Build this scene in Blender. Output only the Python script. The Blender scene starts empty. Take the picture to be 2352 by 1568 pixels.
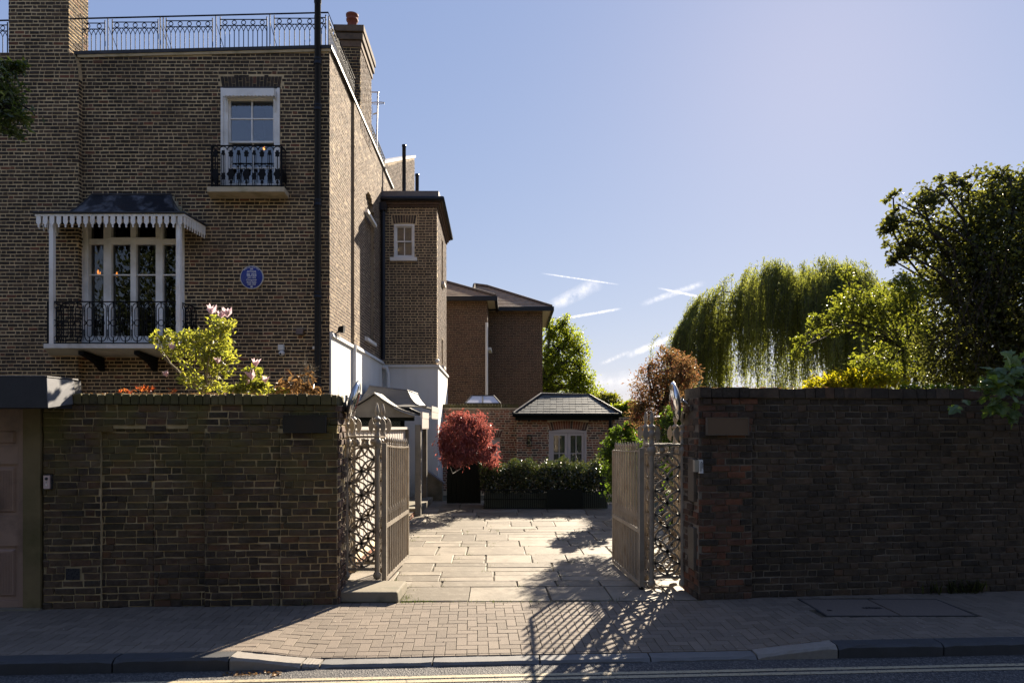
import bpy, math, random
import numpy as np
from mathutils import Vector, Matrix

S = bpy.context.scene
COL = S.collection
R = math.radians
EYE = 1.75
F = 1568.0          # focal length in units of a 2352 wide picture (24 mm lens)

# ---------------------------------------------------------------- camera, sky, sun, exposure
cd = bpy.data.cameras.new('camera')
cd.lens = 24.0; cd.sensor_width = 36.0; cd.sensor_fit = 'HORIZONTAL'
cd.shift_y = 0.0842
cd.clip_start = 0.1; cd.clip_end = 20000.0
cam = bpy.data.objects.new('camera', cd); COL.objects.link(cam)
cam.location = (0, 0, EYE); cam.rotation_euler = (R(90), 0, 0)
S.camera = cam

SUN_AZ, SUN_EL = 24.8, 28.6      # azimuth clockwise from +Y (towards +X)
w = bpy.data.worlds.new('World'); S.world = w; w.use_nodes = True
wn = w.node_tree
bg = wn.nodes['Background']; bg.inputs['Strength'].default_value = 0.10
sky = wn.nodes.new('ShaderNodeTexSky'); sky.sky_type = 'NISHITA'; sky.sun_disc = False
sky.sun_elevation = R(SUN_EL); sky.sun_rotation = R(SUN_AZ)
sky.altitude = 50; sky.air_density = 1.0; sky.dust_density = 0.15; sky.ozone_density = 1.2
EXPOSURE = 1.85
sp = wn.nodes.new('ShaderNodeSeparateColor'); cb = wn.nodes.new('ShaderNodeCombineColor'); wn.links.new(sky.outputs[0], sp.inputs[0])
for k_, (gain, gam) in enumerate(((.228, .535), (.258, .465), (.436, .30))):     # soft highlight response of the whole sky
    pw = wn.nodes.new('ShaderNodeMath'); pw.operation = 'POWER'; pw.inputs[1].default_value = gam
    ml = wn.nodes.new('ShaderNodeMath'); ml.operation = 'MULTIPLY'; ml.inputs[1].default_value = gain/(2**EXPOSURE)/.10
    wn.links.new(sp.outputs[k_], pw.inputs[0]); wn.links.new(pw.outputs[0], ml.inputs[0]); wn.links.new(ml.outputs[0], cb.inputs[k_])
wn.links.new(cb.outputs[0], bg.inputs[0])
sd = bpy.data.lights.new('sun', 'SUN'); sd.energy = 4.8; sd.angle = R(0.53); sd.color = (1.0, 0.87, 0.69)
so = bpy.data.objects.new('sun', sd); COL.objects.link(so)
sdir = Vector((math.sin(R(SUN_AZ))*math.cos(R(SUN_EL)), math.cos(R(SUN_AZ))*math.cos(R(SUN_EL)), math.sin(R(SUN_EL))))
so.rotation_euler = sdir.to_track_quat('Z', 'Y').to_euler()
so.location = sdir*60
S.view_settings.view_transform = 'Standard'; S.view_settings.look = 'None'
S.view_settings.gamma = 1.0; S.view_settings.use_curve_mapping = False
S.view_settings.exposure = EXPOSURE
S.cycles.max_bounces = 8; S.cycles.transparent_max_bounces = 24
S.cycles.diffuse_bounces = 3; S.cycles.glossy_bounces = 3; S.cycles.transmission_bounces = 6

def P(px, py, Y):
    return Vector(((px-1176)/F*Y, Y, EYE-(py-982)/F*Y))
def PX(px, Y): return (px-1176)/F*Y
def PZ(py, Y): return EYE-(py-982)/F*Y

# ---------------------------------------------------------------- object helpers
W = {}
def props(o, label=None, cat=None, group=None, kind=None):
    if label: o['label'] = label
    if cat: o['category'] = cat
    if group: o['group'] = group
    if kind: o['kind'] = kind
    return o
def thing(name, loc, label, cat, group=None, kind=None):
    o = bpy.data.objects.new(name, None); COL.objects.link(o)
    o.location = loc; W[o.name] = Vector(loc); o.empty_display_size = .1
    return props(o, label, cat, group, kind)

class MB:
    def __init__(s): s.v = []; s.f = []; s.sm = []
    def add(s, vs, fs, smooth=False):
        b = len(s.v); s.v.extend([tuple(x) for x in vs])
        for f in fs: s.f.append(tuple(b+i for i in f)); s.sm.append(smooth)
        return s
    def box(s, a, b):
        x0, y0, z0 = [min(i, j) for i, j in zip(a, b)]; x1, y1, z1 = [max(i, j) for i, j in zip(a, b)]
        vs = [(x0,y0,z0),(x1,y0,z0),(x1,y1,z0),(x0,y1,z0),(x0,y0,z1),(x1,y0,z1),(x1,y1,z1),(x0,y1,z1)]
        return s.add(vs, [(0,3,2,1),(4,5,6,7),(0,1,5,4),(1,2,6,5),(2,3,7,6),(3,0,4,7)])
    def hexa(s, vs):
        return s.add(vs, [(0,3,2,1),(4,5,6,7),(0,1,5,4),(1,2,6,5),(2,3,7,6),(3,0,4,7)])
    def bar(s, p0, p1, w_, d_, up=(0,0,1)):
        p0 = Vector(p0); p1 = Vector(p1); t = (p1-p0).normalized(); up = Vector(up)
        a = t.cross(up)
        if a.length < 1e-4: a = t.cross(Vector((0,1,0)))
        a.normalize(); b = a.cross(t).normalized(); a = a*w_/2; b = b*d_/2
        return s.hexa([p0-a-b, p0+a-b, p0+a+b, p0-a+b, p1-a-b, p1+a-b, p1+a+b, p1-a+b])
    def tube(s, pts, rad, n=8, cap=True, smooth=True):
        pts = [Vector(p) for p in pts]
        rs = rad if isinstance(rad, (list, tuple)) else [rad]*len(pts)
        vs = []; prev = None
        for i, p in enumerate(pts):
            t = (pts[min(i+1, len(pts)-1)]-pts[max(i-1, 0)])
            t = t.normalized() if t.length > 1e-9 else Vector((0,0,1))
            if prev is None:
                a = t.cross(Vector((0,0,1)));
                if a.length < 1e-3: a = t.cross(Vector((0,1,0)))
            else:
                a = prev - t*prev.dot(t)
                if a.length < 1e-4: a = t.cross(Vector((0.3,1,0.1)))
            a.normalize(); b = t.cross(a); prev = a
            for k in range(n):
                an = 2*math.pi*k/n; vs.append(p+(a*math.cos(an)+b*math.sin(an))*rs[i])
        fs = []
        for i in range(len(pts)-1):
            for k in range(n):
                k2 = (k+1) % n; fs.append((i*n+k, i*n+k2, (i+1)*n+k2, (i+1)*n+k))
        s.add(vs, fs, smooth)
        if cap:
            L = len(pts)-1
            s.add(vs[:n], [tuple(range(n))[::-1]]); s.add(vs[L*n:], [tuple(range(n))])
        return s
    def lathe(s, c, prof, n=12, axis=(0,0,1), smooth=True):
        c = Vector(c); ax = Vector(axis).normalized()
        return s.tube_lathe(c, ax, prof, n, smooth)
    def tube_lathe(s, c, ax, prof, n, smooth):
        a = ax.cross(Vector((0,1,0)))
        if a.length < 1e-3: a = ax.cross(Vector((1,0,0)))
        a.normalize(); b = ax.cross(a); vs = []
        for (r, h) in prof:
            for k in range(n):
                an = 2*math.pi*k/n; vs.append(c+ax*h+(a*math.cos(an)+b*math.sin(an))*max(r, 1e-4))
        fs = []
        for i in range(len(prof)-1):
            for k in range(n):
                k2 = (k+1) % n; fs.append((i*n+k, i*n+k2, (i+1)*n+k2, (i+1)*n+k))
        s.add(vs, fs, smooth)
        s.add(vs[:n], [tuple(range(n))[::-1]]); s.add(vs[-n:], [tuple(range(n))])
        return s
    def prism(s, poly, ext):
        n = len(poly); ext = Vector(ext); a = [Vector(p) for p in poly]; b = [p+ext for p in a]
        return s.add(a+b, [tuple(range(n))[::-1], tuple(range(n, 2*n))]+[(i, (i+1) % n, n+(i+1) % n, n+i) for i in range(n)])
    def quad(s, *p): return s.add(p, [tuple(range(len(p)))])
    def mesh(s, name):
        m = bpy.data.meshes.new(name); m.from_pydata(s.v, [], s.f)
        if any(s.sm): m.polygons.foreach_set('use_smooth', s.sm)
        m.update(); return m

def np_mesh(name, v, f4, smooth=False):
    m = bpy.data.meshes.new(name); v = np.asarray(v, dtype=np.float32).reshape(-1, 3); f4 = np.asarray(f4, dtype=np.int32)
    k = f4.shape[1]
    m.vertices.add(len(v)); m.vertices.foreach_set('co', v.ravel())
    m.loops.add(f4.size); m.loops.foreach_set('vertex_index', f4.ravel())
    m.polygons.add(len(f4)); m.polygons.foreach_set('loop_start', np.arange(0, f4.size, k, dtype=np.int32))
    m.polygons.foreach_set('use_smooth', np.zeros(len(f4), dtype=bool))
    m.update(calc_edges=True)
    return m

def obj(name, mb, mat, parent=None, label=None, cat=None, group=None, kind=None):
    m = mb.mesh(name) if isinstance(mb, MB) else mb
    if mat is not None:
        m.materials.clear(); m.materials.append(mat)
    o = bpy.data.objects.new(name, m); COL.objects.link(o)
    if parent is not None:
        o.parent = parent; o.matrix_parent_inverse = Matrix.Translation(-W[parent.name]); W[o.name] = Vector((0,0,0))
    else:
        n = len(m.vertices); co = np.empty(n*3, dtype=np.float32); m.vertices.foreach_get('co', co); co = co.reshape(-1, 3)
        L = Vector(((float(co[:,0].min())+float(co[:,0].max()))/2, (float(co[:,1].min())+float(co[:,1].max()))/2, float(co[:,2].min())))
        co -= np.array(L, dtype=np.float32); m.vertices.foreach_set('co', co.ravel()); m.update()
        o.location = L; W[o.name] = L
    return props(o, label, cat, group, kind)

def place(src, M, parent, name=None):
    """a copy of object src (mesh shared) at world matrix M under parent"""
    o = src.copy() if not isinstance(src, bpy.types.Mesh) else bpy.data.objects.new(name, src)
    if name: o.name = name
    COL.objects.link(o); o.parent = parent
    o.matrix_parent_inverse = Matrix.Translation(-W[parent.name]); o.matrix_basis = M
    return o

# ---------------------------------------------------------------- materials
class NT:
    def __init__(s, name):
        s.m = bpy.data.materials.new(name); s.m.use_nodes = True; s.t = s.m.node_tree; s.t.nodes.clear()
        s.out = s.n('ShaderNodeOutputMaterial')
    def n(s, k, **kw):
        x = s.t.nodes.new(k)
        for a, b in kw.items(): setattr(x, a, b)
        return x
    def l(s, a, b): s.t.links.new(a, b)
    def val(s, inp, x):
        if isinstance(x, bpy.types.NodeSocket): s.l(x, inp)
        elif x is not None:
            try: inp.default_value = x
            except Exception: inp.default_value = (*x, 1) if len(x) == 3 else x
    def mix(s, f, a, b, mode='MIX'):
        x = s.n('ShaderNodeMix', data_type='RGBA', blend_type=mode)
        s.val(x.inputs[0], f); s.val(x.inputs[6], rgb(a)); s.val(x.inputs[7], rgb(b)); return x.outputs[2]
    def math(s, op, a, b=None, c=None, clamp=False):
        x = s.n('ShaderNodeMath', operation=op); x.use_clamp = clamp
        s.val(x.inputs[0], a); s.val(x.inputs[1], b)
        if c is not None: s.val(x.inputs[2], c)
        return x.outputs[0]
    def pos(s): return s.n('ShaderNodeNewGeometry').outputs['Position']
    def objco(s): return s.n('ShaderNodeTexCoord').outputs['Object']
    def noise(s, scale, detail=4, vec=None, rough=.6, out='Fac'):
        x = s.n('ShaderNodeTexNoise'); x.inputs['Scale'].default_value = scale; x.inputs['Detail'].default_value = detail
        x.inputs['Roughness'].default_value = rough
        s.l(vec if vec is not None else s.pos(), x.inputs['Vector']); return x.outputs[out]
    def scl(s, v, k):
        x = s.n('ShaderNodeMapping'); s.l(v, x.inputs['Vector']); x.inputs['Scale'].default_value = k; return x.outputs[0]
    def ramp(s, f, stops, interp='LINEAR'):
        x = s.n('ShaderNodeValToRGB'); cr = x.color_ramp; cr.interpolation = interp
        while len(cr.elements) < len(stops): cr.elements.new(.5)
        for e, (p, c) in zip(cr.elements, stops): e.position = p; e.color = rgb(c) if not isinstance(c, (int, float)) else (c, c, c, 1)
        s.l(f, x.inputs[0]); return x.outputs[0]
    def map(s, f, a, b, c=0., d=1.):
        x = s.n('ShaderNodeMapRange'); s.val(x.inputs[0], f)
        for i, q in zip((1, 2, 3, 4), (a, b, c, d)): x.inputs[i].default_value = q
        return x.outputs[0]
    def rnd(s):
        a = s.n('ShaderNodeObjectInfo').outputs['Random']; b = s.n('ShaderNodeNewGeometry').outputs['Random Per Island']
        return s.math('FRACT', s.math('ADD', a, b))
    def sep(s, v):
        x = s.n('ShaderNodeSeparateXYZ'); s.l(v, x.inputs[0]); return x.outputs
    def bump(s, h, strength=.4, dist=.01):
        x = s.n('ShaderNodeBump'); x.inputs['Strength'].default_value = strength; x.inputs['Distance'].default_value = dist
        s.l(h, x.inputs['Height']); return x.outputs[0]
    def princ(s, col, rough=.6, metal=0., bump=None, spec=.4, **kw):
        x = s.n('ShaderNodeBsdfPrincipled'); s.val(x.inputs['Base Color'], rgb(col)); s.val(x.inputs['Roughness'], rough)
        x.inputs['Metallic'].default_value = metal; x.inputs['Specular IOR Level'].default_value = spec
        if bump is not None: s.l(bump, x.inputs['Normal'])
        for k, v in kw.items(): s.val(x.inputs[k], v)
        s.l(x.outputs[0], s.out.inputs[0]); return x
def rgb(c):
    if isinstance(c, bpy.types.NodeSocket) or c is None: return c
    c = tuple(c); return c if len(c) == 4 else (*c, 1.0)

def paint(name, c, rough=.5, metal=0., var=.25, dirt=None, scale=6., bump=.12, spec=.4):
    t = NT(name); n1 = t.noise(scale, 5); n2 = t.noise(scale*9, 3)
    col = t.mix(t.map(n1, .3, .7, 0, var), c, tuple(x*.45 for x in c))
    if dirt is not None: col = t.mix(t.map(t.noise(scale*.6, 6), .5, .72, 0, .7), col, dirt)
    rg = t.map(n2, .2, .8, max(rough-.12, .02), min(rough+.12, 1))
    t.princ(col, rg, metal, t.bump(n2, bump, .004), spec); return t.m

def brick_mat(name, stops, dirt=(.02,.018,.016), dirt_amt=.5, moss=None, z_moss=(0, 1), moss_amt=.6, rough=.9, streak=0., pale=0.):
    t = NT(name); r = t.rnd()
    c = t.ramp(r, stops)
    n_small = t.noise(38, 4); n_mid = t.noise(9, 4); n_big = t.noise(1.1, 5)
    c = t.mix(t.map(n_small, .3, .75, 0, .45), c, t.mix(.5, c, (.25,.2,.16)), 'MIX')
    c = t.mix(t.map(n_mid, .45, .7, 0, .5), c, (.03,.026,.024))
    c = t.mix(t.map(n_big, .48, .68, 0, dirt_amt), c, dirt)
    if pale: c = t.mix(t.map(t.noise(5.5, 6, None, .7), .52, .68, 0, .6), c, (.020,.016,.013)); c = t.mix(t.map(t.noise(17., 5, None, .75), .62, .74, 0, pale), c, (.20,.165,.12))
    if streak: c = t.mix(t.map(t.noise(1., 5, t.scl(t.pos(), (2.2, 2.2, .28))), .5, .74, 0, streak), c, (.022,.018,.014))
    if pale: c = t.mix(t.map(t.noise(2.3, 7, None, .7), .54, .74, 0, pale), c, (.20,.17,.13))
    if moss is not None:
        z = t.sep(t.pos())[2]
        f = t.math('MULTIPLY', t.map(z, z_moss[0], z_moss[1], 0, 1), t.map(t.noise(3.1, 6), .38, .62, 0, moss_amt))
        c = t.mix(f, c, moss)
    h = t.math('ADD', t.math('MULTIPLY', n_small, .5), t.noise(120, 3))
    t.princ(c, rough, 0, t.bump(h, .55, .006), .25); return t.m

def mortar_mat(name, c, dirt=(.05,.042,.035), amt=.6, moss=None, z_moss=(0, 1)):
    t = NT(name); n1 = t.noise(1.3, 6); n2 = t.noise(30, 4)
    col = t.mix(t.map(n2, .3, .7, 0, .4), c, tuple(x*.6 for x in c))
    col = t.mix(t.map(n1, .45, .68, 0, amt), col, dirt)
    if moss is not None:
        z = t.sep(t.pos())[2]
        f = t.math('MULTIPLY', t.map(z, z_moss[0], z_moss[1], 0, 1), t.map(t.noise(3.1, 6), .38, .62, 0, .7))
        col = t.mix(f, col, moss)
    t.princ(col, .95, 0, t.bump(n2, .5, .006), .2); return t.m

def leaf_mat(name, cols, trans=None, tr=.45, gloss=.35, rough=.45):
    t = NT(name); r = t.rnd()
    n = len(cols); c = t.ramp(r, [(i/max(n-1, 1), q) for i, q in enumerate(cols)])
    c = t.mix(t.map(t.noise(2.3, 3), .35, .7, 0, .35), c, tuple(x*.55 for x in cols[0]))
    d = t.n('ShaderNodeBsdfPrincipled'); t.l(c, d.inputs['Base Color']); d.inputs['Roughness'].default_value = rough
    d.inputs['Specular IOR Level'].default_value = gloss
    b = t.n('ShaderNodeBsdfTranslucent')
    if trans is None: t.l(t.mix(1., c, (3.2, 3.0, 1.1), 'MULTIPLY'), b.inputs[0])
    else: t.l(t.mix(.35, trans, c), b.inputs[0])
    m = t.n('ShaderNodeMixShader'); m.inputs[0].default_value = tr
    t.l(d.outputs[0], m.inputs[1]); t.l(b.outputs[0], m.inputs[2]); t.l(m.outputs[0], t.out.inputs[0]); return t.m

def glass_mat(name, tint=(.9,.95,1), refl=1.0, wav=.02):
    t = NT(name); a = t.n('ShaderNodeBsdfTransparent'); a.inputs[0].default_value = rgb(tint)
    g = t.n('ShaderNodeBsdfGlossy'); g.inputs['Roughness'].default_value = .01
    nz = t.noise(1.7, 2); t.l(t.bump(nz, wav, .02), g.inputs['Normal'])
    fr = t.n('ShaderNodeFresnel'); fr.inputs[0].default_value = 1.5
    f = t.math('ADD', t.math('MULTIPLY', fr.outputs[0], 2.0*refl), .03, clamp=True)
    m = t.n('ShaderNodeMixShader'); t.l(f, m.inputs[0]); t.l(a.outputs[0], m.inputs[1]); t.l(g.outputs[0], m.inputs[2])
    t.l(m.outputs[0], t.out.inputs[0]); return t.m
def emit_mat(name, c, s):
    t = NT(name); e = t.n('ShaderNodeEmission'); e.inputs[0].default_value = rgb(c); e.inputs[1].default_value = s
    t.l(e.outputs[0], t.out.inputs[0]); return t.m

M = {}
M['house_brick'] = brick_mat('house_brick', [(0,(.022,.016,.013)),(.3,(.036,.025,.018)),(.6,(.052,.036,.025)),(.8,(.075,.05,.033)),(.93,(.11,.07,.045)),(.965,(.15,.055,.034)),(1,(.17,.06,.034))], dirt_amt=.55, streak=.75)
M['house_mortar'] = mortar_mat('house_mortar', (.64,.48,.28), dirt=(.28,.205,.12), amt=.75)
M['side_brick'] = brick_mat('side_brick', [(0,(0.0458,0.0280,0.0203)),(.3,(0.0763,0.0467,0.0346)),(.7,(0.1017,0.0635,0.0467)),(1,(0.1220,0.0712,0.0508))], dirt=(.1,.075,.055), dirt_amt=.2)
M['side_mortar'] = mortar_mat('side_mortar', (.34,.265,.18), dirt=(.19,.14,.095), amt=.35)
M['wing_brick'] = brick_mat('wing_brick', [(0,(.055,.042,.034)),(.4,(.09,.065,.047)),(.8,(.125,.09,.064)),(1,(.16,.105,.07))], dirt_amt=.3)
M['rear_brick'] = brick_mat('rear_brick', [(0,(0.0375,0.0210,0.0150)),(.4,(0.0675,0.0330,0.0225)),(.8,(0.0900,0.0428,0.0270)),(1,(0.1050,0.0600,0.0375))], dirt_amt=.25)
M['rear_mortar'] = mortar_mat('rear_mortar', (.225,.165,.11), dirt=(.12,.088,.06), amt=.35)
M['garden_brick'] = brick_mat('garden_brick', [(0,(0.0612,0.0442,0.0374)),(.2,(0.1224,0.0612,0.0422)),(.45,(0.2448,0.0850,0.0462)),(.8,(0.3060,0.1020,0.0544)),(1,(0.3400,0.1632,0.0884))], dirt_amt=.2)
M['garden_mortar'] = mortar_mat('garden_mortar', (.62,.50,.34), dirt=(.4,.31,.2), amt=.25)
M['wall_brick'] = brick_mat('wall_brick', [(0.000,(0.0270,0.0198,0.0138)),(0.300,(0.0572,0.0375,0.0235)),(0.620,(0.0884,0.0554,0.0325)),(0.840,(0.1144,0.0711,0.0406)),(0.965,(0.1096,0.0490,0.0234)),(1.000,(0.1354,0.0632,0.0273))], dirt=(.020,.016,.013), dirt_amt=.6, pale=.28, moss=(.13,.115,.030), z_moss=(.5, 2.0), moss_amt=.75)
M['wall_mortar'] = mortar_mat('wall_mortar', (.52,.40,.23), dirt=(.06,.05,.034), amt=.95, moss=(.15,.13,.035), z_moss=(.6, 2.0))
M['rwall_brick'] = brick_mat('rwall_brick', [(0.000,(0.0253,0.0194,0.0137)),(0.350,(0.0458,0.0334,0.0221)),(0.700,(0.0702,0.0481,0.0304)),(0.965,(0.0926,0.0602,0.0365)),(1.000,(0.0907,0.0460,0.0244))], dirt=(.018,.015,.013), dirt_amt=.5, pale=.2)
M['pier_brick'] = brick_mat('pier_brick', [(0,(0.0234,0.0196,0.0146)),(.35,(0.0515,0.0356,0.0248)),(.6,(0.0842,0.0445,0.0270)),(.85,(0.1404,0.0516,0.0263)),(1,(0.1778,0.0622,0.0292))], dirt=(.02,.017,.014), dirt_amt=.4, pale=.2)
M['rwall_mortar'] = mortar_mat('rwall_mortar', (.22,.185,.145), dirt=(.05,.041,.033), amt=.85)
M['coping'] = brick_mat('coping_brick', [(0,(.06,.054,.022)),(.5,(.11,.095,.036)),(1,(.15,.125,.05))], dirt=(.02,.02,.012), dirt_amt=.5, moss=(.09,.085,.02), z_moss=(1.7, 2.1))
def _render():
    t = NT('render_white'); n = t.noise(1.2, 6); c = t.mix(t.map(n, .4, .75, 0, .5), (.64,.63,.61), (.52,.50,.47))
    c = t.mix(t.map(t.noise(1., 5, t.scl(t.pos(), (5., 5., .3))), .52, .75, 0, .45), c, (.45,.43,.39))
    z = t.sep(t.pos())[2]; c = t.mix(t.math('MULTIPLY', t.map(z, .0, .7, 1, 0), t.map(t.noise(6., 5), .3, .65, 0, .8)), c, (.30,.28,.22))
    t.princ(c, .85, 0, t.bump(t.noise(40, 4), .15, .004), .3); return t.m
M['render_white'] = _render()
M['white_wood'] = paint('white_wood', (.84,.81,.77), .5, var=.08, dirt=(.5,.46,.40), scale=3.)
M['stone_sill'] = paint('stone_sill', (.56,.47,.33), .85, var=.3, dirt=(.16,.15,.07), scale=5., bump=.4)
M['slab_white'] = paint('slab_white', (.66,.63,.58), .8, var=.2, dirt=(.28,.25,.2), scale=4.)
M['black_iron'] = paint('black_iron', (.006,.006,.007), .6, var=.3, spec=.15)
M['lead_canopy'] = paint('lead_canopy', (.018,.019,.024), .5, var=.5, dirt=(.34,.34,.36), scale=5., bump=.3)
M['pipe_black'] = paint('pipe_black', (.012,.014,.020), .35, var=.2, spec=.25)
M['rail_iron'] = paint('rail_iron', (.012,.012,.022), .65, spec=.12)
M['lead'] = paint('lead', (.028,.026,.027), .6, var=.3, dirt=(.085,.08,.08), scale=3.5, bump=.2)
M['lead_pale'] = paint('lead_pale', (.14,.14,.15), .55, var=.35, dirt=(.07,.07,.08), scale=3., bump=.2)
M['gate_paint'] = paint('gate_paint', (.285,.245,.195), .45, var=.35, dirt=(.15,.105,.07), scale=9.)
M['gate_dark'] = paint('gate_dark', (.12,.10,.078), .5, var=.3, dirt=(.08,.055,.04), scale=7.)
M['fence_white'] = paint('fence_white', (.50,.46,.42), .55, var=.1, dirt=(.45,.42,.38), scale=3.)
M['porch_wood'] = paint('porch_wood', (.20,.18,.15), .6, var=.3, dirt=(.08,.075,.06), scale=5.)
M['porch_lead'] = paint('porch_lead', (.17,.16,.145), .6, var=.4, dirt=(.07,.075,.07), scale=3., bump=.3)
M['trellis_green'] = paint('trellis_green', (.06,.07,.05), .7)
M['chrome'] = paint('chrome', (.75,.76,.78), .04, metal=1., var=.02, bump=0.)
M['steel'] = paint('steel', (.4,.4,.4), .4, metal=.8, var=.2)
M['door_paint'] = paint('door_paint', (.33,.215,.16), .45, var=.2, dirt=(.07,.045,.036), scale=4.)
M['oak_post'] = paint('oak_post', (.19,.14,.065), .85, var=.4, dirt=(.055,.055,.012), scale=4., bump=.4)
M['brass'] = paint('brass', (.45,.33,.08), .3, metal=.9, var=.3)
M['plastic_white'] = paint('plastic_white', (.66,.65,.62), .4, var=.05)
M['plastic_pink'] = paint('plastic_pink', (.62,.46,.42), .35, var=.05)
M['plastic_dark'] = paint('plastic_dark', (.03,.03,.035), .3)
M['board_dark'] = paint('board_dark', (.022,.019,.018), .35, var=.4, dirt=(.05,.026,.014), scale=5.)
M['board_brown'] = paint('board_brown', (.14,.09,.06), .35, var=.2)
M['board_edge'] = paint('board_edge', (.16,.13,.10), .4)
M['plaque_blue'] = paint('plaque_blue', (.022,.042,.26), .3, var=.15)
M['terracotta'] = paint('terracotta', (.20,.055,.032), .75, var=.3, dirt=(.06,.03,.02))
M['tile_roof'] = paint('tile_roof', (.40,.29,.20), .85, var=.4, dirt=(.12,.10,.08), scale=9., bump=.3)
M['slate'] = None
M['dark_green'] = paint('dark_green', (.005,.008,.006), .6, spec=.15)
M['grey_door'] = paint('grey_door', (.5,.43,.39), .5, var=.08)
M['curtain'] = paint('curtain', (.42,.43,.40), .9, var=.25, scale=14.)
M['soffit'] = paint('soffit', (.5,.43,.33), .7)
M['room_dark'] = paint('room_dark', (.045,.04,.036), .9)
M['room_blue'] = paint('room_blue', (.12,.13,.16), .9)
M['glass'] = glass_mat('window_glass')
M['glass_dark'] = glass_mat('door_glass', (.6,.62,.62), .35, .012)
M['glass_soft'] = glass_mat('window_glass_frosted', (.8,.8,.8), .6)
M['bulb'] = emit_mat('bulb_glow', (1., .30, .045), 1.1)
M['bark'] = paint('bark', (.055,.045,.036), .9, var=.4, scale=12., bump=.5)
M['bark_pale'] = paint('bark_pale', (.20,.17,.12), .85, var=.3, scale=12., bump=.4)
M['twig_dark'] = paint('twig_dark', (.035,.026,.022), .9)
def _slate():
    t = NT('slate'); r = t.rnd()
    c = t.ramp(r, [(0,(.05,.056,.056)),(.5,(.075,.084,.082)),(1,(.10,.108,.105))]); n = t.noise(14, 5)
    c = t.mix(t.map(n, .4, .7, 0, .5), c, (.045,.05,.042)); t.princ(c, .6, 0, t.bump(n, .3, .006), .25); return t.m
M['slate'] = _slate()
def _flag():
    t = NT('flagstone'); r = t.rnd(); n = t.noise(3., 6); n2 = t.noise(60, 4)
    c = t.ramp(r, [(0,(.105,.086,.062)),(.3,(.165,.138,.102)),(.6,(.205,.172,.13)),(1,(.26,.225,.175))])
    c = t.mix(t.map(n, .42, .66, 0, .6), c, (.10,.08,.055)); c = t.mix(t.map(t.noise(8., 5), .52, .7, 0, .5), c, (.25,.215,.165)); c = t.mix(t.map(t.noise(.55, 5), .5, .66, 0, .5), c, (.11,.095,.07)); c = t.mix(t.map(n2, .55, .8, 0, .4), c, (.14,.11,.08))
    t.princ(c, .72, 0, t.bump(t.math('ADD', t.noise(11, 5), t.math('MULTIPLY', n2, .4)), .35, .012), .35); return t.m
M['flag'] = _flag()
def _paver():
    t = NT('paver_block'); r = t.rnd(); n = t.noise(2.1, 5); n2 = t.noise(150, 3)
    c = t.ramp(r, [(0,(.125,.10,.076)),(.5,(.158,.126,.097)),(1,(.19,.152,.118))])
    c = t.mix(t.map(n, .4, .7, 0, .4), c, (.11,.09,.075)); c = t.mix(t.map(n2, .45, .75, 0, .55), c, (.29,.24,.19))
    t.princ(c, .8, 0, t.bump(n2, .5, .004), .3); return t.m
M['paver'] = _paver()
M['soil_joint'] = paint('soil_joint', (.09,.072,.05), .95, var=.5, dirt=(.07,.08,.022), scale=7., bump=.5)
def _asph():
    t = NT('asphalt'); v = t.n('ShaderNodeTexVoronoi'); v.inputs['Scale'].default_value = 95; t.l(t.pos(), v.inputs['Vector'])
    n2 = t.noise(1.3, 5); c = t.ramp(t.sep(v.outputs['Color'])[0], [(0,(.035,.035,.038)),(.6,(.075,.073,.072)),(1,(.18,.165,.15))])
    c = t.mix(t.map(n2, .4, .7, 0, .35), c, (.04,.04,.043)); t.princ(c, .75, 0, t.bump(v.outputs['Distance'], .8, .008), .35); return t.m
M['asphalt'] = _asph()
def _line():
    t = NT('yellow_paint'); n = t.noise(45, 4); n2 = t.noise(4, 4)
    c = t.mix(t.map(n2, .35, .7, 0, .5), (.40,.335,.215), (.30,.265,.19)); c = t.mix(t.map(n, .56, .66, 0, .9), c, (.07,.068,.066))
    t.princ(c, .7, 0, t.bump(n, .4, .004)); return t.m
M['yellow'] = _line()
M['granite'] = paint('granite', (.26,.235,.205), .8, var=.35, dirt=(.22,.19,.15), scale=22., bump=.5)
M['kerb_grey'] = paint('kerb_grey', (.165,.16,.155), .75, var=.35, dirt=(.12,.12,.12), scale=14., bump=.3)
M['kerb_dark'] = paint('kerb_dark', (.055,.056,.06), .7, var=.35, dirt=(.04,.04,.035), scale=9., bump=.3)
M['step_stone'] = paint('step_stone', (.22,.19,.14), .85, var=.4, dirt=(.05,.06,.03), scale=4., bump=.4)
M['ground'] = paint('ground_soil', (.09,.085,.05), .95, var=.4, dirt=(.05,.07,.02), scale=1.)
M['deck'] = paint('roof_deck', (.12,.11,.10), .9)
# ---------------------------------------------------------------- brickwork
def layout(Wd, H, course, bed, st, hd, jt, bond, rng, v0=0., v1=None):
    out = []; r = int(v0/course); v1 = H if v1 is None else v1
    while r*course < v1-.01:
        a, b = r*course+bed/2, min((r+1)*course-bed/2, H)
        if bond == 'english':
            seq = [st] if r % 2 else [hd]; u = -(st*.3 if r % 2 else hd*.5)
        elif bond == 'flemish':
            seq = [st, hd]; u = -rng.uniform(0, .02)-(st+hd+2*jt)/2*(r % 2)
        else:
            seq = None; u = -rng.uniform(0, st)
        k = 0
        while u < Wd:
            L = seq[k % len(seq)] if seq else (st if rng.random() < .66 else hd)
            L *= rng.uniform(.94, 1.06); x0, x1 = max(u, 0), min(u+L, Wd)
            if x1-x0 > .022 and b > v0: out.append((x0, x1, a+rng.uniform(-.0025, .0025), b+rng.uniform(-.0025, .0025)))
            u += L+jt*rng.uniform(.85, 1.15); k += 1
        r += 1
    return out
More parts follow.
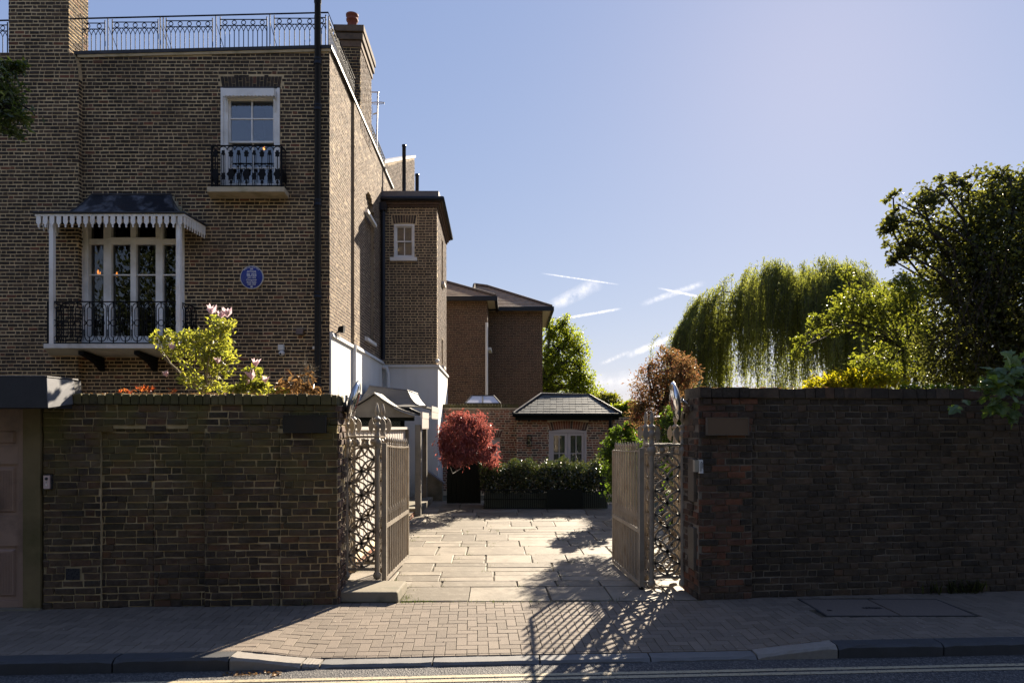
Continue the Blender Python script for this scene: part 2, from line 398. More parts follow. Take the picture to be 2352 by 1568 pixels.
def cut(bricks, holes, gap=.006):
    for (h0, h1, g0, g1) in holes:
        n = []
        for (a, b, c, d) in bricks:
            vc = (c+d)/2
            if b <= h0 or a >= h1 or vc <= g0 or vc >= g1: n.append((a, b, c, d)); continue
            if h0-gap-a > .025: n.append((a, h0-gap, c, d))
            if b-h1-gap > .025: n.append((h1+gap, b, c, d))
        bricks = n
    return bricks
_F9 = [(4,5,9,8),(5,6,10,9),(6,7,11,10),(7,4,8,11),(8,9,10,11),(0,1,5,4),(1,2,6,5),(2,3,7,6),(3,0,4,7)]
_F5 = [(0,1,5,4),(1,2,6,5),(2,3,7,6),(3,0,4,7),(4,5,6,7)]
def bricks_np(name, bricks, O, U, V, N, rng, proud=(.004,.010), back=.012, cham=.005, detail=True, off=None, jit=.002, jn=None):
    nb = len(bricks); A = np.array(bricks, dtype=np.float64).reshape(nb, 4); g = np.random.default_rng(rng.randrange(1 << 30))
    u0, u1, v0, v1 = A.T; pr = g.uniform(*proud, nb); of = np.zeros(nb) if off is None else np.array([off((a+b)/2, (c+d)/2) for a, b, c, d in bricks])
    def rect(ins, n, j):
        r = np.empty((nb, 4, 3))
        for k, (uu, vv) in enumerate([(u0+ins, v0+ins), (u1-ins, v0+ins), (u1-ins, v1-ins), (u0+ins, v1-ins)]):
            r[:,k,0] = uu; r[:,k,1] = vv; r[:,k,2] = n
        e = g.uniform(-j, j, r.shape); e[:,:,2] *= 1. if jn is None or j == 0 else jn/j; r += e; return r
    if detail:
        L = np.concatenate([rect(0., -back+of, 0), rect(0., pr-cham+of, jit), rect(cham, pr+of, jit)], 1); fs = _F9
    else:
        L = np.concatenate([rect(0., -back+of, 0), rect(cham*.6, pr+of, jit)], 1); fs = _F5
    k = L.shape[1]; L = L.reshape(-1, 3)
    Wv = np.array(O)+L[:,:1]*np.array(U)+L[:,1:2]*np.array(V)+L[:,2:3]*np.array(N)
    f = (np.array(fs)[None]+(np.arange(nb)*k)[:,None,None]).reshape(-1, 4)
    return np_mesh(name, Wv, f)
_proto = {}
def brick_proto(name, L, H, mat, i, cham=.005, depth=.02, jit=.0025, jn=None):
    key = (name, round(L, 3), round(H, 3), mat.name, i)
    if key not in _proto:
        rng = random.Random(hash(key) & 0xffff if False else i*77+int(L*1000))
        m = bricks_np(name, [(-L/2, L/2, -H/2, H/2)], (0,0,0), (1,0,0), (0,0,1), (0,-1,0), rng, proud=(.006,.006), back=depth-.006, cham=cham, jit=jit, jn=jn)
        m.materials.append(mat); _proto[key] = bpy.data.objects.new(name, m)
    return _proto[key]
def lay_bricks(parent, bricks, O, U, V, N, mat, rng, nparts=0, score=None, name='brick', off=None, detail=True, cham=.005, proud=(.004,.010), stuff='brickwork', sizes=None, jit=.002, jn=None):
    O = Vector(O); U = Vector(U); V = Vector(V); N = Vector(N); bricks = list(bricks)
    if score: bricks.sort(key=lambda b: -score(O+U*(b[0]+b[1])/2+V*(b[2]+b[3])/2, (b[1]-b[0])*(b[3]-b[2])))
    head, tail = bricks[:nparts], bricks[nparts:]
    for b in head:
        L, H = b[1]-b[0], b[3]-b[2]; base = min(sizes, key=lambda s: abs(s-L)) if sizes else L
        src = brick_proto(name, base, round(H, 2), mat, rng.randrange(5), cham, jit=jit, jn=jn)
        c = O+U*(b[0]+b[1])/2+V*(b[2]+b[3])/2+N*((off((b[0]+b[1])/2, (b[2]+b[3])/2) if off else 0)+rng.uniform(proud[0], proud[1])-.006)
        an = rng.uniform(-.006, .006); U2 = U*math.cos(an)+V*math.sin(an); V2 = V*math.cos(an)-U*math.sin(an)
        M4 = Matrix.Identity(4); sx, sz = L/base, H/round(H, 2)
        for i in range(3): M4[i][0] = U2[i]*sx; M4[i][1] = -N[i]; M4[i][2] = V2[i]*sz; M4[i][3] = c[i]
        place(src, M4, parent, name)
    if tail:
        o = obj(stuff, bricks_np(stuff, tail, O, U, V, N, rng, proud=proud, cham=cham, detail=detail, off=off, jit=jit, jn=jn), mat, parent, kind='stuff')
def in_view(p, area=1.):
    y = max(p[1], .1); sx = p[0]/y*F+1176; sy = 982-(p[2]-EYE)/y*F
    vis = -20 < sx < 2372 and -20 < sy < 1590
    return (area/(y*y)) if vis else area/(y*y)*1e-3
def core(mb, O, U, V, N, Wd, H, T, holes=(), reveal=None):
    """masonry slab: grid cells minus holes, with front, edges and reveals"""
    O = Vector(O); U = Vector(U); V = Vector(V); N = Vector(N)
    us = sorted({0., Wd, *[min(max(x, 0), Wd) for h in holes for x in h[:2]]}); vs = sorted({0., H, *[min(max(x, 0), H) for h in holes for x in h[2:]]})
    solid = lambda i, j: 0 <= i < len(us)-1 and 0 <= j < len(vs)-1 and not any(h[0] <= (us[i]+us[i+1])/2 <= h[1] and h[2] <= (vs[j]+vs[j+1])/2 <= h[3] for h in holes)
    q = lambda u, v, d: O+U*u+V*v-N*d
    for i in range(len(us)-1):
        for j in range(len(vs)-1):
            if not solid(i, j): continue
            a, b, c, d = us[i], us[i+1], vs[j], vs[j+1]
            mb.quad(q(a,c,0), q(b,c,0), q(b,d,0), q(a,d,0)); mb.quad(q(a,c,T), q(a,d,T), q(b,d,T), q(b,c,T))
            if not solid(i-1, j): mb.quad(q(a,c,0), q(a,d,0), q(a,d,T), q(a,c,T))
            if not solid(i+1, j): mb.quad(q(b,c,0), q(b,c,T), q(b,d,T), q(b,d,0))
            if not solid(i, j-1): mb.quad(q(a,c,0), q(a,c,T), q(b,c,T), q(b,c,0))
            if not solid(i, j+1): mb.quad(q(a,d,0), q(b,d,0), q(b,d,T), q(a,d,T))
    return mb
X, Y_, Z = Vector((1,0,0)), Vector((0,1,0)), Vector((0,0,1))

# ---------------------------------------------------------------- ground, road, pavement
def kerb_y(x): return 5.33+.058*x
def wall_y(x): return 6.78+.073*(x+1.75) if x < 0 else 6.80+.10*(x-.2) if x > .2 else 6.80
def sstep(a, b, x): t = min(max((x-a)/(b-a), 0), 1); return t*t*(3-2*t)
def drop(x): return sstep(-2.15, -1.5, x)*(1-sstep(1.95, 2.6, x))
def pave_z(x, y):
    t = min(max((y-kerb_y(x))/1.45, 0), 1)
    return -.075*drop(x)*(1-t)**1.3
RZ = -.10
obj('ground', MB().quad((-2500,-1500,-.125),(2500,-1500,-.125),(2500,6000,-.125),(-2500,6000,-.125)), M['ground'], kind='structure', label='earth and grass ground stretching away to the horizon')
road = thing('road', (0, 3, RZ), 'dark asphalt road with double yellow lines along the kerb', 'road', kind='structure')
mb = MB(); xs = np.linspace(-40, 40, 41)
for a, b in zip(xs[:-1], xs[1:]): mb.quad((a, kerb_y(a)-6.4, RZ), (b, kerb_y(b)-6.4, RZ), (b, kerb_y(b)+.02, RZ), (a, kerb_y(a)+.02, RZ))
obj('asphalt', mb, M['asphalt'], road, kind='structure')
for d0, d1 in ((.255,.205), (.335,.287)):
    mb = MB(); xs = np.linspace(-14, 14, 57)
    rr = random.Random(int(d0*1000)); e = [(rr.uniform(-.003,.003), rr.uniform(-.003,.003)) for _ in xs]
    for k in range(len(xs)-1):
        a, b = xs[k], xs[k+1]
        mb.quad((a, kerb_y(a)-d0+e[k][0], RZ+.004), (b, kerb_y(b)-d0+e[k+1][0], RZ+.004), (b, kerb_y(b)-d1+e[k+1][1], RZ+.004), (a, kerb_y(a)-d1+e[k][1], RZ+.004))
    obj('yellow_line', mb, M['yellow'], road, kind='structure')
# fallen leaves along the gutter
rng = random.Random(3)
# kerb
kerb = thing('kerb', (0, 5.4, RZ), 'worn stone kerb dropped across the gateway', 'kerb', kind='structure')
def kerbstone(x0, x1, z0, z1, mat, depth=.15):
    g = .006; n = 10; rr = random.Random(int(x0*991)); mb = MB(); ring = []
    for i in range(n+1):
        x = x0+g+(x1-x0-2*g)*i/n; z = z0+(z1-z0)*i/n; y = kerb_y(x); j = lambda s: rr.uniform(-s, s)
        e = .018 if 0 < i < n else .03
        ring.append([(x, y+j(.003), RZ-.06), (x, y+j(.003), z-e+j(.003)), (x, y+e+j(.004), z+j(.002)), (x, y+depth, z+j(.001)), (x, y+depth, RZ-.06)])
    vs = [p for r in ring for p in r]; fs = []
    for i in range(n):
        for k in range(4): fs.append((i*5+k, (i+1)*5+k, (i+1)*5+k+1, i*5+k+1))
    fs += [(0,1,2,3,4), tuple(n*5+k for k in (4,3,2,1,0))]
    mb.add(vs, fs); obj('kerbstone', mb, mat, kerb)
low = -.073
for a, b, m_ in ((-7.2,-6.2,'kerb_dark'),(-6.2,-5.2,'kerb_dark'),(-5.2,-4.1,'kerb_dark'),(-4.1,-3.02,'kerb_dark'),(-3.02,-2.16,'kerb_dark'),(2.62,3.5,'kerb_dark'),(3.5,4.45,'kerb_dark'),(4.45,5.5,'kerb_dark'),(5.5,6.6,'kerb_dark')):
    kerbstone(a, b, 0., 0., M[m_])
kerbstone(-2.16, -1.62, 0., low+.01, M['granite']); kerbstone(1.96, 2.62, low+.01, 0., M['granite'])
for a, b, m_ in ((-1.62,-1.5+.02,'granite'),(-1.48,-.62,'kerb_grey'),(-.62,.22,'kerb_grey'),(.22,1.1,'kerb_grey'),(1.1,1.96,'kerb_grey')):
    kerbstone(a, b, low+.01 if a < -1.6 else low, low, M[m_])
# pavement: bed + herringbone blocks
pav = thing('pavement', (0, 6.1, 0), 'herringbone block pavement dipping to the dropped kerb', 'pavement', kind='structure')
def far_y(x): return wall_y(x)+.02 if x < -1.72 or x > 1.9 else 6.86+.02*x
mb = MB(); xs = np.linspace(-9, 9, 73); bed = []
for x in xs: bed.append([(x, kerb_y(x)+.145+(far_y(x)+.25-kerb_y(x)-.145)*k/8, pave_z(x, kerb_y(x)+.145+(far_y(x)+.1-kerb_y(x)-.145)*k/8)-.012) for k in range(9)])
vs = [p for r in bed for p in r]
mb.add(vs, [(i*9+k, (i+1)*9+k, (i+1)*9+k+1, i*9+k+1) for i in range(len(xs)-1) for k in range(8)])
obj('joint_bed', mb, M['soil_joint'], pav, kind='structure')
a_ = .0885; jg = .0022; rng = random.Random(8); ang = math.atan(.06); ca, sa = math.cos(ang), math.sin(ang)
cells = []
for i in range(-80, 110):
    for j in range(-30, 60):
        t = (i-j) % 4
        if t == 0: cells.append((i*a_, (i+2)*a_, j*a_, (j+1)*a_))
        elif t == 3: cells.append((i*a_, (i+1)*a_, j*a_, (j+2)*a_))
keep = []; cuts_ = []
for (u0, u1, v0, v1) in cells:
    uc, vc = (u0+u1)/2, (v0+v1)/2; x = uc*ca-vc*sa; y = 5.33+uc*sa+vc*ca
    if abs(x) > y*.78+.3: continue
    def ok(u0, u1, v0, v1):
        return all(kerb_y(X_)+.148 < Y2 < far_y(X_)+.012 and not (2.93 < X_ < 4.33 and 6.33 < Y2 < 6.98) for X_, Y2 in ((u_*ca-v_*sa, 5.33+u_*sa+v_*ca) for u_ in (u0+.01, u1-.01) for v_ in (v0+.01, v1-.01)))
    def put(u0, u1, v0, v1): uc, vc = (u0+u1)/2, (v0+v1)/2; keep.append((uc*ca-vc*sa, 5.33+uc*sa+vc*ca, (u0+jg, u1-jg, v0+jg, v1-jg)))
    if ok(u0, u1, v0, v1): put(u0, u1, v0, v1)
    else:                                                # cut blocks along the edges
        um, vm = (u0+u1)/2, (v0+v1)/2; hz_ = u1-u0 > v1-v0
        for (p0, p1, q0, q1) in (((u0, um, v0, v1), (um, u1, v0, v1)) if hz_ else ((u0, u1, v0, vm), (u0, u1, vm, v1))):
            for _ in range(6):
                if ok(p0, p1, q0, q1):
                    if p1-p0 > .02 and q1-q0 > .02: cuts_.append((p0+jg, p1-jg, q0+jg, q1-jg))
                    break
                if kerb_y(um)+.148 > 5.33+um*sa+(q0+.01)*ca: q0 += .013
                else: q1 -= .013
keep.sort(key=lambda k: -in_view((k[0], k[1], 0)))
def paver_proto(h, i):
    L, H = (2*a_-2*jg, a_-2*jg) if h else (a_-2*jg, 2*a_-2*jg)
    key = ('paver', h, i)
    if key not in _proto:
        m = bricks_np('paver', [(-L/2, L/2, -H/2, H/2)], (0,0,0), (1,0,0), (0,1,0), (0,0,1), random.Random(i+5), proud=(.0,.0), back=.03, cham=.0022, jit=.0006)
        m.materials.append(M['paver']); _proto[key] = bpy.data.objects.new('paver', m)
    return _proto[key]
tail = []
for k, (x, y, (u0, u1, v0, v1)) in enumerate(keep):
    z = pave_z(x, y); sx = (pave_z(x+.01, y)-pave_z(x-.01, y))/.02; sy = (pave_z(x, y+.01)-pave_z(x, y-.01))/.02
    if k < 300:
        Uv = Vector((ca, sa, sx)).normalized(); Vv = Vector((-sa, ca, sy)).normalized(); Nv = Uv.cross(Vv)
        M4 = Matrix.Identity(4); r2 = rng.uniform(-.012, .012); Uv = (Uv+Vv*r2).normalized(); Vv = Nv.cross(Uv)
        for i in range(3): M4[i][0] = Uv[i]; M4[i][1] = Vv[i]; M4[i][2] = Nv[i]; M4[i][3] = (x, y, z+rng.uniform(-.001, .001))[i]
        place(paver_proto(u1-u0 > v1-v0, rng.randrange(4)), M4, pav, 'paver')
    else: tail.append((u0, u1, v0, v1))
tail += cuts_
m = bricks_np('paver_field', tail, (0,5.33,0), (ca,sa,0), (-sa,ca,0), (0,0,1), rng, proud=(-.001,.001), back=.03, cham=.0022, jit=.0006)
co = np.empty(len(m.vertices)*3, np.float32); m.vertices.foreach_get('co', co); co = co.reshape(-1, 3)
co[:,2] += [pave_z(x, y) for x, y in co[:,:2]]; m.vertices.foreach_set('co', co.ravel())
obj('paver_field', m, M['paver'], pav, kind='stuff')
# edging slab strip below the left step and threshold
# inspection cover
cv = thing('inspection_cover', (3.63, 6.65, 0), 'large flat concrete inspection cover let into the pavement below the right wall', 'cover')
ccm = paint('cover_concrete', (.17,.135,.11), .75, var=.4, scale=30.)
for (x0, x1) in ((2.94, 3.62), (3.635, 4.32)): obj('cover_plate', MB().hexa([(x0,6.36,-.03),(x1,6.36,-.03),(x1,6.96,-.03),(x0,6.96,-.03),(x0+.004,6.364,.004),(x1-.004,6.364,.004),(x1-.004,6.956,.004),(x0+.004,6.956,.004)]), ccm, cv)
mb = MB()
for a, b in (((2.925,6.345,-.03),(4.335,6.357,.006)),((2.925,6.963,-.03),(4.335,6.975,.006)),((2.925,6.3575,-.03),(2.937,6.9625,.006)),((4.323,6.3575,-.03),(4.335,6.9625,.006))): mb.box(a, b)
obj('cover_frame', mb, M['kerb_dark'], cv)
for q0, q1 in (((3.4,6.6,.003),(3.58,6.64,.0075)), ((3.02,6.52,.003),(3.06,6.55,.0075))): obj('lifting_slot', MB().box(q0, q1), M['plastic_dark'], cv)

# ---------------------------------------------------------------- flagged yard
yard = thing('courtyard', (0, 11, 0), 'sunlit yard of large worn York stone flags beyond the gate', 'courtyard', kind='structure')
obj('joint_bed', MB().box((-3.3,6.84,-.12),(2.75,16.5,-.016)), M['soil_joint'], yard, kind='structure')
rng = random.Random(21); fl = []; v = 0.
while v < 9.4:
    dv = rng.choice((.56,.62,.46,.66,.34,.52,.28)); u = -rng.uniform(0, .4)
    while u < 5.9:
        du = rng.uniform(.34, .98); 
        if rng.random() < .34 and du < 1.0: 
            s = rng.uniform(.4, .6); fl.append((max(u,0), min(u+du,5.9), v, v+dv*s-.006)); fl.append((max(u,0), min(u+du,5.9), v+dv*s+.006, v+dv-.012))
        else: fl.append((max(u, 0), min(u+du, 5.9), v, v+dv-.012))
        u += du+rng.uniform(.010, .026)
    v += dv
fl = [b for b in fl if b[1]-b[0] > .05 and not (b[1] < 2.07 and b[3] < .66)]
fl = [(max(b[0], 2.075) if b[0] < 2.07 and b[2] < .66 else b[0], *b[1:]) for b in fl]
lay_bricks(yard, fl, (-3.2,6.86,0), (1,.02,0), (-.02,1,0), Z, M['flag'], rng, 300, lambda p, a: in_view(p, a), 'flagstone', cham=.005, proud=(-.0025,.0015), jit=.010, jn=.0008)
stp = obj('stone_step', MB().hexa([(-2.6,6.85,0),(-1.135,6.83,0),(-1.12,7.36,0),(-2.6,7.5,0),(-2.6,6.86,.105),(-1.15,6.845,.105),(-1.135,7.35,.105),(-2.6,7.5,.105)]), M['step_stone'], label='low mossy stone block under the left gate pier', cat='step')
bv = stp.modifiers.new('edge', 'BEVEL'); bv.width = .014; bv.segments = 2
# ---------------------------------------------------------------- street walls
def street_wall(name, label, x0, x1, ztop, thick, brick, mortar, course, bond, secs, rng, endside, ncop, copmat):
    """wall along the pavement from x0 to x1; secs: (u0,u1,offset,material) strips set forward or back"""
    O = Vector((x0, wall_y(x0), 0)); E = Vector((x1, wall_y(x1), 0)); U = (E-O).normalized(); N = Z.cross(U)*-1; N = Vector((U.y, -U.x, 0)); L = (E-O).length
    t = thing(name, ((O+E)/2), label, 'wall')
    mb = MB(); hb_ = ztop-.105
    for a, b, o, m_ in secs:
        b = min(b, L); p = lambda u, z, d: O+U*u+Z*z+N*d
        mb.hexa([p(a,0,o-.014), p(b,0,o-.014), p(b,0,-thick+.014), p(a,0,-thick+.014), p(a,hb_-.235,o-.014), p(b,hb_-.235,o-.014), p(b,hb_-.235,-thick+.014), p(a,hb_-.235,-thick+.014)])
    mb.hexa([p(0,hb_-.2345,-.014), p(L,hb_-.2345,-.014), p(L,hb_-.2345,-thick+.014), p(0,hb_-.2345,-thick+.014), p(0,hb_,-.014), p(L,hb_,-.014), p(L,hb_,-thick+.014), p(0,hb_,-thick+.014)])
    obj('mortar_core', mb, mortar, t)
    def off(u, v):
        for a, b, o, m_ in secs:
            if a <= u < b: return o if v < ztop-.34 else 0.
        return 0.
    hb = ztop-.105
    allb = layout(L, hb, course, .011, .185, .088, .011, bond, rng)
    edges = [s[0] for s in secs[1:]]
    for e in edges:                                    # straight joints where strips of wall meet
        n = []
        for b in allb:
            if b[0] < e < b[1] and b[3] < hb-.25:
                if e-.004-b[0] > .012: n.append((b[0], e-.004, b[2], b[3]))
                if b[1]-e-.004 > .012: n.append((e+.004, b[1], b[2], b[3]))
            else: n.append(b)
        allb = n
    return t, O, U, N, L, allb, off
rng = random.Random(5)
ZL = 2.08
lw_u = lambda px: None
XL0, XL1 = -4.52, -1.735
def u_of(px, x0, x1):          # wall length coordinate of a place seen at picture x
    best = min(((abs(1176+F*x/wall_y(x)-px), x) for x in np.linspace(x0-.1, x1+.1, 600)))[1]
    return (best-x0)*math.hypot(1, wall_y(x0+1)-wall_y(x0))
cuts = [0.]+[u_of(p, XL0, XL1) for p in (230, 350, 470, 645)]+[9.]
secs = [(cuts[0], cuts[1], .0, 0), (cuts[1], cuts[2], -.03, 0), (cuts[2], cuts[3], -.022, 0), (cuts[3], cuts[4], .012, 0), (cuts[4], 9., .03, 0)]
lw, O, U, N, L, bs, off = street_wall('boundary_wall', 'dark old brick wall with mossy brick coping between the panelled door and the left gate', XL0, XL1, ZL, .42, None, M['wall_mortar'], .0682, 'mixed', secs, rng, 1, 36, None)
hole = u_of(165, XL0, XL1)
bs = cut(bs, [(hole-.07, hole+.08, .27, .40)])
lay_bricks(lw, bs, O-N*.01, U, Z, N, M['wall_brick'], rng, 300, lambda p, a: in_view(p, a), 'brick', off=off, cham=.006, proud=(.002,.014), sizes=(.185,.088), jit=.0055, jn=.003)
obj('drain_hole', MB().box(*(tuple(O+U*(hole-.065)+Z*.28-N*.012), tuple(O+U*(hole+.07)+Z*.39-N*.0-N*.0015))), M['plastic_dark'], lw)
# brick on edge coping
cb = []; u = 0.
while u < L-.02:
    wd = rng.uniform(.068, .084) if u < 1.9 else rng.uniform(.08, .2); cb.append((u+.004, min(u+wd, L)-.004, ZL-.10, ZL+rng.uniform(-.012, .006))); u += wd
for i, b in enumerate(cb):
    mb = MB(); p = O+U*b[0]; q = O+U*b[1]; f = N*(.012+rng.uniform(0, .008)); bk = -N*.40; e = .008
    mb.hexa([p+f+Z*b[2], q+f+Z*b[2], q+bk+Z*b[2], p+bk+Z*b[2], p+f+Z*(b[3]-e), q+f+Z*(b[3]-e), q+bk+Z*(b[3]-.01), p+bk+Z*(b[3]-.01)])
    mb.hexa([p+f+Z*(b[3]-e), q+f+Z*(b[3]-e), q+bk+Z*(b[3]-.01), p+bk+Z*(b[3]-.01), p+U*.006+f-N*e+Z*b[3], q-U*.006+f-N*e+Z*b[3], q-U*.006+bk+N*e+Z*b[3], p+U*.006+bk+N*e+Z*b[3]])
    obj('coping_brick', mb, M['coping'], lw)
# worn end face towards the gateway
lay_bricks(lw, layout(.42, ZL-.11, .0682, .011, .185, .088, .011, 'flemish', rng), O+U*(L-.004), -N, Z, U, M['side_brick'], rng, 0, None, off=None, proud=(.0,.028), jit=.006, stuff='end_brickwork')

# right wall: pier + long wall
ZR = 2.165; XR0, XR1 = 1.90, 9.0
pu = u_of(1725, XR0, XR1)
rng = random.Random(15)
rw, O2, U2, N2, L2, bs2, off2 = street_wall('boundary_wall', 'long sooty brick wall running right from the gate with a square brick end pier', XR0, XR1, ZR, .42, None, M['rwall_mortar'], .0685, 'flemish', [(0., pu, .035, 0), (pu, 20., 0., 0)], rng, 1, 0, None)
off_r = lambda u, v: .035 if u < pu else 0.
pb = [b for b in bs2 if (b[0]+b[1])/2 < pu]; wb = [b for b in bs2 if (b[0]+b[1])/2 >= pu]
obj('pier_core', MB().hexa([O2+U2*.004+N2*.02, O2+U2*pu+N2*.02, O2+U2*pu-N2*.03, O2+U2*.004-N2*.03, O2+U2*.004+N2*.02+Z*(ZR-.11), O2+U2*pu+N2*.02+Z*(ZR-.11), O2+U2*pu-N2*.03+Z*(ZR-.11), O2+U2*.004-N2*.03+Z*(ZR-.11)]), M['rwall_mortar'], rw)
sc = lambda p, a: in_view(p, a)
lay_bricks(rw, pb, O2-N2*.01, U2, Z, N2, M['pier_brick'], rng, len(pb), sc, 'brick', off=off_r, cham=.006, proud=(.002,.014), sizes=(.185,.088), jit=.0055, jn=.003)
lay_bricks(rw, wb, O2-N2*.01, U2, Z, N2, M['rwall_brick'], rng, max(300-len(pb), 0), sc, 'brick', off=off_r, cham=.006, proud=(.002,.013), sizes=(.185,.088), jit=.0055, jn=.003)
lay_bricks(rw, layout(.42, ZR-.11, .0685, .011, .185, .088, .011, 'flemish', rng), O2-N2*.41+U2*.004, N2, Z, -U2, M['pier_brick'], rng, 0, None, proud=(.0,.02), jit=.006, stuff='end_brickwork')
u = 0.
while u < L2-.02:
    wd = rng.uniform(.1, .22); p = O2+U2*(u+.003); q = O2+U2*min(u+wd, L2)-U2*.003; f = N2*(.012+(.035 if u < pu else 0)+rng.uniform(0, .01)); bk = -N2*.40; z1 = ZR+rng.uniform(-.014, .006); z0 = ZR-.105
    mb = MB().hexa([p+f+Z*z0, q+f+Z*z0, q+bk+Z*z0, p+bk+Z*z0, p+f-N2*.008+Z*z1, q+f-N2*.008+Z*(z1+rng.uniform(-.006,.004)), q+bk+Z*z1, p+bk+Z*z1])
    obj('coping_brick', mb, M['rwall_brick'], rw); u += wd

# name boards, bell, keypad
def board(name, label, Ow, Uw, Nw, u0, u1, z0, z1, mat, edge, fwd):
    t = thing(name, Ow+Uw*(u0+u1)/2+Z*z0+Nw*fwd, label, 'sign')
    p = lambda u, z, d: Ow+Uw*u+Z*z+Nw*(fwd+d)
    obj('panel', MB().hexa([p(u0,z0,.018), p(u1,z0,.018), p(u1,z0,-.02), p(u0,z0,-.02), p(u0,z1,.018), p(u1,z1,.018), p(u1,z1,-.02), p(u0,z1,-.02)]), mat, t)
    mb = MB(); e = .007
    for a, b, c, d in ((u0-e,u1+e,z1+.0006,z1+e),(u0-e,u1+e,z0-e,z0-.0006),(u0-e,u0-.0006,z0,z1),(u1+.0006,u1+e,z0,z1)):
        mb.hexa([p(a,c,.024), p(b,c,.024), p(b,c,-.02), p(a,c,-.02), p(a,d,.024), p(b,d,.024), p(b,d,-.02), p(a,d,-.02)])
    obj('border', mb, edge, t); return t
Yl = wall_y(-2.0)
ua, ub = u_of(656, XL0, XL1), u_of(750, XL0, XL1)
board('name_board', 'blank dark weathered wooden board near the top of the left wall', O, U, N, ua, ub, PZ(992, Yl), PZ(955, Yl), M['board_dark'], M['plastic_dark'], .048)
ua, ub = u_of(1619, XR0, XR1), u_of(1712, XR0, XR1); Yr = wall_y(2.2)
board('name_board', 'blank brown board with pale thin border on the right brick pier', O2, U2, N2, ua, ub, PZ(997, Yr), PZ(960, Yr), M['board_brown'], M['board_edge'], .055)
bell = thing('door_bell', O+U*u_of(112, XL0, XL1)+Z*PZ(1120, 6.58)+N*.01, 'small pink video door bell beside the panelled door', 'door bell')
ub0, ub1 = u_of(105, XL0, XL1), u_of(119, XL0, XL1); za, zb = PZ(1121, 6.58), PZ(1091, 6.58)
p = lambda u, z, d: O+U*u+Z*z+N*d
obj('back_box', MB().hexa([p(ub0-.004,za-.006,.02), p(ub1+.012,za-.006,.02), p(ub1+.012,za-.006,-.01), p(ub0-.004,za-.006,-.01), p(ub0-.004,zb+.01,.02), p(ub1+.012,zb+.01,.02), p(ub1+.012,zb+.01,-.01), p(ub0-.004,zb+.01,-.01)]), M['plastic_dark'], bell)
obj('face_plate', MB().hexa([p(ub0,za,.034), p(ub1,za,.034), p(ub1,za,.0205), p(ub0,za,.0205), p(ub0,zb,.034), p(ub1,zb,.034), p(ub1,zb,.0205), p(ub0,zb,.0205)]), M['plastic_pink'], bell)
um = (ub0+ub1)/2
obj('camera_lens', MB().lathe(p(um, zb-.030, .034), [(.0145,0),(.0145,.003),(.010,.006),(.001,.007)], 16, N), M['plastic_dark'], bell)
obj('bell_button', MB().lathe(p(um, zb-.064, .034), [(.006,0),(.006,.003),(.001,.0035)], 12, N), M['steel'], bell)
obj('bell_button', MB().lathe(p(um, zb-.092, .034), [(.009,0),(.008,.002),(.001,.0025)], 12, N), M['plastic_white'], bell)
kp = thing('keypad', O2+Z*PZ(1084, 7.05)+N2*.05, 'white plastic keypad box on the left edge of the right brick pier', 'keypad')
k0, k1, kz0, kz1 = -.055, .022, PZ(1084, 7.05), PZ(1054, 7.05)
p = lambda u, z, d: O2+U2*u+Z*z+N2*d
obj('housing', MB().hexa([p(-.012,kz0,.085), p(k1,kz0,.085), p(k1,kz0,.035), p(-.012,kz0,.035), p(-.012,kz1,.075), p(k1,kz1,.075), p(k1,kz1,.035), p(-.012,kz1,.035)]), M['plastic_white'], kp)
obj('side_cover', MB().hexa([p(k0,kz0+.012,.06), p(-.013,kz0+.012,.06), p(-.013,kz0+.012,.0), p(k0,kz0+.012,.0), p(k0,kz1-.004,.06), p(-.013,kz1-.004,.06), p(-.013,kz1-.004,.0), p(k0,kz1-.004,.0)]), M['steel'], kp)
obj('visor', MB().tube([p(-.004,kz0+.02,.088), p(-.004,kz1-.03,.088), p(.003,kz1-.018,.088), p(.010,kz1-.03,.088), p(.010,kz0+.05,.088)], .003, 6), M['plastic_dark'], kp)

# ---------------------------------------------------------------- panelled door and lead hood
dx0, dx1 = -5.72, -4.70; dy = wall_y(-5)+.03
D = thing('street_door', ((dx0+dx1)/2, dy, 0), 'faded brown panelled street door with brass letter plate under a lead hood', 'door')
dU = (Vector((dx1, wall_y(dx1), 0))-Vector((dx0, wall_y(dx0), 0))).normalized(); dN = Vector((dU.y, -dU.x, 0)); dO = Vector((dx0, wall_y(dx0)+.03, 0)); dL = dx1-dx0
q = lambda u, z, d: dO+dU*u+Z*z+dN*d
def panelbox(mb, u0, u1, z0, z1, d0, d1, bev=0.):
    return mb.hexa([q(u0,z0,d0), q(u0,z0,d1) if False else q(u1,z0,d0), q(u1,z0,d1), q(u0,z0,d1), q(u0,z1,d0), q(u1,z1,d0), q(u1,z1,d1), q(u0,z1,d1)]) if not bev else mb.hexa([q(u0,z0,d1), q(u1,z0,d1), q(u1,z1,d1), q(u0,z1,d1), q(u0+bev,z0+bev,d0), q(u1-bev,z0+bev,d0), q(u1-bev,z1-bev,d0), q(u0+bev,z1-bev,d0)])
obj('door_leaf', panelbox(MB(), 0, dL, .02, 1.93, -.02, -.07), M['door_paint'], D)
zs = [PZ(y, 6.58) for y in (1386, 1373, 1258, 1243, 1218, 1180, 1070, 1022, 985, 962)]
rails = [(.02, zs[1]-.02), (zs[2]+.02, zs[5]-.02), (zs[6]+.02, zs[7]-.015), (zs[8]+.015, 1.93)]
mb = MB()
for a, b in rails: panelbox(mb, .062, dL-.062, a, b, 0, -.0195)
for a, b in ((.0, .06), (dL-.06, dL)): panelbox(mb, a, b, .02, 1.93, .002, -.0195)
panelbox(mb, dL/2-.06, dL/2+.06, .021, 1.929, .001, -.0192)
obj('rails', mb, M['door_paint'], D)
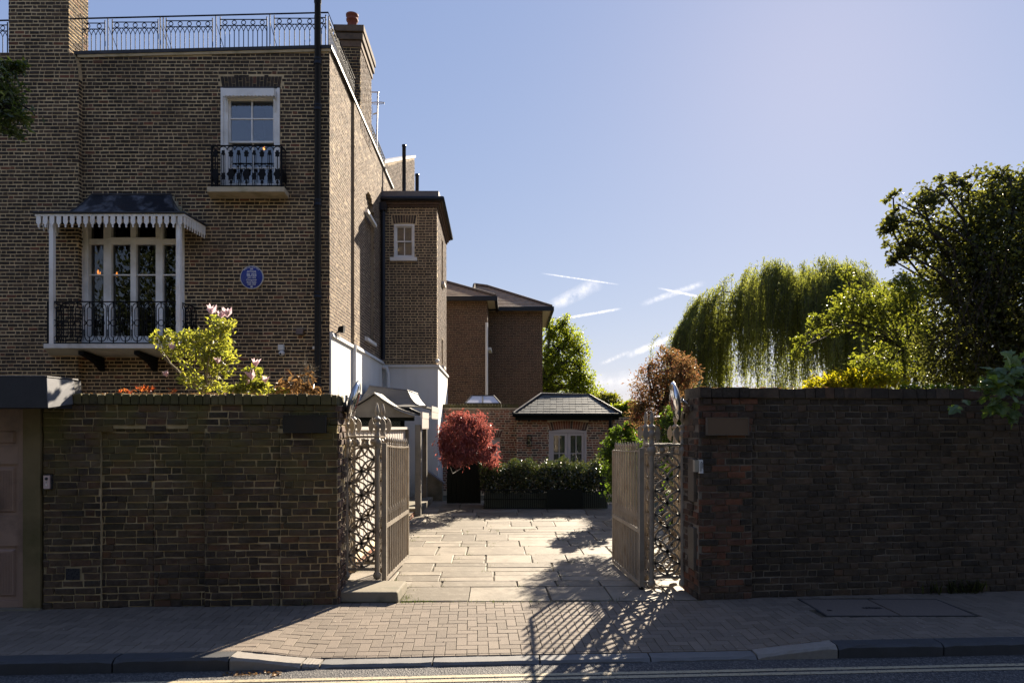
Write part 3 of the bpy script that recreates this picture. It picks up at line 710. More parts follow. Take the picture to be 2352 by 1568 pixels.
for c0, c1 in ((.075, dL/2-.075), (dL/2+.075, dL-.075)):
    for a, b in ((zs[1], zs[2]), (zs[5], zs[6]), (zs[7], zs[8])):
        o = obj('door_panel', panelbox(MB(), c0+.02, c1-.02, a+.012, b-.012, -.004, -.0195, .018), M['door_paint'], D)
        mb = MB(); n = int((c1-c0-.08)/.014)
        if b-a > .25:
            for i in range(n): u = c0+.045+i*.014; panelbox(mb, u, u+.007, a+.045, b-.045, .0005, -.0035)
        else:
            for i in range(6):
                s = .045+i*.014
                if c1-s-(c0+s) > .02 and b-s-.006 > a+s: 
                    panelbox(mb, c0+s, c1-s, b-s-.006, b-s, .0005, -.0035); panelbox(mb, c0+s, c1-s, a+s, a+s+.006, .0005, -.0035)
        obj('reeding', mb, M['door_paint'], o)
lp = obj('letter_plate', panelbox(MB(), dL-.40, dL-.245, zs[3], zs[4], .016, .0025, .006), M['brass'], D)
obj('flap', panelbox(MB(), dL-.375, dL-.27, zs[3]+.018, zs[4]-.018, .021, .0165, .003), M['brass'], lp)
post = lambda u0, u1: panelbox(MB(), u0, u1, .0185, 1.955, .045, -.16)
obj('door_post', post(dL+.006, dL+.165), M['oak_post'], D); obj('door_post', post(-.17, -.006), M['oak_post'], D)
obj('threshold', panelbox(MB(), -.17, dL+.165, -.02, .018, .06, -.2), M['step_stone'], D)
obj('door_head', panelbox(MB(), -.17, dL+.165, 1.957, 2.03, .047, -.16), M['oak_post'], D)
hd = thing('door_hood', (-5.2, 6.3, 1.95), 'lead covered box hood over the panelled street door', 'canopy')
fy = 6.24; xr = PX(107, fy); zt, zb2 = PZ(866, fy), PZ(936, fy)
hx = -6.3
mb = MB().hexa([(hx,fy-.02,zb2),(xr,fy,zb2),(xr+.01,6.75,zb2),(hx,6.6,zb2),(hx,fy+.01,zt),(xr-.03,fy+.03,zt),(xr-.03+.02,6.75,zt),(hx,6.6,zt)])
obj('lead_sheet', mb, M['lead'], hd)
obj('lead_end', MB().hexa([(xr+.002,fy+.004,zb2),(xr+.012,fy+.004,zb2),(xr+.022,6.62,zb2+.05),(xr+.0115,6.62,zb2+.05),(xr-.028,fy+.032,zt-.004),(xr-.018,fy+.032,zt-.004),(xr+.005,6.62,zt-.004),(xr-.014,6.62,zt-.004)]), M['lead_pale'], hd)  # end in paler lead than the front; its sunlit brightness put into the colour
obj('lead_roll', MB().tube([(hx,fy+.02,zt+.006),(xr-.03,fy+.04,zt+.006)], .011, 8).tube([(xr-.03,fy+.04,zt+.006),(xr-.01,6.7,zt+.006)], .011, 8), M['lead'], hd)
# ---------------------------------------------------------------- cast iron gate piers (open square cages) and gate leaves
GP = M['gate_paint']
def gate_pier(cx, cy, zb, label):
    """cage of four posts with interlaced ring panels; cx,cy centre, zb level of the ground under it"""
    t = thing('gate_pier', (cx, cy, zb), label, 'gate pier', 'cast iron gate piers')
    h = .168; ztop = 1.545+zb; zr = 1.445+zb
    for k, (sx, sy) in enumerate(((-1,-1), (1,-1), (1,1), (-1,1))):
        x, y = cx+sx*h, cy+sy*h
        mb = MB()
        mb.lathe((x, y, zb), [(.001,0),(.018,.002),(.036,.018),(.045,.045),(.038,.072),(.026,.088),(.030,.10),(.027,.115)], 14)
        mb.lathe((x, y, zb), [(.027,.115),(.027,1.43)], 10, smooth=False)
        mb.lathe((x, y, zb), [(.030,1.43),(.034,1.445),(.046,1.465),(.050,1.487),(.046,1.51),(.034,1.528),(.030,1.535)], 14)
        obj('post', mb, GP, t)
        fin = MB(); z0 = ztop+.012
        fin.lathe((x, y, z0), [(.032,0),(.030,.02),(.026,.028),(.026,.075),(.034,.082),(.034,.135),(.026,.142),(.028,.158),(.040,.175),(.043,.184),(.034,.196),(.021,.205),(.015,.215),(.013,.226),(.024,.25),(.026,.27),(.020,.305),(.009,.345),(.001,.362)], 10)
        f_ = obj('finial', fin, GP, t)
        for s in (-1, 1):                             # crescent axe blades
            poly = []; zc = z0+.11
            for i in range(9):
                a = -1.22+2.44*i/8; poly.append((x+s*(.028+.066*math.cos(a)), y-.006, zc+.088*math.sin(a)/math.sin(1.22)))
            inner = [(x+s*(.032), y-.006, zc+.016), (x+s*(.032), y-.006, zc-.016)]
            mid = [(x+s*(.055-.012*abs(1)), y-.006, zc+.035), (x+s*(.043), y-.006, zc-.035)]
            poly = poly+[mid[0], inner[0], inner[1], mid[1]]
            if s < 0: poly = poly[::-1]
            mb = MB()
            c_ = Vector((x+s*.05, y-.006, zc)); n = len(poly)
            mb.prism(poly, (0, .012, 0))
            obj('axe_blade', mb, GP, f_)
    ends = [(-1,-1), (1,-1), (1,1), (-1,1)]
    for k in range(4):
        a = Vector((cx+ends[k][0]*h, cy+ends[k][1]*h, 0)); b = Vector((cx+ends[(k+1)%4][0]*h, cy+ends[(k+1)%4][1]*h, 0)); d = (b-a).normalized(); nrm = Vector((d.y, -d.x, 0))
        mb = MB()
        mb.bar(a+d*(-.03 if k % 2 == 0 else .031)+Z*(ztop), b-d*(-.03 if k % 2 == 0 else .031)+Z*(ztop), .062, .022)
        obj('top_rail', mb, GP, t)
        obj('middle_rail', MB().bar(a+d*.028+Z*zr, b-d*.028+Z*zr, .03, .016), GP, t)
        obj('bottom_rail', MB().bar(a+d*.028+Z*(zb+.115), b-d*.028+Z*(zb+.115), .03, .03), GP, t)
        for i in (1, 2):
            c = a+(b-a)*i/3+Z*(zb+1.488); mb = MB()
            mb.lathe(c-Z*.034, [(.012,0),(.030,.012),(.036,.034),(.030,.056),(.012,.068)] if (i+k) % 2 else [(.02,0),(.028,.01),(.02,.02),(.02,.048),(.028,.058),(.02,.068)], 10)
            obj('baluster_ball', mb, GP, t)
        # ring lattice: circles crossed by quarter arcs round the cell corners
        mb = MB(); r = .136; mid = (a+b)/2; w_ = .019; dp = .016; c0 = zb+.13+.004; n = int(round((zr-.012-c0)/(2*r))) or 1; cell = (zr-.010-c0)/n; r2 = cell/2
        def arc(cu, cz, ru, rz, a0, a1, st):
            pts = []
            for i in range(st+1):
                an = a0+(a1-a0)*i/st; pts.append(mid+d*(cu+ru*math.cos(an))+Z*(cz+rz*math.sin(an)))
            vs = []
            for i, p_ in enumerate(pts):
                an = a0+(a1-a0)*i/st; out = (d*math.cos(an)+Z*math.sin(an)).normalized()
                for s1, s2 in ((-1,-1),(1,-1),(1,1),(-1,1)): vs.append(p_+out*s1*w_/2+nrm*s2*dp/2)
            fs = [(i*4+k_, i*4+(k_+1)%4, (i+1)*4+(k_+1)%4, (i+1)*4+k_) for i in range(st) for k_ in range(4)]
            mb.add(vs, fs)
        for j in range(n):
            cz = c0+cell*(j+.5)
            arc(0, cz, r-.004, r2-.004, 0, 2*math.pi, 28)
            for sx, sz, a0 in ((-1,-1,0), (1,-1,math.pi/2), (1,1,math.pi), (-1,1,1.5*math.pi)): arc(sx*r, cz+sz*r2, r-.003, r2-.003, a0, a0+math.pi/2, 8)
        obj('ring_lattice', mb, GP, t)
    return t
LP = (-1.462-.168, 7.4+.168); RP = (1.515+.168, 7.4+.168)
gate_pier(LP[0], LP[1], .105, 'taupe openwork iron gate pier standing on the stone block at the left wall end')
gate_pier(RP[0], RP[1], .02, 'taupe openwork iron gate pier beside the right brick pier')
# flat fixing boxes that tie the piers to the brick ends
for (x0, x1, y, zlist, side) in ((-1.853, -1.805, 7.36, ((.52+.07, 1.0), (.235, .62)), 'left'), (1.86, 1.91, 7.42, ((.95, 1.37), (.18, .62)), 'right')):
    for (za, zc), up in zip(((.99, 1.43), (.29, .72)), ('upper', 'lower')):
        xx0, xx1 = (x0-.05, x1+.02) if side == 'left' else (x0-.0, x1+.045)
        yy = 7.22 if side == 'left' else 7.0
        mb = MB().box((xx0, yy, za), (xx1, yy+.22, zc))
        o = obj('fixing_box', mb, M['gate_dark'], label=f'{up} flat iron fixing box between the {side} brick wall end and its gate pier', cat='gate fixing', group='gate pier fixing boxes')
        bv = o.modifiers.new('edge', 'BEVEL'); bv.width = .004
def gate_leaf(hx, hy, fx, fy_, z0, label, dip):
    A = Vector((hx, hy, 0)); B = Vector((fx, fy_, 0)); d = (B-A).normalized(); L = (B-A).length; nrm = Vector((d.y, -d.x, 0))
    t = thing('gate_leaf', (hx, hy, z0), label, 'gate', 'open iron gate leaves')
    zb, zm0, zm1, zt = z0+.02, z0+.60, z0+.645, z0+1.50
    top = lambda s: zt-dip*math.sin(min(s/L, 1)*math.pi*.5)
    mb = MB()
    mb.bar(A+Z*zb, A+Z*(top(0)+.03), .048, .048, nrm); obj('hinge_stile', mb, GP, t)
    mb = MB().bar(B+Z*zb, B+Z*(top(L)+.004), .032, .032, nrm); obj('meeting_stile', mb, GP, t)
    obj('bottom_rail', MB().bar(A+d*.026+Z*(zb+.022), B-d*.018+Z*(zb+.022), .03, .044), GP, t)
    obj('middle_rail', MB().bar(A+d*.026+Z*((zm0+zm1)/2), B-d*.018+Z*((zm0+zm1)/2), .03, .045), GP, t)
    pts = [A+d*(.026+(L-.044)*i/10)+Z*top(L*i/10) for i in range(11)]
    mb = MB()
    for p_, q_ in zip(pts[:-1], pts[1:]): mb.bar(p_, q_, .032, .018)
    obj('top_rail', mb, GP, t)
    n = 11
    for i in range(1, n):
        s = L*i/n; p_ = A+d*s; zz = top(s); mb = MB()
        mb.lathe(p_, [(.0128,zb+.044),(.0128,zm0)], 8); mb.lathe(p_, [(.0128,zm1),(.0128,zz-.009)], 8)
        mb.lathe(p_, [(.008,zz+.009),(.010,zz+.02),(.016,zz+.028),(.010,zz+.036),(.013,zz+.05),(.017,zz+.065),(.012,zz+.085),(.001,zz+.112)], 8)
        obj('bar', mb, GP, t)
        s2 = L*(i-.5)/n; p2 = A+d*s2; mb = MB()
        mb.lathe(p2, [(.006,zb+.044),(.006,zm0)], 8)
        mb.lathe(p2, [(.008,zm1),(.008,zm1+.085),(.015,zm1+.095),(.010,zm1+.105),(.014,zm1+.125),(.009,zm1+.15),(.001,zm1+.17)], 8)
        obj('dog_bar', mb, GP, t)
    mb = MB().lathe(A+Z*0, [(.027,z0-.01),(.027,z0+.03)], 12); obj('pivot', mb, M['black_iron'], t)
    return t
gate_leaf(-1.385, 7.42, -1.345, 8.8, .055, 'left taupe iron gate leaf folded open against the white boarded fence', .05)
gate_leaf(1.405, 7.42, 1.306, 8.78, .0, 'right taupe iron gate leaf standing open in front of the ivy', .04)

# ---------------------------------------------------------------- convex mirrors on brackets
def mirror(c, nrm, rad, wall_pt, label):
    c = Vector(c); nrm = Vector(nrm).normalized()
    t = thing('convex_mirror', c, label, 'mirror', 'convex traffic mirrors at the gateway')
    prof = [(rad*math.sin(a), .055*(math.cos(a*1.0)-math.cos(1.57))) for a in np.linspace(1.57, .001, 9)]
    obj('mirror_dome', MB().lathe(c, prof, 40, nrm), M['chrome'], t)
    obj('back_shell', MB().lathe(c-nrm*.001, [(rad*.2,-.05),(rad*.6,-.04),(rad*1.0,-.012),(rad*1.02,-.004),(rad*1.02,0)], 40, nrm), M['steel'], t)
    mb = MB(); pts = [c+(nrm*-.05)]
    wp = Vector(wall_pt); k = c-nrm*.075
    mb.tube([c-nrm*.045, k, wp], .011, 8)
    obj('bracket_arm', mb, M['steel'], t)
    mb = MB().box(wp-Vector((.012,.012,.04)), wp+Vector((.012,.03,.04))); mb.lathe(k-Z*.03, [(.014,0),(.014,.06)], 10); obj('bracket_clamp', mb, M['steel'], t)
mirror(P(812, 918, 7.15), (.952, .16, -.255), .205, (-1.745, 7.12, PZ(932, 7.1)), 'round convex mirror tilted on an arm at the top of the left wall end')
mirror(P(1551, 920, 7.35), (-.983, .12, -.14), .205, (1.885, 7.22, PZ(930, 7.2)), 'round convex mirror seen edge on beside the right brick pier top')
# ---------------------------------------------------------------- main house
HY = 12.0; XC = PX(757, HY)                 # front plane, right hand corner
sdv = Vector((-.027, 1, 0)).normalized(); sN = Vector((sdv.y, -sdv.x, 0))
def side_at(y, off=0.): return Vector((XC+(y-HY)*-.027, y, 0))+sN*off
house = thing('town_house', (-6, 14, 0), 'tall brown brick town house with roof railing, canopied French window and iron balconies', 'house')
ZTL, ZTR, ZBAND = PZ(128, HY), PZ(114, HY), PZ(765, HY)
XL = PX(181, HY); Wf = XC-XL
hole1 = (0., PX(424, HY)-XL, PZ(787, HY), PZ(500, HY)); hole2 = (PX(509, HY)-XL, PX(643, HY)-XL, PZ(428, HY), PZ(203, HY))
mb = MB(); core(mb, (XL, HY, 0), X, Z, -Y_, Wf-.018, ZTL-.02, .30, [hole1, hole2])
mb.hexa([(XL,HY,ZTL-.018),(XC-.018,HY,ZTL-.018),(XC-.018,HY+.3,ZTL-.018),(XL,HY+.3,ZTL-.018),(XL,HY,ZTL-.01),(XC-.018,HY,ZTR-.01),(XC-.018,HY+.3,ZTR-.01),(XL,HY+.3,ZTL-.01)])
fw = obj('front_wall', mb, M['house_mortar'], house)
rng = random.Random(31); C_, BD = .0636, .0185
fb = layout(Wf, ZTR, C_, BD, .160, .073, .0125, 'flemish', rng, 2.1)
arch_u = (PX(506, HY)-XL, PX(648, HY)-XL); arch_z = (PZ(203, HY), PZ(176, HY))
fb = cut(fb, [hole1, hole2, (arch_u[0]+.002, arch_u[1]-.002, *arch_z)])
fb = [b for b in fb if b[3] < ZTL-.02+(ZTR-ZTL)*(b[0]/Wf)]
slot = lambda p, a: -abs(p.x+4.7)-abs(p.z-5.6)
lay_bricks(fw, fb, (XL, HY, 0), X, Z, -Y_, M['house_brick'], rng, 260, slot, 'brick', cham=.004, proud=(.003,.009), sizes=(.160,.073), jit=.003)
# flat arch of rubbed bricks
n = 17
for i in range(n):
    f0, f1 = i/n, (i+1)/n; w0 = arch_u[1]-arch_u[0]; ins = .035
    b0, b1 = arch_u[0]+ins+(w0-2*ins)*f0+.005, arch_u[0]+ins+(w0-2*ins)*f1-.005; t0, t1 = arch_u[0]+w0*f0+.005, arch_u[0]+w0*f1-.005
    za, zb_ = arch_z[0]+.008, arch_z[1]-.004
    mid = .5+.12*((i % 3)-1)
    mb = MB()
    for (s0, s1) in (((0, mid-.03), (mid+.03, 1)) if i % 2 else ((0, 1),)):
        L0 = lambda k, a, b: XL+a+(b-a)*k
        zA, zB = za+(zb_-za)*s0, za+(zb_-za)*s1
        mb.hexa([(L0(s0,b0,t0),HY-.009,zA),(L0(s0,b1,t1),HY-.009,zA),(L0(s0,b1,t1),HY+.01,zA),(L0(s0,b0,t0),HY+.01,zA),(L0(s1,b0,t0),HY-.009,zB),(L0(s1,b1,t1),HY-.009,zB),(L0(s1,b1,t1),HY+.01,zB),(L0(s1,b0,t0),HY+.01,zB)])
    obj('arch_brick', mb, M['house_brick'], fw)
# projecting left bay and its chimney stack
YB = 11.88; XBL = PX(-170, YB); XBR = PX(180, YB); zsh = PZ(180, YB)
mb = MB(); core(mb, (XBL, YB, 0), X, Z, -Y_, XBR-XBL, zsh, HY-YB+.25)
bay = obj('bay_wall', mb, M['house_mortar'], house)
bb = layout(XBR-XBL, zsh, C_, BD, .160, .073, .0125, 'flemish', rng, 2.1)
lay_bricks(bay, bb, (XBL, YB, 0), X, Z, -Y_, M['house_brick'], rng, 0, None, cham=.004, proud=(.003,.009), jit=.003)
lay_bricks(bay, layout(HY-YB, zsh, C_, BD, .1, .05, .0125, 'flemish', rng, 2.1), (XBR, YB, 0), Y_, Z, X, M['house_brick'], rng, 0, None, detail=False, stuff='return_brickwork')
# shoulder courses stepping in to the stack
XS0, XS1 = PX(20, YB), PX(158, YB); zcop = PZ(125, YB); nst = int((zcop-zsh)/C_)
mb = MB(); br = []
for i in range(nst+1):
    z0 = zsh+i*C_; k = 1-math.sqrt(max(1-(i/(nst+1.))**2, 0)); xr_ = XBR-(XBR-XS1)*min(k*1.25, 1); xl_ = XBL
    mb.box((xl_, YB, z0+.0005), (xr_, HY+.28, z0+C_))
    br += [(a, b, i*C_+BD/2, (i+1)*C_-BD/2) for a, b, c, d in layout(xr_-xl_, C_*.99, C_, BD, .160, .073, .0125, 'flemish', rng)]
sh = obj('shoulder', mb, M['house_mortar'], house)
lay_bricks(sh, br, (XBL, YB, zsh), X, Z, -Y_, M['house_brick'], rng, 0, None, cham=.004, proud=(.003,.009), jit=.003)
zsk = zsh+(nst+1)*C_; ztk = 10.2
def brick_box(name, x0, x1, y0, y1, z0, z1, mats, parent, c=C_, faces='fr', bond='flemish', st=.160, hd=.073, bd=BD, right_mats=None):
    o = obj(name, MB().box((x0,y0,z0),(x1,y1,z1)), mats[1], parent)
    if 'f' in faces: lay_bricks(o, layout(x1-x0, z1-z0, c, bd, st, hd, .0125, bond, rng), (x0,y0,z0), X, Z, -Y_, mats[0], rng, 0, None, cham=.004, proud=(.003,.009), jit=.003)
    if 'r' in faces: lay_bricks(o, layout(y1-y0, z1-z0, c, bd, st, hd, .0125, bond, rng), (x1,y0,z0), Y_, Z, X, (right_mats or mats)[0], rng, 0, None, detail=False, stuff='side_brickwork')
    return o
brick_box('chimney_stack', XS0, XS1, YB, HY+.42, zsk+.001, ztk, (M['house_brick'], M['house_mortar']), house)
# coping, roof, railing
def sloped(x, k=0.): return ZTL+(ZTR-ZTL)*((x-XL)/Wf)+k
mb = MB(); xa, xb = XBR-.12, XC+.05
mb.hexa([(xa,HY-.06,sloped(xa,-.008)),(xb,HY-.06,sloped(xb,-.008)),(xb,HY+.32,sloped(xb,-.008)),(xa,HY+.32,sloped(xa,-.008)),(xa,HY-.06,sloped(xa,.05)),(xb,HY-.06,sloped(xb,.05)),(xb,HY+.32,sloped(xb,.05)),(xa,HY+.32,sloped(xa,.05))])
A0, A1 = side_at(HY+.33, -.30), side_at(19., -.30); B0, B1 = side_at(HY+.33, .06), side_at(19., .11)
zc0, zc1 = ZTR-.008, ZTR+.05
mb.hexa([A0+Z*zc0, B0+Z*zc0, B1+Z*zc0, A1+Z*zc0, A0+Z*zc1, B0+Z*zc1, B1+Z*zc1, A1+Z*zc1])
obj('parapet_coping', mb, M['lead'], house)
mb = MB(); mb.hexa([(xa+.05,HY-.03,sloped(xa,-.045)),(xb-.03,HY-.03,sloped(xb,-.045)),(xb-.03,HY-.0005,sloped(xb,-.045)),(xa+.05,HY-.0005,sloped(xa,-.045)),(xa+.05,HY-.045,sloped(xa,-.0085)),(xb-.03,HY-.045,sloped(xb,-.0085)),(xb-.03,HY-.0005,sloped(xb,-.0085)),(xa+.05,HY-.0005,sloped(xa,-.0085))])
obj('coping_mould', mb, M['stone_sill'], house)
obj('roof_deck', MB().hexa([(-10.,HY+.29,8.0),(XC-.29,HY+.29,8.0),(XC-.5,19.,8.0),(-10.,19.,8.0),(-10.,HY+.29,8.06),(XC-.29,HY+.29,8.06),(XC-.5,19.,8.06),(-10.,19.,8.06)]), M['deck'], house)
obj('rear_wall', MB().box((-10.,18.8,0),(XC-.5,19.,8.2)), M['side_mortar'], house)
def rail_panel(mb, p0, p1, zb_, zt_, n):
    """one ornamental panel: uprights crossed into pointed arches, ring frieze above"""
    p0 = Vector(p0); p1 = Vector(p1); d = p1-p0; h = zt_-zb_; r = .009
    zz = lambda f: zb_+h*f
    at = lambda u, f: p0+d*u+Z*zz(f)
    mb.tube([at(0,.03), at(1,.03)], r, 5); mb.tube([at(0,.73), at(1,.73)], r*.8, 5); mb.tube([at(0,.90), at(1,.90)], r, 5)
    for u in (0, 1): mb.tube([at(u,0), at(u,.98)], r*1.1, 5)
    for i in range(1, n): mb.tube([at(i/n,.03), at(i/n,.55)], r*.85, 5)
    for i in range(n):                                   # interlaced pointed arches
        for s in (0, 1):
            u0 = (i+s)/n; u1 = (i+1-s)/n; um = u0+(u1-u0)*1.0
            mb.tube([at(u0,.55), at(u0+(u1-u0)*.25,.64), at(u0+(u1-u0)*.62,.70), at(u1,.73)], r*.75, 4, cap=False)
    m = max(n//2, 1)
    for i in range(m):
        c = at((i+.5)/m, .815); rr = h*.062; du = d.normalized()
        pts = [c+du*rr*math.cos(a)+Z*rr*math.sin(a) for a in np.linspace(0, 2*math.pi, 11)]
        mb.tube(pts, r*.9, 4, cap=False)
RI = M['rail_iron']
zrb = lambda x: sloped(x, .05)
rh = .635
rail = obj('roof_railing', MB().tube([(XS1-.02,HY+.06,zrb(XS1)+rh),(XC-.04,HY+.06,zrb(XC)+rh), side_at(14.4,-.04)+Z*(ZTR+.05+rh)], .013, 6), RI, house)
obj('hand_rail', MB().tube([(XBL,HY+.06,zrb(XBL)+rh),(XS0-.05,HY+.06,zrb(XS0)+rh)], .013, 6), RI, rail); obj('hand_rail', MB().tube([side_at(15.9,-.04)+Z*(ZTR+.05+rh*.85), side_at(18.4,-.04)+Z*(ZTR+.05+rh*.85)], .013, 6), RI, rail)
fr_px = [(189.,241.),(258.,363.),(382.,488.),(506.,613.),(630.,723.),(729.,748.)]
for a, b in fr_px:
    xa_, xb_ = PX(a, HY+.06), PX(b, HY+.06)
    mb = MB(); nb = max(int(round((b-a)/11.)), 1); rail_panel(mb, (xa_,HY+.06,0), (xb_,HY+.06,0), zrb((xa_+xb_)/2), zrb((xa_+xb_)/2)+rh*.96, nb); obj('railing_panel', mb, RI, rail)
for a in (248, 368, 375, 496, 620):
    xa_ = PX(a, HY+.06); obj('railing_post', MB().tube([(xa_,HY+.06,zrb(xa_)),(xa_,HY+.06,zrb(xa_)+rh)], .010, 5).tube([(xa_,HY+.06,zrb(xa_)+rh*.8),(xa_+.08,HY+.5,zrb(xa_)-.1)], .006, 4), RI, rail)
mb = MB(); rail_panel(mb, (PX(-90,HY+.06),HY+.06,0), (PX(17,HY+.06),HY+.06,0), zrb(XS0), zrb(XS0)+rh*.96, 10); obj('railing_panel', mb, RI, rail)
for k in range(3):
    ya, yb = HY+.1+k*.78, HY+.8+k*.78; mb = MB(); rail_panel(mb, side_at(ya,-.04), side_at(yb,-.04), ZTR+.05, ZTR+.05+rh*.96, 9); obj('railing_panel', mb, RI, rail)
for k in range(3):
    ya, yb = 15.95+k*.8, 16.7+k*.8; mb = MB(); rail_panel(mb, side_at(ya,-.04), side_at(yb,-.04), ZTR+.05, ZTR+.05+rh*.82, 8); obj('railing_panel', mb, RI, rail)
# sunlit side wall: front part, then a part set 5 cm forward with a blind arch
YS = 13.88; LA = YS-HY; LB = 19.-YS
mb = MB(); core(mb, side_at(HY)+sdv*.302, sdv, Z, sN, LA-.302, ZTR-.008, .28); core(mb, side_at(HY)+sdv*.0005, sdv, Z, sN, .301, ZTR-.012, .009)
o_ = obj('side_wall', mb, M['side_mortar'], house)
ba = layout(LA, ZTR-.02, C_, BD, .160, .073, .0125, 'flemish', rng, ZBAND+.05)
lay_bricks(o_, ba, side_at(HY), sdv, Z, sN, M['side_brick'], rng, 0, None, cham=.004, proud=(.001,.004), jit=.003, detail=False, stuff='side_brickwork')
na = 14.95-YS; nbw = 16.2-YS; zsp, zap, zsill = PZ(455, 15.5)+.15, 0, 3.75
zsp = 6.55; holes = [(na, nbw, zsill, zsp)]
for k in range(8):
    f0, f1 = k/8, (k+1)/8; c_ = (f0+f1)/2*2-1; holes.append((na+(nbw-na)*f0, na+(nbw-na)*f1, zsp-.001, zsp+.55*math.sqrt(1-c_*c_)))
mb = MB(); core(mb, side_at(YS, .05), sdv, Z, sN, LB, ZTR-.008, .08, holes)
core(mb, side_at(YS, -.032), sdv, Z, sN, LB, ZTR-.008, .2)
o_ = obj('side_wall', mb, M['side_mortar'], house)
ba = layout(LB, ZTR-.02, C_, BD, .160, .073, .0125, 'flemish', rng, ZBAND+.05)
def in_arch(b):
    u, v = (b[0]+b[1])/2, (b[2]+b[3])/2; c_ = (u-na)/(nbw-na)*2-1
    return abs(c_) < 1 and zsill < v < zsp+.55*math.sqrt(max(1-c_*c_, 0))
lay_bricks(o_, [b for b in ba if not in_arch(b)], side_at(YS, .05), sdv, Z, sN, M['side_brick'], rng, 0, None, cham=.004, proud=(.001,.004), jit=.003, detail=False, stuff='side_brickwork')
lay_bricks(o_, [b for b in ba if in_arch(b)], side_at(YS, -.032), sdv, Z, sN, M['side_brick'], rng, 0, None, cham=.004, proud=(.001,.004), jit=.003, detail=False, stuff='niche_brickwork')
# sloping stone sills on the side wall
for (ya, z0) in ((15.0, PZ(500, 15.4)), (15.0, zsill-.08)):
    p_ = side_at(ya, .052); q_ = side_at(ya+1.15, .052)
    obj('stone_sill', MB().hexa([p_+Z*z0, p_+sN*.07+Z*z0, q_+sN*.07+Z*z0, q_+Z*z0, p_+Z*(z0+.1), p_+sN*.07+Z*(z0+.07), q_+sN*.07+Z*(z0+.07), q_+Z*(z0+.1)]), M['white_wood'], house)
# white render base and its capping
zR = ZBAND-.06
for (ya, yb, of) in ((HY+.0, YS-.001, .0), (YS, 17.3, .05)):
    mb = MB(); p_ = side_at(ya, of+.001); q_ = side_at(yb, of+.001)
    mb.hexa([p_, p_+sN*.03, q_+sN*.03, q_, p_+Z*zR, p_+sN*.03+Z*zR, q_+sN*.03+Z*zR, q_+Z*zR]); obj('render_base', mb, M['render_white'], house)
    mb = MB(); mb.hexa([p_+Z*(zR+.0005), p_+sN*.075+Z*(zR+.0005), q_+sN*.075+Z*(zR+.0005), q_+Z*(zR+.0005), p_+Z*(zR+.10), p_+sN*.05+Z*(zR+.075), q_+sN*.05+Z*(zR+.075), q_+Z*(zR+.10)]); obj('render_cap', mb, M['render_white'], house)
mb = MB(); p_ = side_at(YS-.10, .033); mb.tube([p_+sN*.03+Z*0.2, p_+sN*.03+Z*(zR+.05)], .05, 10); obj('white_downpipe', mb, M['render_white'], house)
mb = MB(); p_ = side_at(12.55, .032); q_ = side_at(12.85, .032)
mb.prism([p_+Z*1.6, q_+Z*1.6, q_+Z*2.45]+[p_+(q_-p_)*(.5+.5*math.cos(a))+Z*(2.45+.15*math.sin(a)) for a in np.linspace(.4, 2.75, 6)]+[p_+Z*2.45], sN*.003); obj('blind_niche', mb, paint('render_grey', (.6,.59,.57), .8, var=.1), house)
# side chimney
ch = obj('side_chimney', MB().hexa([side_at(14.5,-.40)+Z*(ZTR-.3), side_at(14.5,.052)+Z*(ZTR-.3), side_at(15.8,.052)+Z*(ZTR-.3), side_at(15.8,-.40)+Z*(ZTR-.3), side_at(14.5,-.40)+Z*10.25, side_at(14.5,.052)+Z*10.25, side_at(15.8,.052)+Z*10.25, side_at(15.8,-.40)+Z*10.25]), M['house_mortar'], house)
cw = .452
lay_bricks(ch, layout(cw, 10.25-ZTR+.3, C_, BD, .160, .073, .0125, 'flemish', rng), side_at(14.5,-.40)+Z*(ZTR-.3), X, Z, -Y_, M['house_brick'], rng, 0, None, cham=.004, jit=.003)
lay_bricks(ch, layout(1.3, 10.25-ZTR+.3, C_, BD, .160, .073, .0125, 'flemish', rng), side_at(14.5,.053)+Z*(ZTR-.3), sdv, Z, sN, M['side_brick'], rng, 0, None, cham=.004, jit=.003, detail=False, stuff='side_brickwork')
for i, (zz, g) in enumerate(((9.82, .03), (9.96, .065), (10.12, .09))):
    obj('chimney_cap', MB().hexa([side_at(14.5-g,-.40-g)+Z*zz, side_at(14.5-g,.052+g)+Z*zz, side_at(15.8+g,.052+g)+Z*zz, side_at(15.8+g,-.40-g)+Z*zz]+[side_at(14.5-g,-.40-g)+Z*(zz+.13), side_at(14.5-g,.052+g)+Z*(zz+.13), side_at(15.8+g,.052+g)+Z*(zz+.13), side_at(15.8+g,-.40-g)+Z*(zz+.13)]), M['wing_brick'], ch)
for yy, s in ((14.75, 1.), (15.45, .92)):
    c_ = side_at(yy, -.17)+Z*10.25
    obj('chimney_pot', MB().lathe(c_, [(.135*s,0),(.12*s,.06),(.105*s,.1),(.10*s,.26),(.125*s,.27),(.13*s,.30),(.11*s,.31),(.11*s,.36),(.135*s,.37),(.135*s,.405),(.08*s,.41)], 16), M['terracotta'], ch)
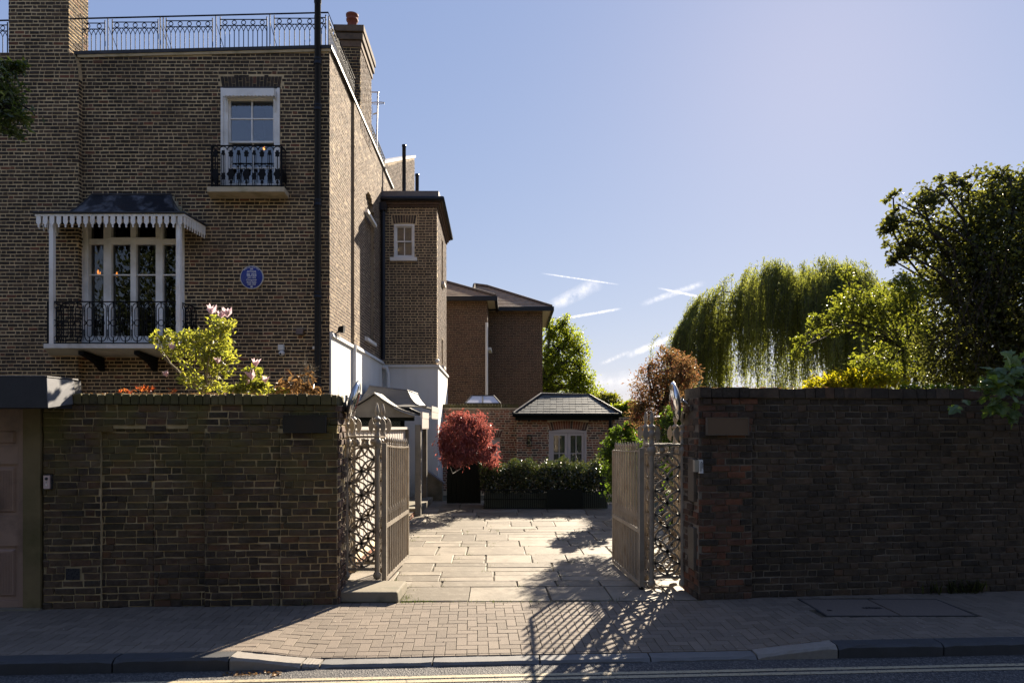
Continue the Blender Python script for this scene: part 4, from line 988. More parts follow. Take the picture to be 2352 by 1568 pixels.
# iron down pipe on the front
px0 = PX(730, HY-.07)
pipe = obj('down_pipe', MB().lathe((px0, HY-.075, 0), [(.055,0),(.055,9.15),(.064,9.16),(.064,9.24),(.075,9.25),(.075,9.30),(.05,9.31)], 16), M['pipe_black'], house)
for py in (148, 253, 470, 680, 890):
    z_ = PZ(py, HY); obj('pipe_collar', MB().lathe((px0, HY-.075, z_), [(.057,-.06),(.071,-.055),(.071,-.03),(.062,-.02),(.062,.02),(.071,.03),(.071,.055),(.057,.06)], 16), M['pipe_black'], pipe)
mb = MB(); c_ = side_at(17.0, .13); mb.tube([c_+Z*(zR+.1), c_+Z*(ZTR-1.2)], .055, 10); mb.box(c_+Vector((-.09,-.09,ZTR-1.25)), c_+Vector((.09,.09,ZTR-1.05))); obj('down_pipe', mb, M['pipe_black'], house)

# ---- windows
def bars(mb, x0, x1, z0, z1, y0, y1, vs=(), hs=(), e=.03, g=.012):
    """frame with glazing bars: vs, hs absolute positions"""
    mb.box((x0,y0,z0),(x0+e,y1,z1)); mb.box((x1-e,y0,z0),(x1,y1,z1)); mb.box((x0+e+.0005,y0+.001,z0),(x1-e-.0005,y1-.001,z0+e)); mb.box((x0+e+.0005,y0+.001,z1-e),(x1-e-.0005,y1-.001,z1))
    for v in vs: mb.box((v-g,y0+.002,z0+e+.0005),(v+g,y1-.002,z1-e-.0005))
    for h in hs: mb.box((x0+e+.0005,y0+.004,h-g),(x1-e-.0005,y1-.004,h+g))
def room(x0, x1, z0, z1, y0, depth, mat, parent):
    mb = MB(); mb.quad((x0,y0,z0),(x1,y0,z0),(x1,y0+depth,z0),(x0,y0+depth,z0)); mb.quad((x0,y0,z1),(x1,y0,z1),(x1,y0+depth,z1),(x0,y0+depth,z1))
    mb.quad((x0,y0,z0),(x0,y0+depth,z0),(x0,y0+depth,z1),(x0,y0,z1)); mb.quad((x1,y0,z0),(x1,y0+depth,z0),(x1,y0+depth,z1),(x1,y0,z1)); mb.quad((x0,y0+depth,z0),(x1,y0+depth,z0),(x1,y0+depth,z1),(x0,y0+depth,z1))
    obj('room', mb, mat, parent)
WW = M['white_wood']
# upper sash window
x0, x1, z0, z1 = PX(510,HY), PX(642,HY), PZ(428,HY), PZ(204,HY); gx0, gx1 = PX(524,HY), PX(630,HY)
mb = MB(); yb = HY+.05
mb.box((x0,HY-.012,z0),(gx0,HY+.16,z1)); mb.box((gx1,HY-.012,z0),(x1,HY+.16,z1)); mb.box((gx0+.0005,HY-.010,PZ(226,HY)),(gx1-.0005,HY+.158,z1)); mb.box((gx0+.0005,HY-.010,z0),(gx1-.0005,HY+.158,z0+.05))
mb.box((x0-.012,HY-.03,z0),(x0+.03,HY-.0125,z1)); mb.box((x1-.03,HY-.03,z0),(x1+.012,HY-.0125,z1))
win = obj('sash_window', mb, WW, house)
zm = PZ(323,HY); gc = (gx0+gx1)/2
mb = MB(); bars(mb, gx0+.001, gx1-.001, zm-.025, PZ(226,HY), HY+.03, HY+.07, [gc], [PZ(271,HY)], .03, .011); obj('upper_sash', mb, WW, win)
mb = MB(); bars(mb, gx0+.001, gx1-.001, z0+.051, zm+.02, HY+.075, HY+.115, [gc], [PZ(382,HY)], .032, .011); obj('lower_sash', mb, WW, win)
for a, b, c_, d in ((gx0+.03,gc-.01,zm,PZ(271,HY)-.01),(gc+.01,gx1-.03,zm,PZ(271,HY)-.01),(gx0+.03,gc-.01,PZ(271,HY)+.01,PZ(226,HY)-.03),(gc+.01,gx1-.03,PZ(271,HY)+.01,PZ(226,HY)-.03)):
    obj('pane', MB().box((a-.002,HY+.048,c_),(b+.002,HY+.052,d)), M['glass'], win)
for a, b, c_, d in ((gx0+.03,gc-.01,z0+.08,PZ(382,HY)-.01),(gc+.01,gx1-.03,z0+.08,PZ(382,HY)-.01),(gx0+.03,gc-.01,PZ(382,HY)+.01,zm-.02),(gc+.01,gx1-.03,PZ(382,HY)+.01,zm-.02)):
    obj('pane', MB().box((a-.002,HY+.093,c_),(b+.002,HY+.097,d)), M['glass'], win)
# scalloped blind box
bx0, bx1, bz0, bz1, byf = PX(512,HY-.12), PX(630,HY-.12), PZ(222,HY-.12), PZ(204,HY-.12), HY-.14
mb = MB(); n = 14; top = [(bx0,byf,bz1),(bx1,byf,bz1)]; pts = []
for i in range(n):
    for k in range(5): u = (i+k/5)/n; pts.append((bx0+(bx1-bx0)*u, byf, bz0+.018-.022*math.sin(math.pi*k/5)))
pts.append((bx1, byf, bz0+.018))
mb.prism(pts+top[::-1], (0,.014,0)); mb.hexa([(bx0,byf+.0145,bz0+.02),(bx0+.012,byf+.0145,bz0+.02),(bx0+.012,HY-.031,bz0+.02),(bx0,HY-.031,bz0+.02),(bx0,byf+.0145,bz1),(bx0+.012,byf+.0145,bz1),(bx0+.012,HY-.031,bz1),(bx0,HY-.031,bz1)])
mb.box((bx1-.012,byf+.0145,bz0+.02),(bx1,HY-.031,bz1)); mb.box((bx0+.0125,byf+.0145,bz1-.012),(bx1-.0125,HY-.031,bz1))
for bxx in (bx0+.02, bx1-.02): mb.tube([(bxx,HY-.05,bz0-.02),(bxx,HY-.09,bz0-.02),(bxx,HY-.04,bz0-.12),(bxx,HY-.02,bz0-.22)], .010, 6)
obj('blind_box', mb, WW, win)
obj('window_head', MB().box((x0-.02,HY-.03,z1+.001),(x1+.02,HY+.1,z1+.022)), M['lead'], win)
room(gx0-.3, gx1+.3, z0-.1, z1+.1, HY+.30, 2.5, M['room_blue'], win)
# upper balcony
sx0, sx1 = PX(485,HY), PX(657,HY); sz1, sz0 = PZ(430,HY-.32), PZ(441,HY-.32)
bal = obj('upper_balcony', MB().hexa([(PX(475,HY-.34),HY-.34,sz0),(PX(652.6,HY-.34),HY-.34,sz0),(PX(664,HY),HY-.001,sz0-.01),(PX(484,HY),HY-.001,sz0-.01),(PX(475,HY-.34),HY-.34,sz1),(PX(652.6,HY-.34),HY-.34,sz1),(PX(664,HY),HY-.001,sz1),(PX(484,HY),HY-.001,sz1)]), M['stone_sill'], house)
BI = M['black_iron']; yf = HY-.30
rx0, rx1, rz0, rz1 = PX(486,yf), PX(646,yf), sz1+.03, PZ(335,yf)
def leafy(mb, c, s, lobes=7):
    """cast acanthus boss: flat lobed plate"""
    pts = []
    for i in range(lobes*2):
        a = 2*math.pi*i/(lobes*2); rr = s*(1. if i % 2 else .66); pts.append((c[0]+rr*.62*math.sin(a), c[1]-.008, c[2]+rr*math.cos(a)))
    mb.prism(pts, (0,.016,0))
mb = MB(); mb.tube([(rx0,HY-.02,rz1),(rx0,yf,rz1),(rx1,yf,rz1),(rx1,HY-.02,rz1)], .012, 6); mb.tube([(rx0,HY-.02,rz0),(rx0,yf,rz0),(rx1,yf,rz0),(rx1,HY-.02,rz0)], .010, 6)
for x_ in (rx0, rx1): mb.tube([(x_,yf,sz1-.002),(x_,yf,rz1)], .013, 6)
obj('rail_frame', mb, BI, bal)
nb = 9; h = rz1-rz0
for i in range(nb):
    x_ = rx0+(rx1-rx0)*(i+.5)/nb; mb = MB(); mb.tube([(x_,yf,rz0),(x_,yf,rz1-.08)], .008, 5)
    wv = (rx1-rx0)/nb/2
    if i % 2 == 0:
        leafy(mb, (x_,yf,rz0+h*.8), .075); leafy(mb, (x_,yf,rz0+h*.29), .12, 6); leafy(mb, (x_,yf,rz0+h*.09), .045, 5)
    else:
        leafy(mb, (x_,yf,rz0+h*.82), .06, 5); leafy(mb, (x_,yf,rz0+h*.24), .07, 6); mb.tube([(x_-.03,yf,rz0),(x_-.03,yf,rz0+h*.8)], .006, 4); mb.tube([(x_+.03,yf,rz0),(x_+.03,yf,rz0+h*.8)], .006, 4)
    mb.tube([(x_+wv*2*math.cos(a)*.5-0*wv, yf, rz1-.075+.065*math.sin(a)) for a in np.linspace(0, math.pi, 7)], .008, 5)
    obj('baluster', mb, BI, bal)
for x_ in (rx0, rx1):
    for k in range(3):
        y_ = yf+.05+k*.09; mb = MB(); mb.tube([(x_,y_,rz0),(x_,y_,rz1)], .008, 5)
        pts = [(x_-.008, y_+.02*math.sin(a)*2, rz0+h*.3+.11*math.cos(a)) for a in np.linspace(0, 2*math.pi, 9)[:-1]]; mb.prism(pts, (.016,0,0)); obj('baluster', mb, BI, bal)

# French window
FX = lambda p_: PX(p_, HY+.03)
x0, x1, z0, z1 = XL+.004, PX(424,HY), PZ(787,HY), PZ(500,HY)
yA, yB2 = HY-.01, HY+.15
gl = [(203.5,236),(254,298),(310.5,356),(372,404)]; zt0, zt1, zh, zgl, zbot = PZ(547.7,HY), PZ(560,HY), PZ(508,HY), PZ(630,HY), PZ(771,HY)
mb = MB(); edges = [181.5]+[e for g_ in gl for e in g_]+[424]
for i in range(0, len(edges), 2): mb.box((PX(edges[i],HY)+.001,yA if i in (0, 8) else yA+.03,z0),(PX(edges[i+1],HY)-.001,yB2,z1))
for a, b in gl:
    xa_, xb_ = PX(a,HY), PX(b,HY)
    mb.box((xa_-.0005,yA+.034,zt1),(xb_+.0005,yB2-.01,zt0)); mb.box((xa_-.0005,yA+.034,z0),(xb_+.0005,yB2-.01,zbot)); mb.box((xa_-.0005,yA+.034,zh),(xb_+.0005,yB2-.01,z1-.001)); mb.box((xa_-.0005,yA+.05,zgl-.011),(xb_+.0005,yB2-.03,zgl+.011))
mb.box((PX(186,HY),yA-.02,z0),(PX(191,HY),yA-.0005,z1)); mb.box((PX(196,HY),yA-.015,z0),(PX(199,HY),yA-.0005,z1)); mb.box((PX(417,HY),yA-.02,z0),(PX(421,HY),yA-.0005,z1))
mb.box((PX(246,HY),yA+.005,zt0-.005),(PX(364,HY),yA+.0295,zt0+.018))
fwn = obj('french_window', mb, WW, house)
for a, b in gl:
    xa_, xb_ = PX(a,HY), PX(b,HY)
    for c_, d in ((zbot-.004, zgl-.008), (zgl+.008, zt1+.004), (zt0-.004, zh+.004)):
        obj('pane', MB().box((xa_-.004,HY+.084,c_),(xb_+.004,HY+.088,d)), M['glass_dark'], fwn)
room(x0-.2, x1+.3, z0-.02, z1+.15, HY+.31, 3.2, M['room_dark'], fwn)
cm = MB()
for i in range(9): xx = PX(205,HY)+i*.03; cm.tube([(xx,HY+.36+.012*(i%2),z0),(xx,HY+.36+.012*(i%2),z1)], .017, 6)
obj('curtain', cm, M['curtain'], fwn)
# lower balcony slab, brackets, railing
yfb = HY-.72
slz1, slz0 = PZ(789,yfb), PZ(799,yfb)
lb = obj('lower_balcony', MB().hexa([(PX(100,yfb),yfb,slz0),(PX(437,yfb),yfb,slz0-.005),(PX(448,HY),HY-.001,slz0-.075),(PX(118,HY),HY-.001,slz0-.075),(PX(100,yfb),yfb,slz1),(PX(437,yfb),yfb,slz1-.005),(PX(448,HY),HY-.001,slz1),(PX(118,HY),HY-.001,slz1)]), M['slab_white'], house)
for bx in (205, 330):
    xx = PX(bx,HY-.3); mb = MB().prism([(xx,HY-.002,slz0-.09),(xx,HY-.6,slz0-.03),(xx,HY-.6,slz0-.09),(xx,HY-.42,slz0-.13),(xx,HY-.2,slz0-.2),(xx,HY-.002,slz0-.33)], (.09,0,0)); obj('bracket', mb, BI, lb)
yr = yfb+.05; rx0, rx1 = PX(110,yr), PX(411,yr); rz0, rz1 = slz1+.015, PZ(693,yr); h = rz1-rz0
mb = MB()
for z_ in (rz1, rz0): mb.tube([(rx0,HY-.13,z_),(rx0,yr,z_),(rx1,yr,z_),(rx1+.02,HY-.02,z_)], .012 if z_ == rz1 else .010, 6)
for x_ in (rx0, rx1): mb.tube([(x_,yr,slz1-.004),(x_,yr,rz1)], .014, 6)
obj('rail_frame', mb, BI, lb)
def loop_panel(mb, o, d, wd, h, z0):
    """tall round-ended loop with a centre boss and half loops either side"""
    o = Vector(o); d = Vector(d).normalized(); r = .0075
    def rr(cx, w_, za, zb_, k=6):
        pts = []
        for a in np.linspace(math.pi, 0, k+1): pts.append(o+d*(cx+w_*math.cos(a))+Z*(z0+zb_-w_+w_*math.sin(a)))
        for a in np.linspace(0, -math.pi, k+1): pts.append(o+d*(cx+w_*math.cos(a))+Z*(z0+za+w_+w_*math.sin(a)))
        pts.append(pts[0]); return pts
    mb.tube(rr(wd*.5, wd*.40, .03, h-.02), r, 5, cap=False); mb.tube(rr(wd*.5, wd*.20, .10, h-.09), r*.9, 5, cap=False)
    c = o+d*wd*.5+Z*(z0+h*.49)
    mb.tube([c+d*.05*math.cos(a)+Z*.05*math.sin(a) for a in np.linspace(0, 2*math.pi, 11)], r, 5, cap=False)
    mb.tube([o+d*wd*.5+Z*z0, o+d*wd*.5+Z*(z0+.1)], r*1.2, 5); mb.tube([o+d*wd*.5+Z*(z0+h-.09), o+d*wd*.5+Z*(z0+h)], r*1.2, 5)
    c = o+Z*(z0+h*.49); mb.tube([c+d*.042*math.cos(a)+Z*.042*math.sin(a) for a in np.linspace(-1.57, 1.57, 7)], r, 5, cap=False)
    for zc in (.2, .78):
        c = o+d*.0+Z*(z0+h*zc); mb.tube([c-Z*.09, c+Z*.09], [.004, .008], 5); mb.tube([c-d*.0, c+d*wd*.1], r, 5)
nb = 11; wd = (rx1-rx0)/nb
for i in range(nb): mb = MB(); loop_panel(mb, (rx0+i*wd,yr,0), X, wd, h, rz0); obj('baluster_panel', mb, BI, lb)
for i in range(3): mb = MB(); loop_panel(mb, (rx1+.005,yr+i*.21,0), (.03,1,0), .21, h, rz0); obj('baluster_panel', mb, BI, lb)
for i in range(2): mb = MB(); loop_panel(mb, (rx0,yr+i*.21,0), (0,1,0), .21, h, rz0); obj('baluster_panel', mb, BI, lb)
# tent canopy
yc = HY-.74; ez = PZ(489,yc); ex0, ex1 = PX(80,yc), PX(421,yc); rz = PZ(447,HY-.02); rx0_, rx1_ = PX(212,HY), PX(394,HY); wx1 = PX(474,HY); wx0 = PX(100,YB)
rows = []; K = 7
for k in range(K+1):
    f = k/K; g_ = f**.62                                  # concave sweep
    zz = ez+(rz-ez)*f**1.5; yy = yc+(HY-.02-yc)*g_
    rows.append([(ex0+(rx0_-ex0)*g_,yy,zz),(ex1+(rx1_-ex1)*g_,yy,zz)])
vs = []; fs = []
for r_ in rows: vs += r_
for k in range(K): fs.append((2*k,2*k+1,2*k+3,2*k+2))
mb = MB(); mb.add(vs, fs, True)
vs = []
for k in range(K+1): vs += [rows[k][1], (wx1+(rx1_-wx1)*(k/K)**.62, HY-.012, rows[k][1][2])]
mb.add(vs, [(2*k,2*k+1,2*k+3,2*k+2) for k in range(K)], True)
vs = []
for k in range(K+1): vs += [(wx0+(rx0_-wx0)*(k/K)**.62, (YB if k < 3 else HY)-.012, rows[k][0][2]), rows[k][0]]
mb.add(vs, [(2*k,2*k+1,2*k+3,2*k+2) for k in range(K)], True)
cn = obj('canopy', mb, M['lead_canopy'], house)
sm_ = cn.modifiers.new('thick', 'SOLIDIFY'); sm_.thickness = .02
mb = MB(); mb.tube([r_[1] for r_ in rows], .014, 6); mb.tube([r_[0] for r_ in rows], .014, 6); mb.tube([(ex0-.02,yc-.01,ez),(ex1+.02,yc-.01,ez),(wx1+.02,HY-.02,ez)], .02, 6); mb.tube([rows[-1][0], rows[-1][1]], .018, 6); obj('lead_roll', mb, M['lead'], cn)
for s_, xx in ((0, rx0_), (1, rx1_)):
    mb = MB()
    for k in range(5): xa_ = xx+(.0 if s_ else -.33)+k*.066; zz = ez+(rz-ez)*(.85-.16*(k if s_ else 4-k)); mb.box((xa_,HY-.03,zz-.12),(xa_+.064,HY-.0095,zz+.05))
    obj('lead_flashing', mb, M['stone_sill'], cn)
def drop_tooth(mb, c, d, wd, h):
    c = Vector(c); d = Vector(d).normalized(); n_ = Vector((-d.y, d.x, 0)); prof = [(-.5,0),(-.5,-.58),(-.15,-.78),(-.09,-.82),(-.2,-.88),(-.12,-1),(.12,-1),(.2,-.88),(.09,-.82),(.15,-.78),(.5,-.58),(.5,0)]
    mb.prism([c+d*wd*a+Z*h*b-n_*.007 for a, b in prof], n_*.014)
vz = ez-.015; nt = 22
mb = MB().box((ex0,yc-.001,vz-.035),(ex1,yc+.022,vz)); mb.hexa([Vector((ex1+.0005,yc,vz-.035)),Vector((ex1+.02,yc,vz-.035)),Vector((wx1,HY-.03,vz-.035)),Vector((wx1-.02,HY-.03,vz-.035)),Vector((ex1+.0005,yc,vz)),Vector((ex1+.02,yc,vz)),Vector((wx1,HY-.03,vz)),Vector((wx1-.02,HY-.03,vz))])
mb.box((ex0+.0005,yc+.0225,vz-.035),(ex0+.02,YB-.02,vz)); va = obj('valance_board', mb, WW, cn)
for i in range(nt): mb = MB(); drop_tooth(mb, (ex0+(ex1-ex0)*(i+.5)/nt,yc+.01,vz-.036), X, .072, .185); obj('valance_drop', mb, WW, cn)
dd = Vector((wx1-ex1,HY-.03-yc,0)); 
for i in range(9): mb = MB(); c_ = Vector((ex1,yc,vz-.036))+dd*(i+.6)/9.2; drop_tooth(mb, c_, dd, .06, .185); obj('valance_drop', mb, WW, cn)
for i in range(5): mb = MB(); drop_tooth(mb, (ex0+.01,yc+.1+i*.11,vz-.036), Y_, .072, .185); obj('valance_drop', mb, WW, cn)
for pxa in (119, 410.5): xx = PX(pxa,yc+.06); obj('canopy_post', MB().box((xx-.034,yc+.04,slz1),(xx+.034,yc+.108,vz)), WW, cn)

# lit lamps inside
ch2 = thing('chandelier', (PX(246,12.8), 12.8, PZ(632,12.8)), 'small chandelier with glowing orange candle bulbs behind the French window', 'chandelier')
c_ = Vector((PX(246,12.8),12.8,PZ(628,12.8))); mb = MB(); mb.tube([c_+Z*.6, c_-Z*.1], .008, 6); bl = []
for i in range(5):
    a = i*1.257+.35; e_ = c_+Vector((.16*math.cos(a),.16*math.sin(a),-.02)); mb.tube([c_-Z*.08, c_+Vector((.1*math.cos(a),.1*math.sin(a),-.10)), e_-Z*.03], .005, 5); bl.append(e_)
obj('arms', mb, M['brass'], ch2)
for e_ in bl: obj('candle_bulb', MB().lathe(e_, [(.006,-.03),(.014,.0),(.017,.02),(.010,.045),(.001,.065)], 8), M['bulb'], ch2)
pb_ = thing('pendant_bulb', P(606.5, 346, 12.55), 'single glowing orange bulb hanging behind the upper window', 'lamp')
c_ = P(606.5, 342, 12.55); obj('flex', MB().tube([c_+Z*.1, c_+Z*.75], .004, 5), M['plastic_dark'], pb_); obj('glass_bulb', MB().lathe(c_, [(.008,.06),(.010,.045),(.018,.02),(.020,0),(.014,-.018),(.001,-.024)], 10), M['bulb'], pb_)

# blue plaque
pc = P(578.5, 637, HY-.03); pr = .203
pl = thing('blue_plaque', pc, 'round blue memorial plaque with white lettering on the brick wall', 'plaque')
obj('disc', MB().lathe(pc, [(pr*.95,-.04),(pr*.95,.008),(pr*.93,.011),(.001,.013)], 56, -Y_), M['plaque_blue'], pl)
obj('rim', MB().lathe(pc, [(pr*.951,-.04),(pr,-.038),(pr,.008),(pr*.985,.014),(pr*.955,.014),(pr*.951,.0085)], 56, -Y_), M['plastic_white'], pl)
lm = paint('plaque_lettering', (.75,.75,.76), .4, var=.05)
def lettering(s, size, cx, z, parent, y, mat, rot=0., sx=1.):
    cu = bpy.data.curves.new('lettering', 'FONT'); cu.body = s; cu.size = size; cu.align_x = 'CENTER'; cu.align_y = 'CENTER'; cu.extrude = .0012; cu.offset = .0006; cu.materials.append(mat)
    tmp = bpy.data.objects.new('tmp', cu); COL.objects.link(tmp); me = bpy.data.meshes.new_from_object(tmp.evaluated_get(bpy.context.evaluated_depsgraph_get())); bpy.data.objects.remove(tmp)
    o = bpy.data.objects.new('lettering', me); COL.objects.link(o); o.parent = parent; o.matrix_parent_inverse = Matrix.Translation(-W[parent.name])
    o.matrix_basis = Matrix.Translation((cx, y, z)) @ Matrix.Rotation(R(90), 4, 'X') @ Matrix.Rotation(rot, 4, 'Z') @ Matrix.Diagonal((sx, 1, 1, 1)); return o
yt = pc.y-.0155
for s, sz, dy_ in (('SIR', .042, .142), ('ARTHUR', .042, .098), ('BLISS', .078, .040), ('1891-1975', .034, -.010), ('Composer', .042, -.047), ('lived here', .042, -.088), ('1929-1939', .034, -.127)):
    lettering(s, sz, pc.x, pc.z+dy_, pl, yt, lm)
for i, ch_ in enumerate('ENGLISH HERITAGE'):
    a = (7.5-i)*.105; lettering(ch_, .022, pc.x-math.sin(a)*pr*.865, pc.z+math.cos(a)*pr*.865, pl, yt, lm, a)
mb = MB(); e = .016; zq = pc.z-.166
for a, b in (((-e,-e),(e,-e+.006)),((-e,e-.006),(e,e)),((-e,-e+.0062),(-e+.006,e-.0062)),((e-.006,-e+.0062),(e,e-.0062)),((-.006,-.005),(.006,.005))): mb.box((pc.x+a[0],yt-.001,zq+a[1]),(pc.x+b[0],yt+.003,zq+b[1]))
obj('emblem', mb, lm, pl)

# fittings on the walls
t = thing('security_camera', P(646, 805, HY-.05), 'white dome security camera under its junction box on the house front', 'camera')
a, b = P(641, 803, HY), P(654, 792, HY); obj('junction_box', MB().box((a.x,HY-.06,a.z-.01),(b.x,HY-.009,b.z)), M['plastic_white'], t)
c_ = P(647, 811, HY-.06); obj('dome', MB().lathe(c_, [(.03,-.05),(.044,-.03),(.048,-.005),(.046,.02),(.03,.042),(.001,.05)], 18, (-.2,-1,-.35)), M['plastic_white'], t); obj('camera_eye', MB().lathe(c_+Vector((-.2,-1,-.35)).normalized()*.035, [(.021,0),(.018,.014),(.001,.018)], 14, (-.2,-1,-.35)), M['plastic_dark'], t)
obj('cable', MB().tube([(b.x,HY-.015,a.z),(b.x+.3,HY-.014,a.z-.05),(b.x+.52,HY-.014,a.z+.02)], .004, 5), M['plastic_dark'], t)
a, b = P(684, 769, HY), P(700, 756, HY); t = thing('wall_light', ((a.x+b.x)/2,HY-.06,a.z), 'small brown box wall light left of the drainpipe', 'light'); obj('light_box', MB().hexa([(a.x,HY-.12,a.z),(b.x,HY-.12,a.z),(b.x,HY-.008,a.z),(a.x,HY-.008,a.z),(a.x,HY-.10,b.z),(b.x,HY-.10,b.z),(b.x,HY-.008,b.z),(a.x,HY-.008,b.z)]), M['board_brown'], t); obj('lens', MB().box((a.x+.01,HY-.11,a.z-.012),(b.x-.01,HY-.02,a.z-.001)), M['plastic_dark'], t)
a = P(719, 802, HY); obj('junction_box', MB().box((a.x,HY-.035,a.z),(a.x+.04,HY-.008,a.z+.05)), M['plastic_white'], label='tiny cream junction box tucked against the drainpipe', cat='junction box')
c_ = side_at(12.35, .10)+Z*PZ(757, 12.35); t = thing('flood_light', c_, 'small black floodlight clamped over the white wall base at the house corner', 'light')
obj('bracket', MB().tube([side_at(12.2,.05)+Z*(c_.z-.10), c_-Z*.02], .012, 6).tube([side_at(12.15,.08)+Z*(c_.z-.12), side_at(12.6,.08)+Z*(c_.z-.10)], .010, 6), M['black_iron'], t); obj('lamp_head', MB().hexa([c_+Vector(v) for v in ((-.03,-.05,-.04),(.07,-.04,-.06),(.07,.08,-.06),(-.03,.08,-.04),(-.02,-.03,.05),(.08,-.05,.07),(.08,.09,.07),(-.02,.07,.05))]), M['black_iron'], t)
t = thing('aerial', P(864, 300, 16.5), 'television aerial with crossed rods and ring behind the side chimney', 'aerial')
b0, b1 = P(864.5, 345, 16.5), P(868, 212, 16.5); obj('mast', MB().tube([b0, b1], .018, 6), M['steel'], t)
mb = MB(); c_ = P(866.5, 237, 16.5); mb.tube([c_+Vector((.18*math.cos(a),.12*math.sin(a),.09*math.sin(a))) for a in np.linspace(0, 2*math.pi, 17)], .006, 4, cap=False); mb.tube([c_-X*.17, c_+X*.18], .010, 5); obj('ring', mb, M['steel'], t)
mb = MB(); mb.tube([P(848, 212, 16.5), P(871, 212, 16.5)], .015, 5); mb.tube([P(857, 263, 16.5), P(868, 259, 16.5)], .018, 5); mb.tube([P(855, 245, 16.3), P(855, 275, 16.3)], .006, 4); obj('rod', mb, M['steel'], t)
# ---------------------------------------------------------------- stair wing behind the house
WY = 17.3; wx0, wx1 = PX(866, WY), PX(1003, WY)
wing = thing('house_wing', ((wx0+wx1)/2, 18, 0), 'narrow brick stair wing with white base and small sash window behind the house', 'house')
zwt = PZ(462, WY); zwb = PZ(838, WY); wh = (PX(905,WY)-wx0, PX(952,WY)-wx0, PZ(592,WY), PZ(515,WY)); wc = .0675
mb = MB(); core(mb, (wx0,WY,0), X, Z, -Y_, wx1-wx0, zwt, .25, [wh]); wf = obj('front_wall', mb, M['house_mortar'], wing)
wb = layout(wx1-wx0, zwt, wc, .016, .17, .08, .012, 'english', rng, zwb+.01)
aw = (wh[0]-.06, wh[1]+.06, wh[3], wh[3]+.24)
wb = cut(wb, [wh, aw])
lay_bricks(wf, wb, (wx0,WY,0), X, Z, -Y_, M['wing_brick'], rng, 250, lambda p, a: -abs(p.z-5.2), 'brick', cham=.004, proud=(.002,.007), sizes=(.17,.08), jit=.0025)
for i in range(9):
    f0, f1 = i/9, (i+1)/9; ww = aw[1]-aw[0]; mb = MB(); cv_ = .03*(1-(2*(f0+f1)/2-1)**2)
    b0, b1, t0, t1 = wx0+aw[0]+.04+(ww-.08)*f0+.006, wx0+aw[0]+.04+(ww-.08)*f1-.006, wx0+aw[0]+ww*f0+.006, wx0+aw[0]+ww*f1-.006
    mb.hexa([(b0,WY-.008,aw[2]+.008+cv_),(b1,WY-.008,aw[2]+.008+cv_),(b1,WY+.01,aw[2]+.008+cv_),(b0,WY+.01,aw[2]+.008+cv_),(t0,WY-.008,aw[3]-.005),(t1,WY-.008,aw[3]-.005),(t1,WY+.01,aw[3]-.005),(t0,WY+.01,aw[3]-.005)]); obj('arch_brick', mb, M['wing_brick'], wf)
def wside(y, o=0.): return Vector((wx1+(y-WY)*-.027, y, 0))+sN*o
LW = 3.5
slits = [(1.55, 2.05, PZ(650,19.1), PZ(550,19.1)), (1.55, 2.05, PZ(840,19.1), PZ(778,19.1))]
mb = MB(); core(mb, wside(WY+.252), sdv, Z, sN, LW-.252, zwt, .25, [(a-.252, b-.252, c_, d) for a, b, c_, d in slits]); ws = obj('side_wall', mb, M['side_mortar'], wing)
lay_bricks(ws, cut(layout(LW, zwt, wc, .016, .17, .08, .012, 'english', rng, zwb+.02), slits), wside(WY), sdv, Z, sN, M['side_brick'], rng, 0, None, detail=False, cham=.004, stuff='side_brickwork')
for a, b, c_, d in slits:
    p_, q_ = wside(WY+a, -.12), wside(WY+b, -.12); s_ = obj('slit_window', MB().hexa([p_+Z*c_, p_+sN*.03+Z*c_, q_+sN*.03+Z*c_, q_+Z*c_, p_+Z*d, p_+sN*.03+Z*d, q_+sN*.03+Z*d, q_+Z*d]), M['room_dark'], wing)
    p_, q_ = wside(WY+a-.05, .001), wside(WY+b+.05, .001); obj('sill', MB().hexa([p_+Z*(c_-.09), p_+sN*.09+Z*(c_-.09), q_+sN*.09+Z*(c_-.09), q_+Z*(c_-.09), p_+Z*c_, p_+sN*.09+Z*(c_-.02), q_+sN*.09+Z*(c_-.02), q_+Z*c_]), WW, s_)
obj('rear_wall', MB().box((wx0,WY+LW-.2,0),(wx1-.36,WY+LW,zwt)), M['side_mortar'], wing)
mb = MB().box((wx0-.02,WY-.04,0),(wx1+.035,WY-.009,zwb-.06)); p_, q_ = wside(WY-.04, .009), wside(WY+LW, .009); mb.hexa([p_, p_+sN*.03, q_+sN*.03, q_, p_+Z*(zwb-.06), p_+sN*.03+Z*(zwb-.06), q_+sN*.03+Z*(zwb-.06), q_+Z*(zwb-.06)]); obj('render_base', mb, M['render_white'], wing)
mb = MB().box((wx0-.02,WY-.085,zwb-.0595),(wx1+.07,WY-.008,zwb)); mb.hexa([p_+Z*(zwb-.0595)+sN*.003, p_+sN*.075+Z*(zwb-.0595), q_+sN*.075+Z*(zwb-.0595), q_+Z*(zwb-.0595), p_+Z*(zwb+.01), p_+sN*.055+Z*(zwb+.01), q_+sN*.055+Z*(zwb+.01), q_+Z*(zwb+.01)]); obj('render_cap', mb, M['render_white'], wing)
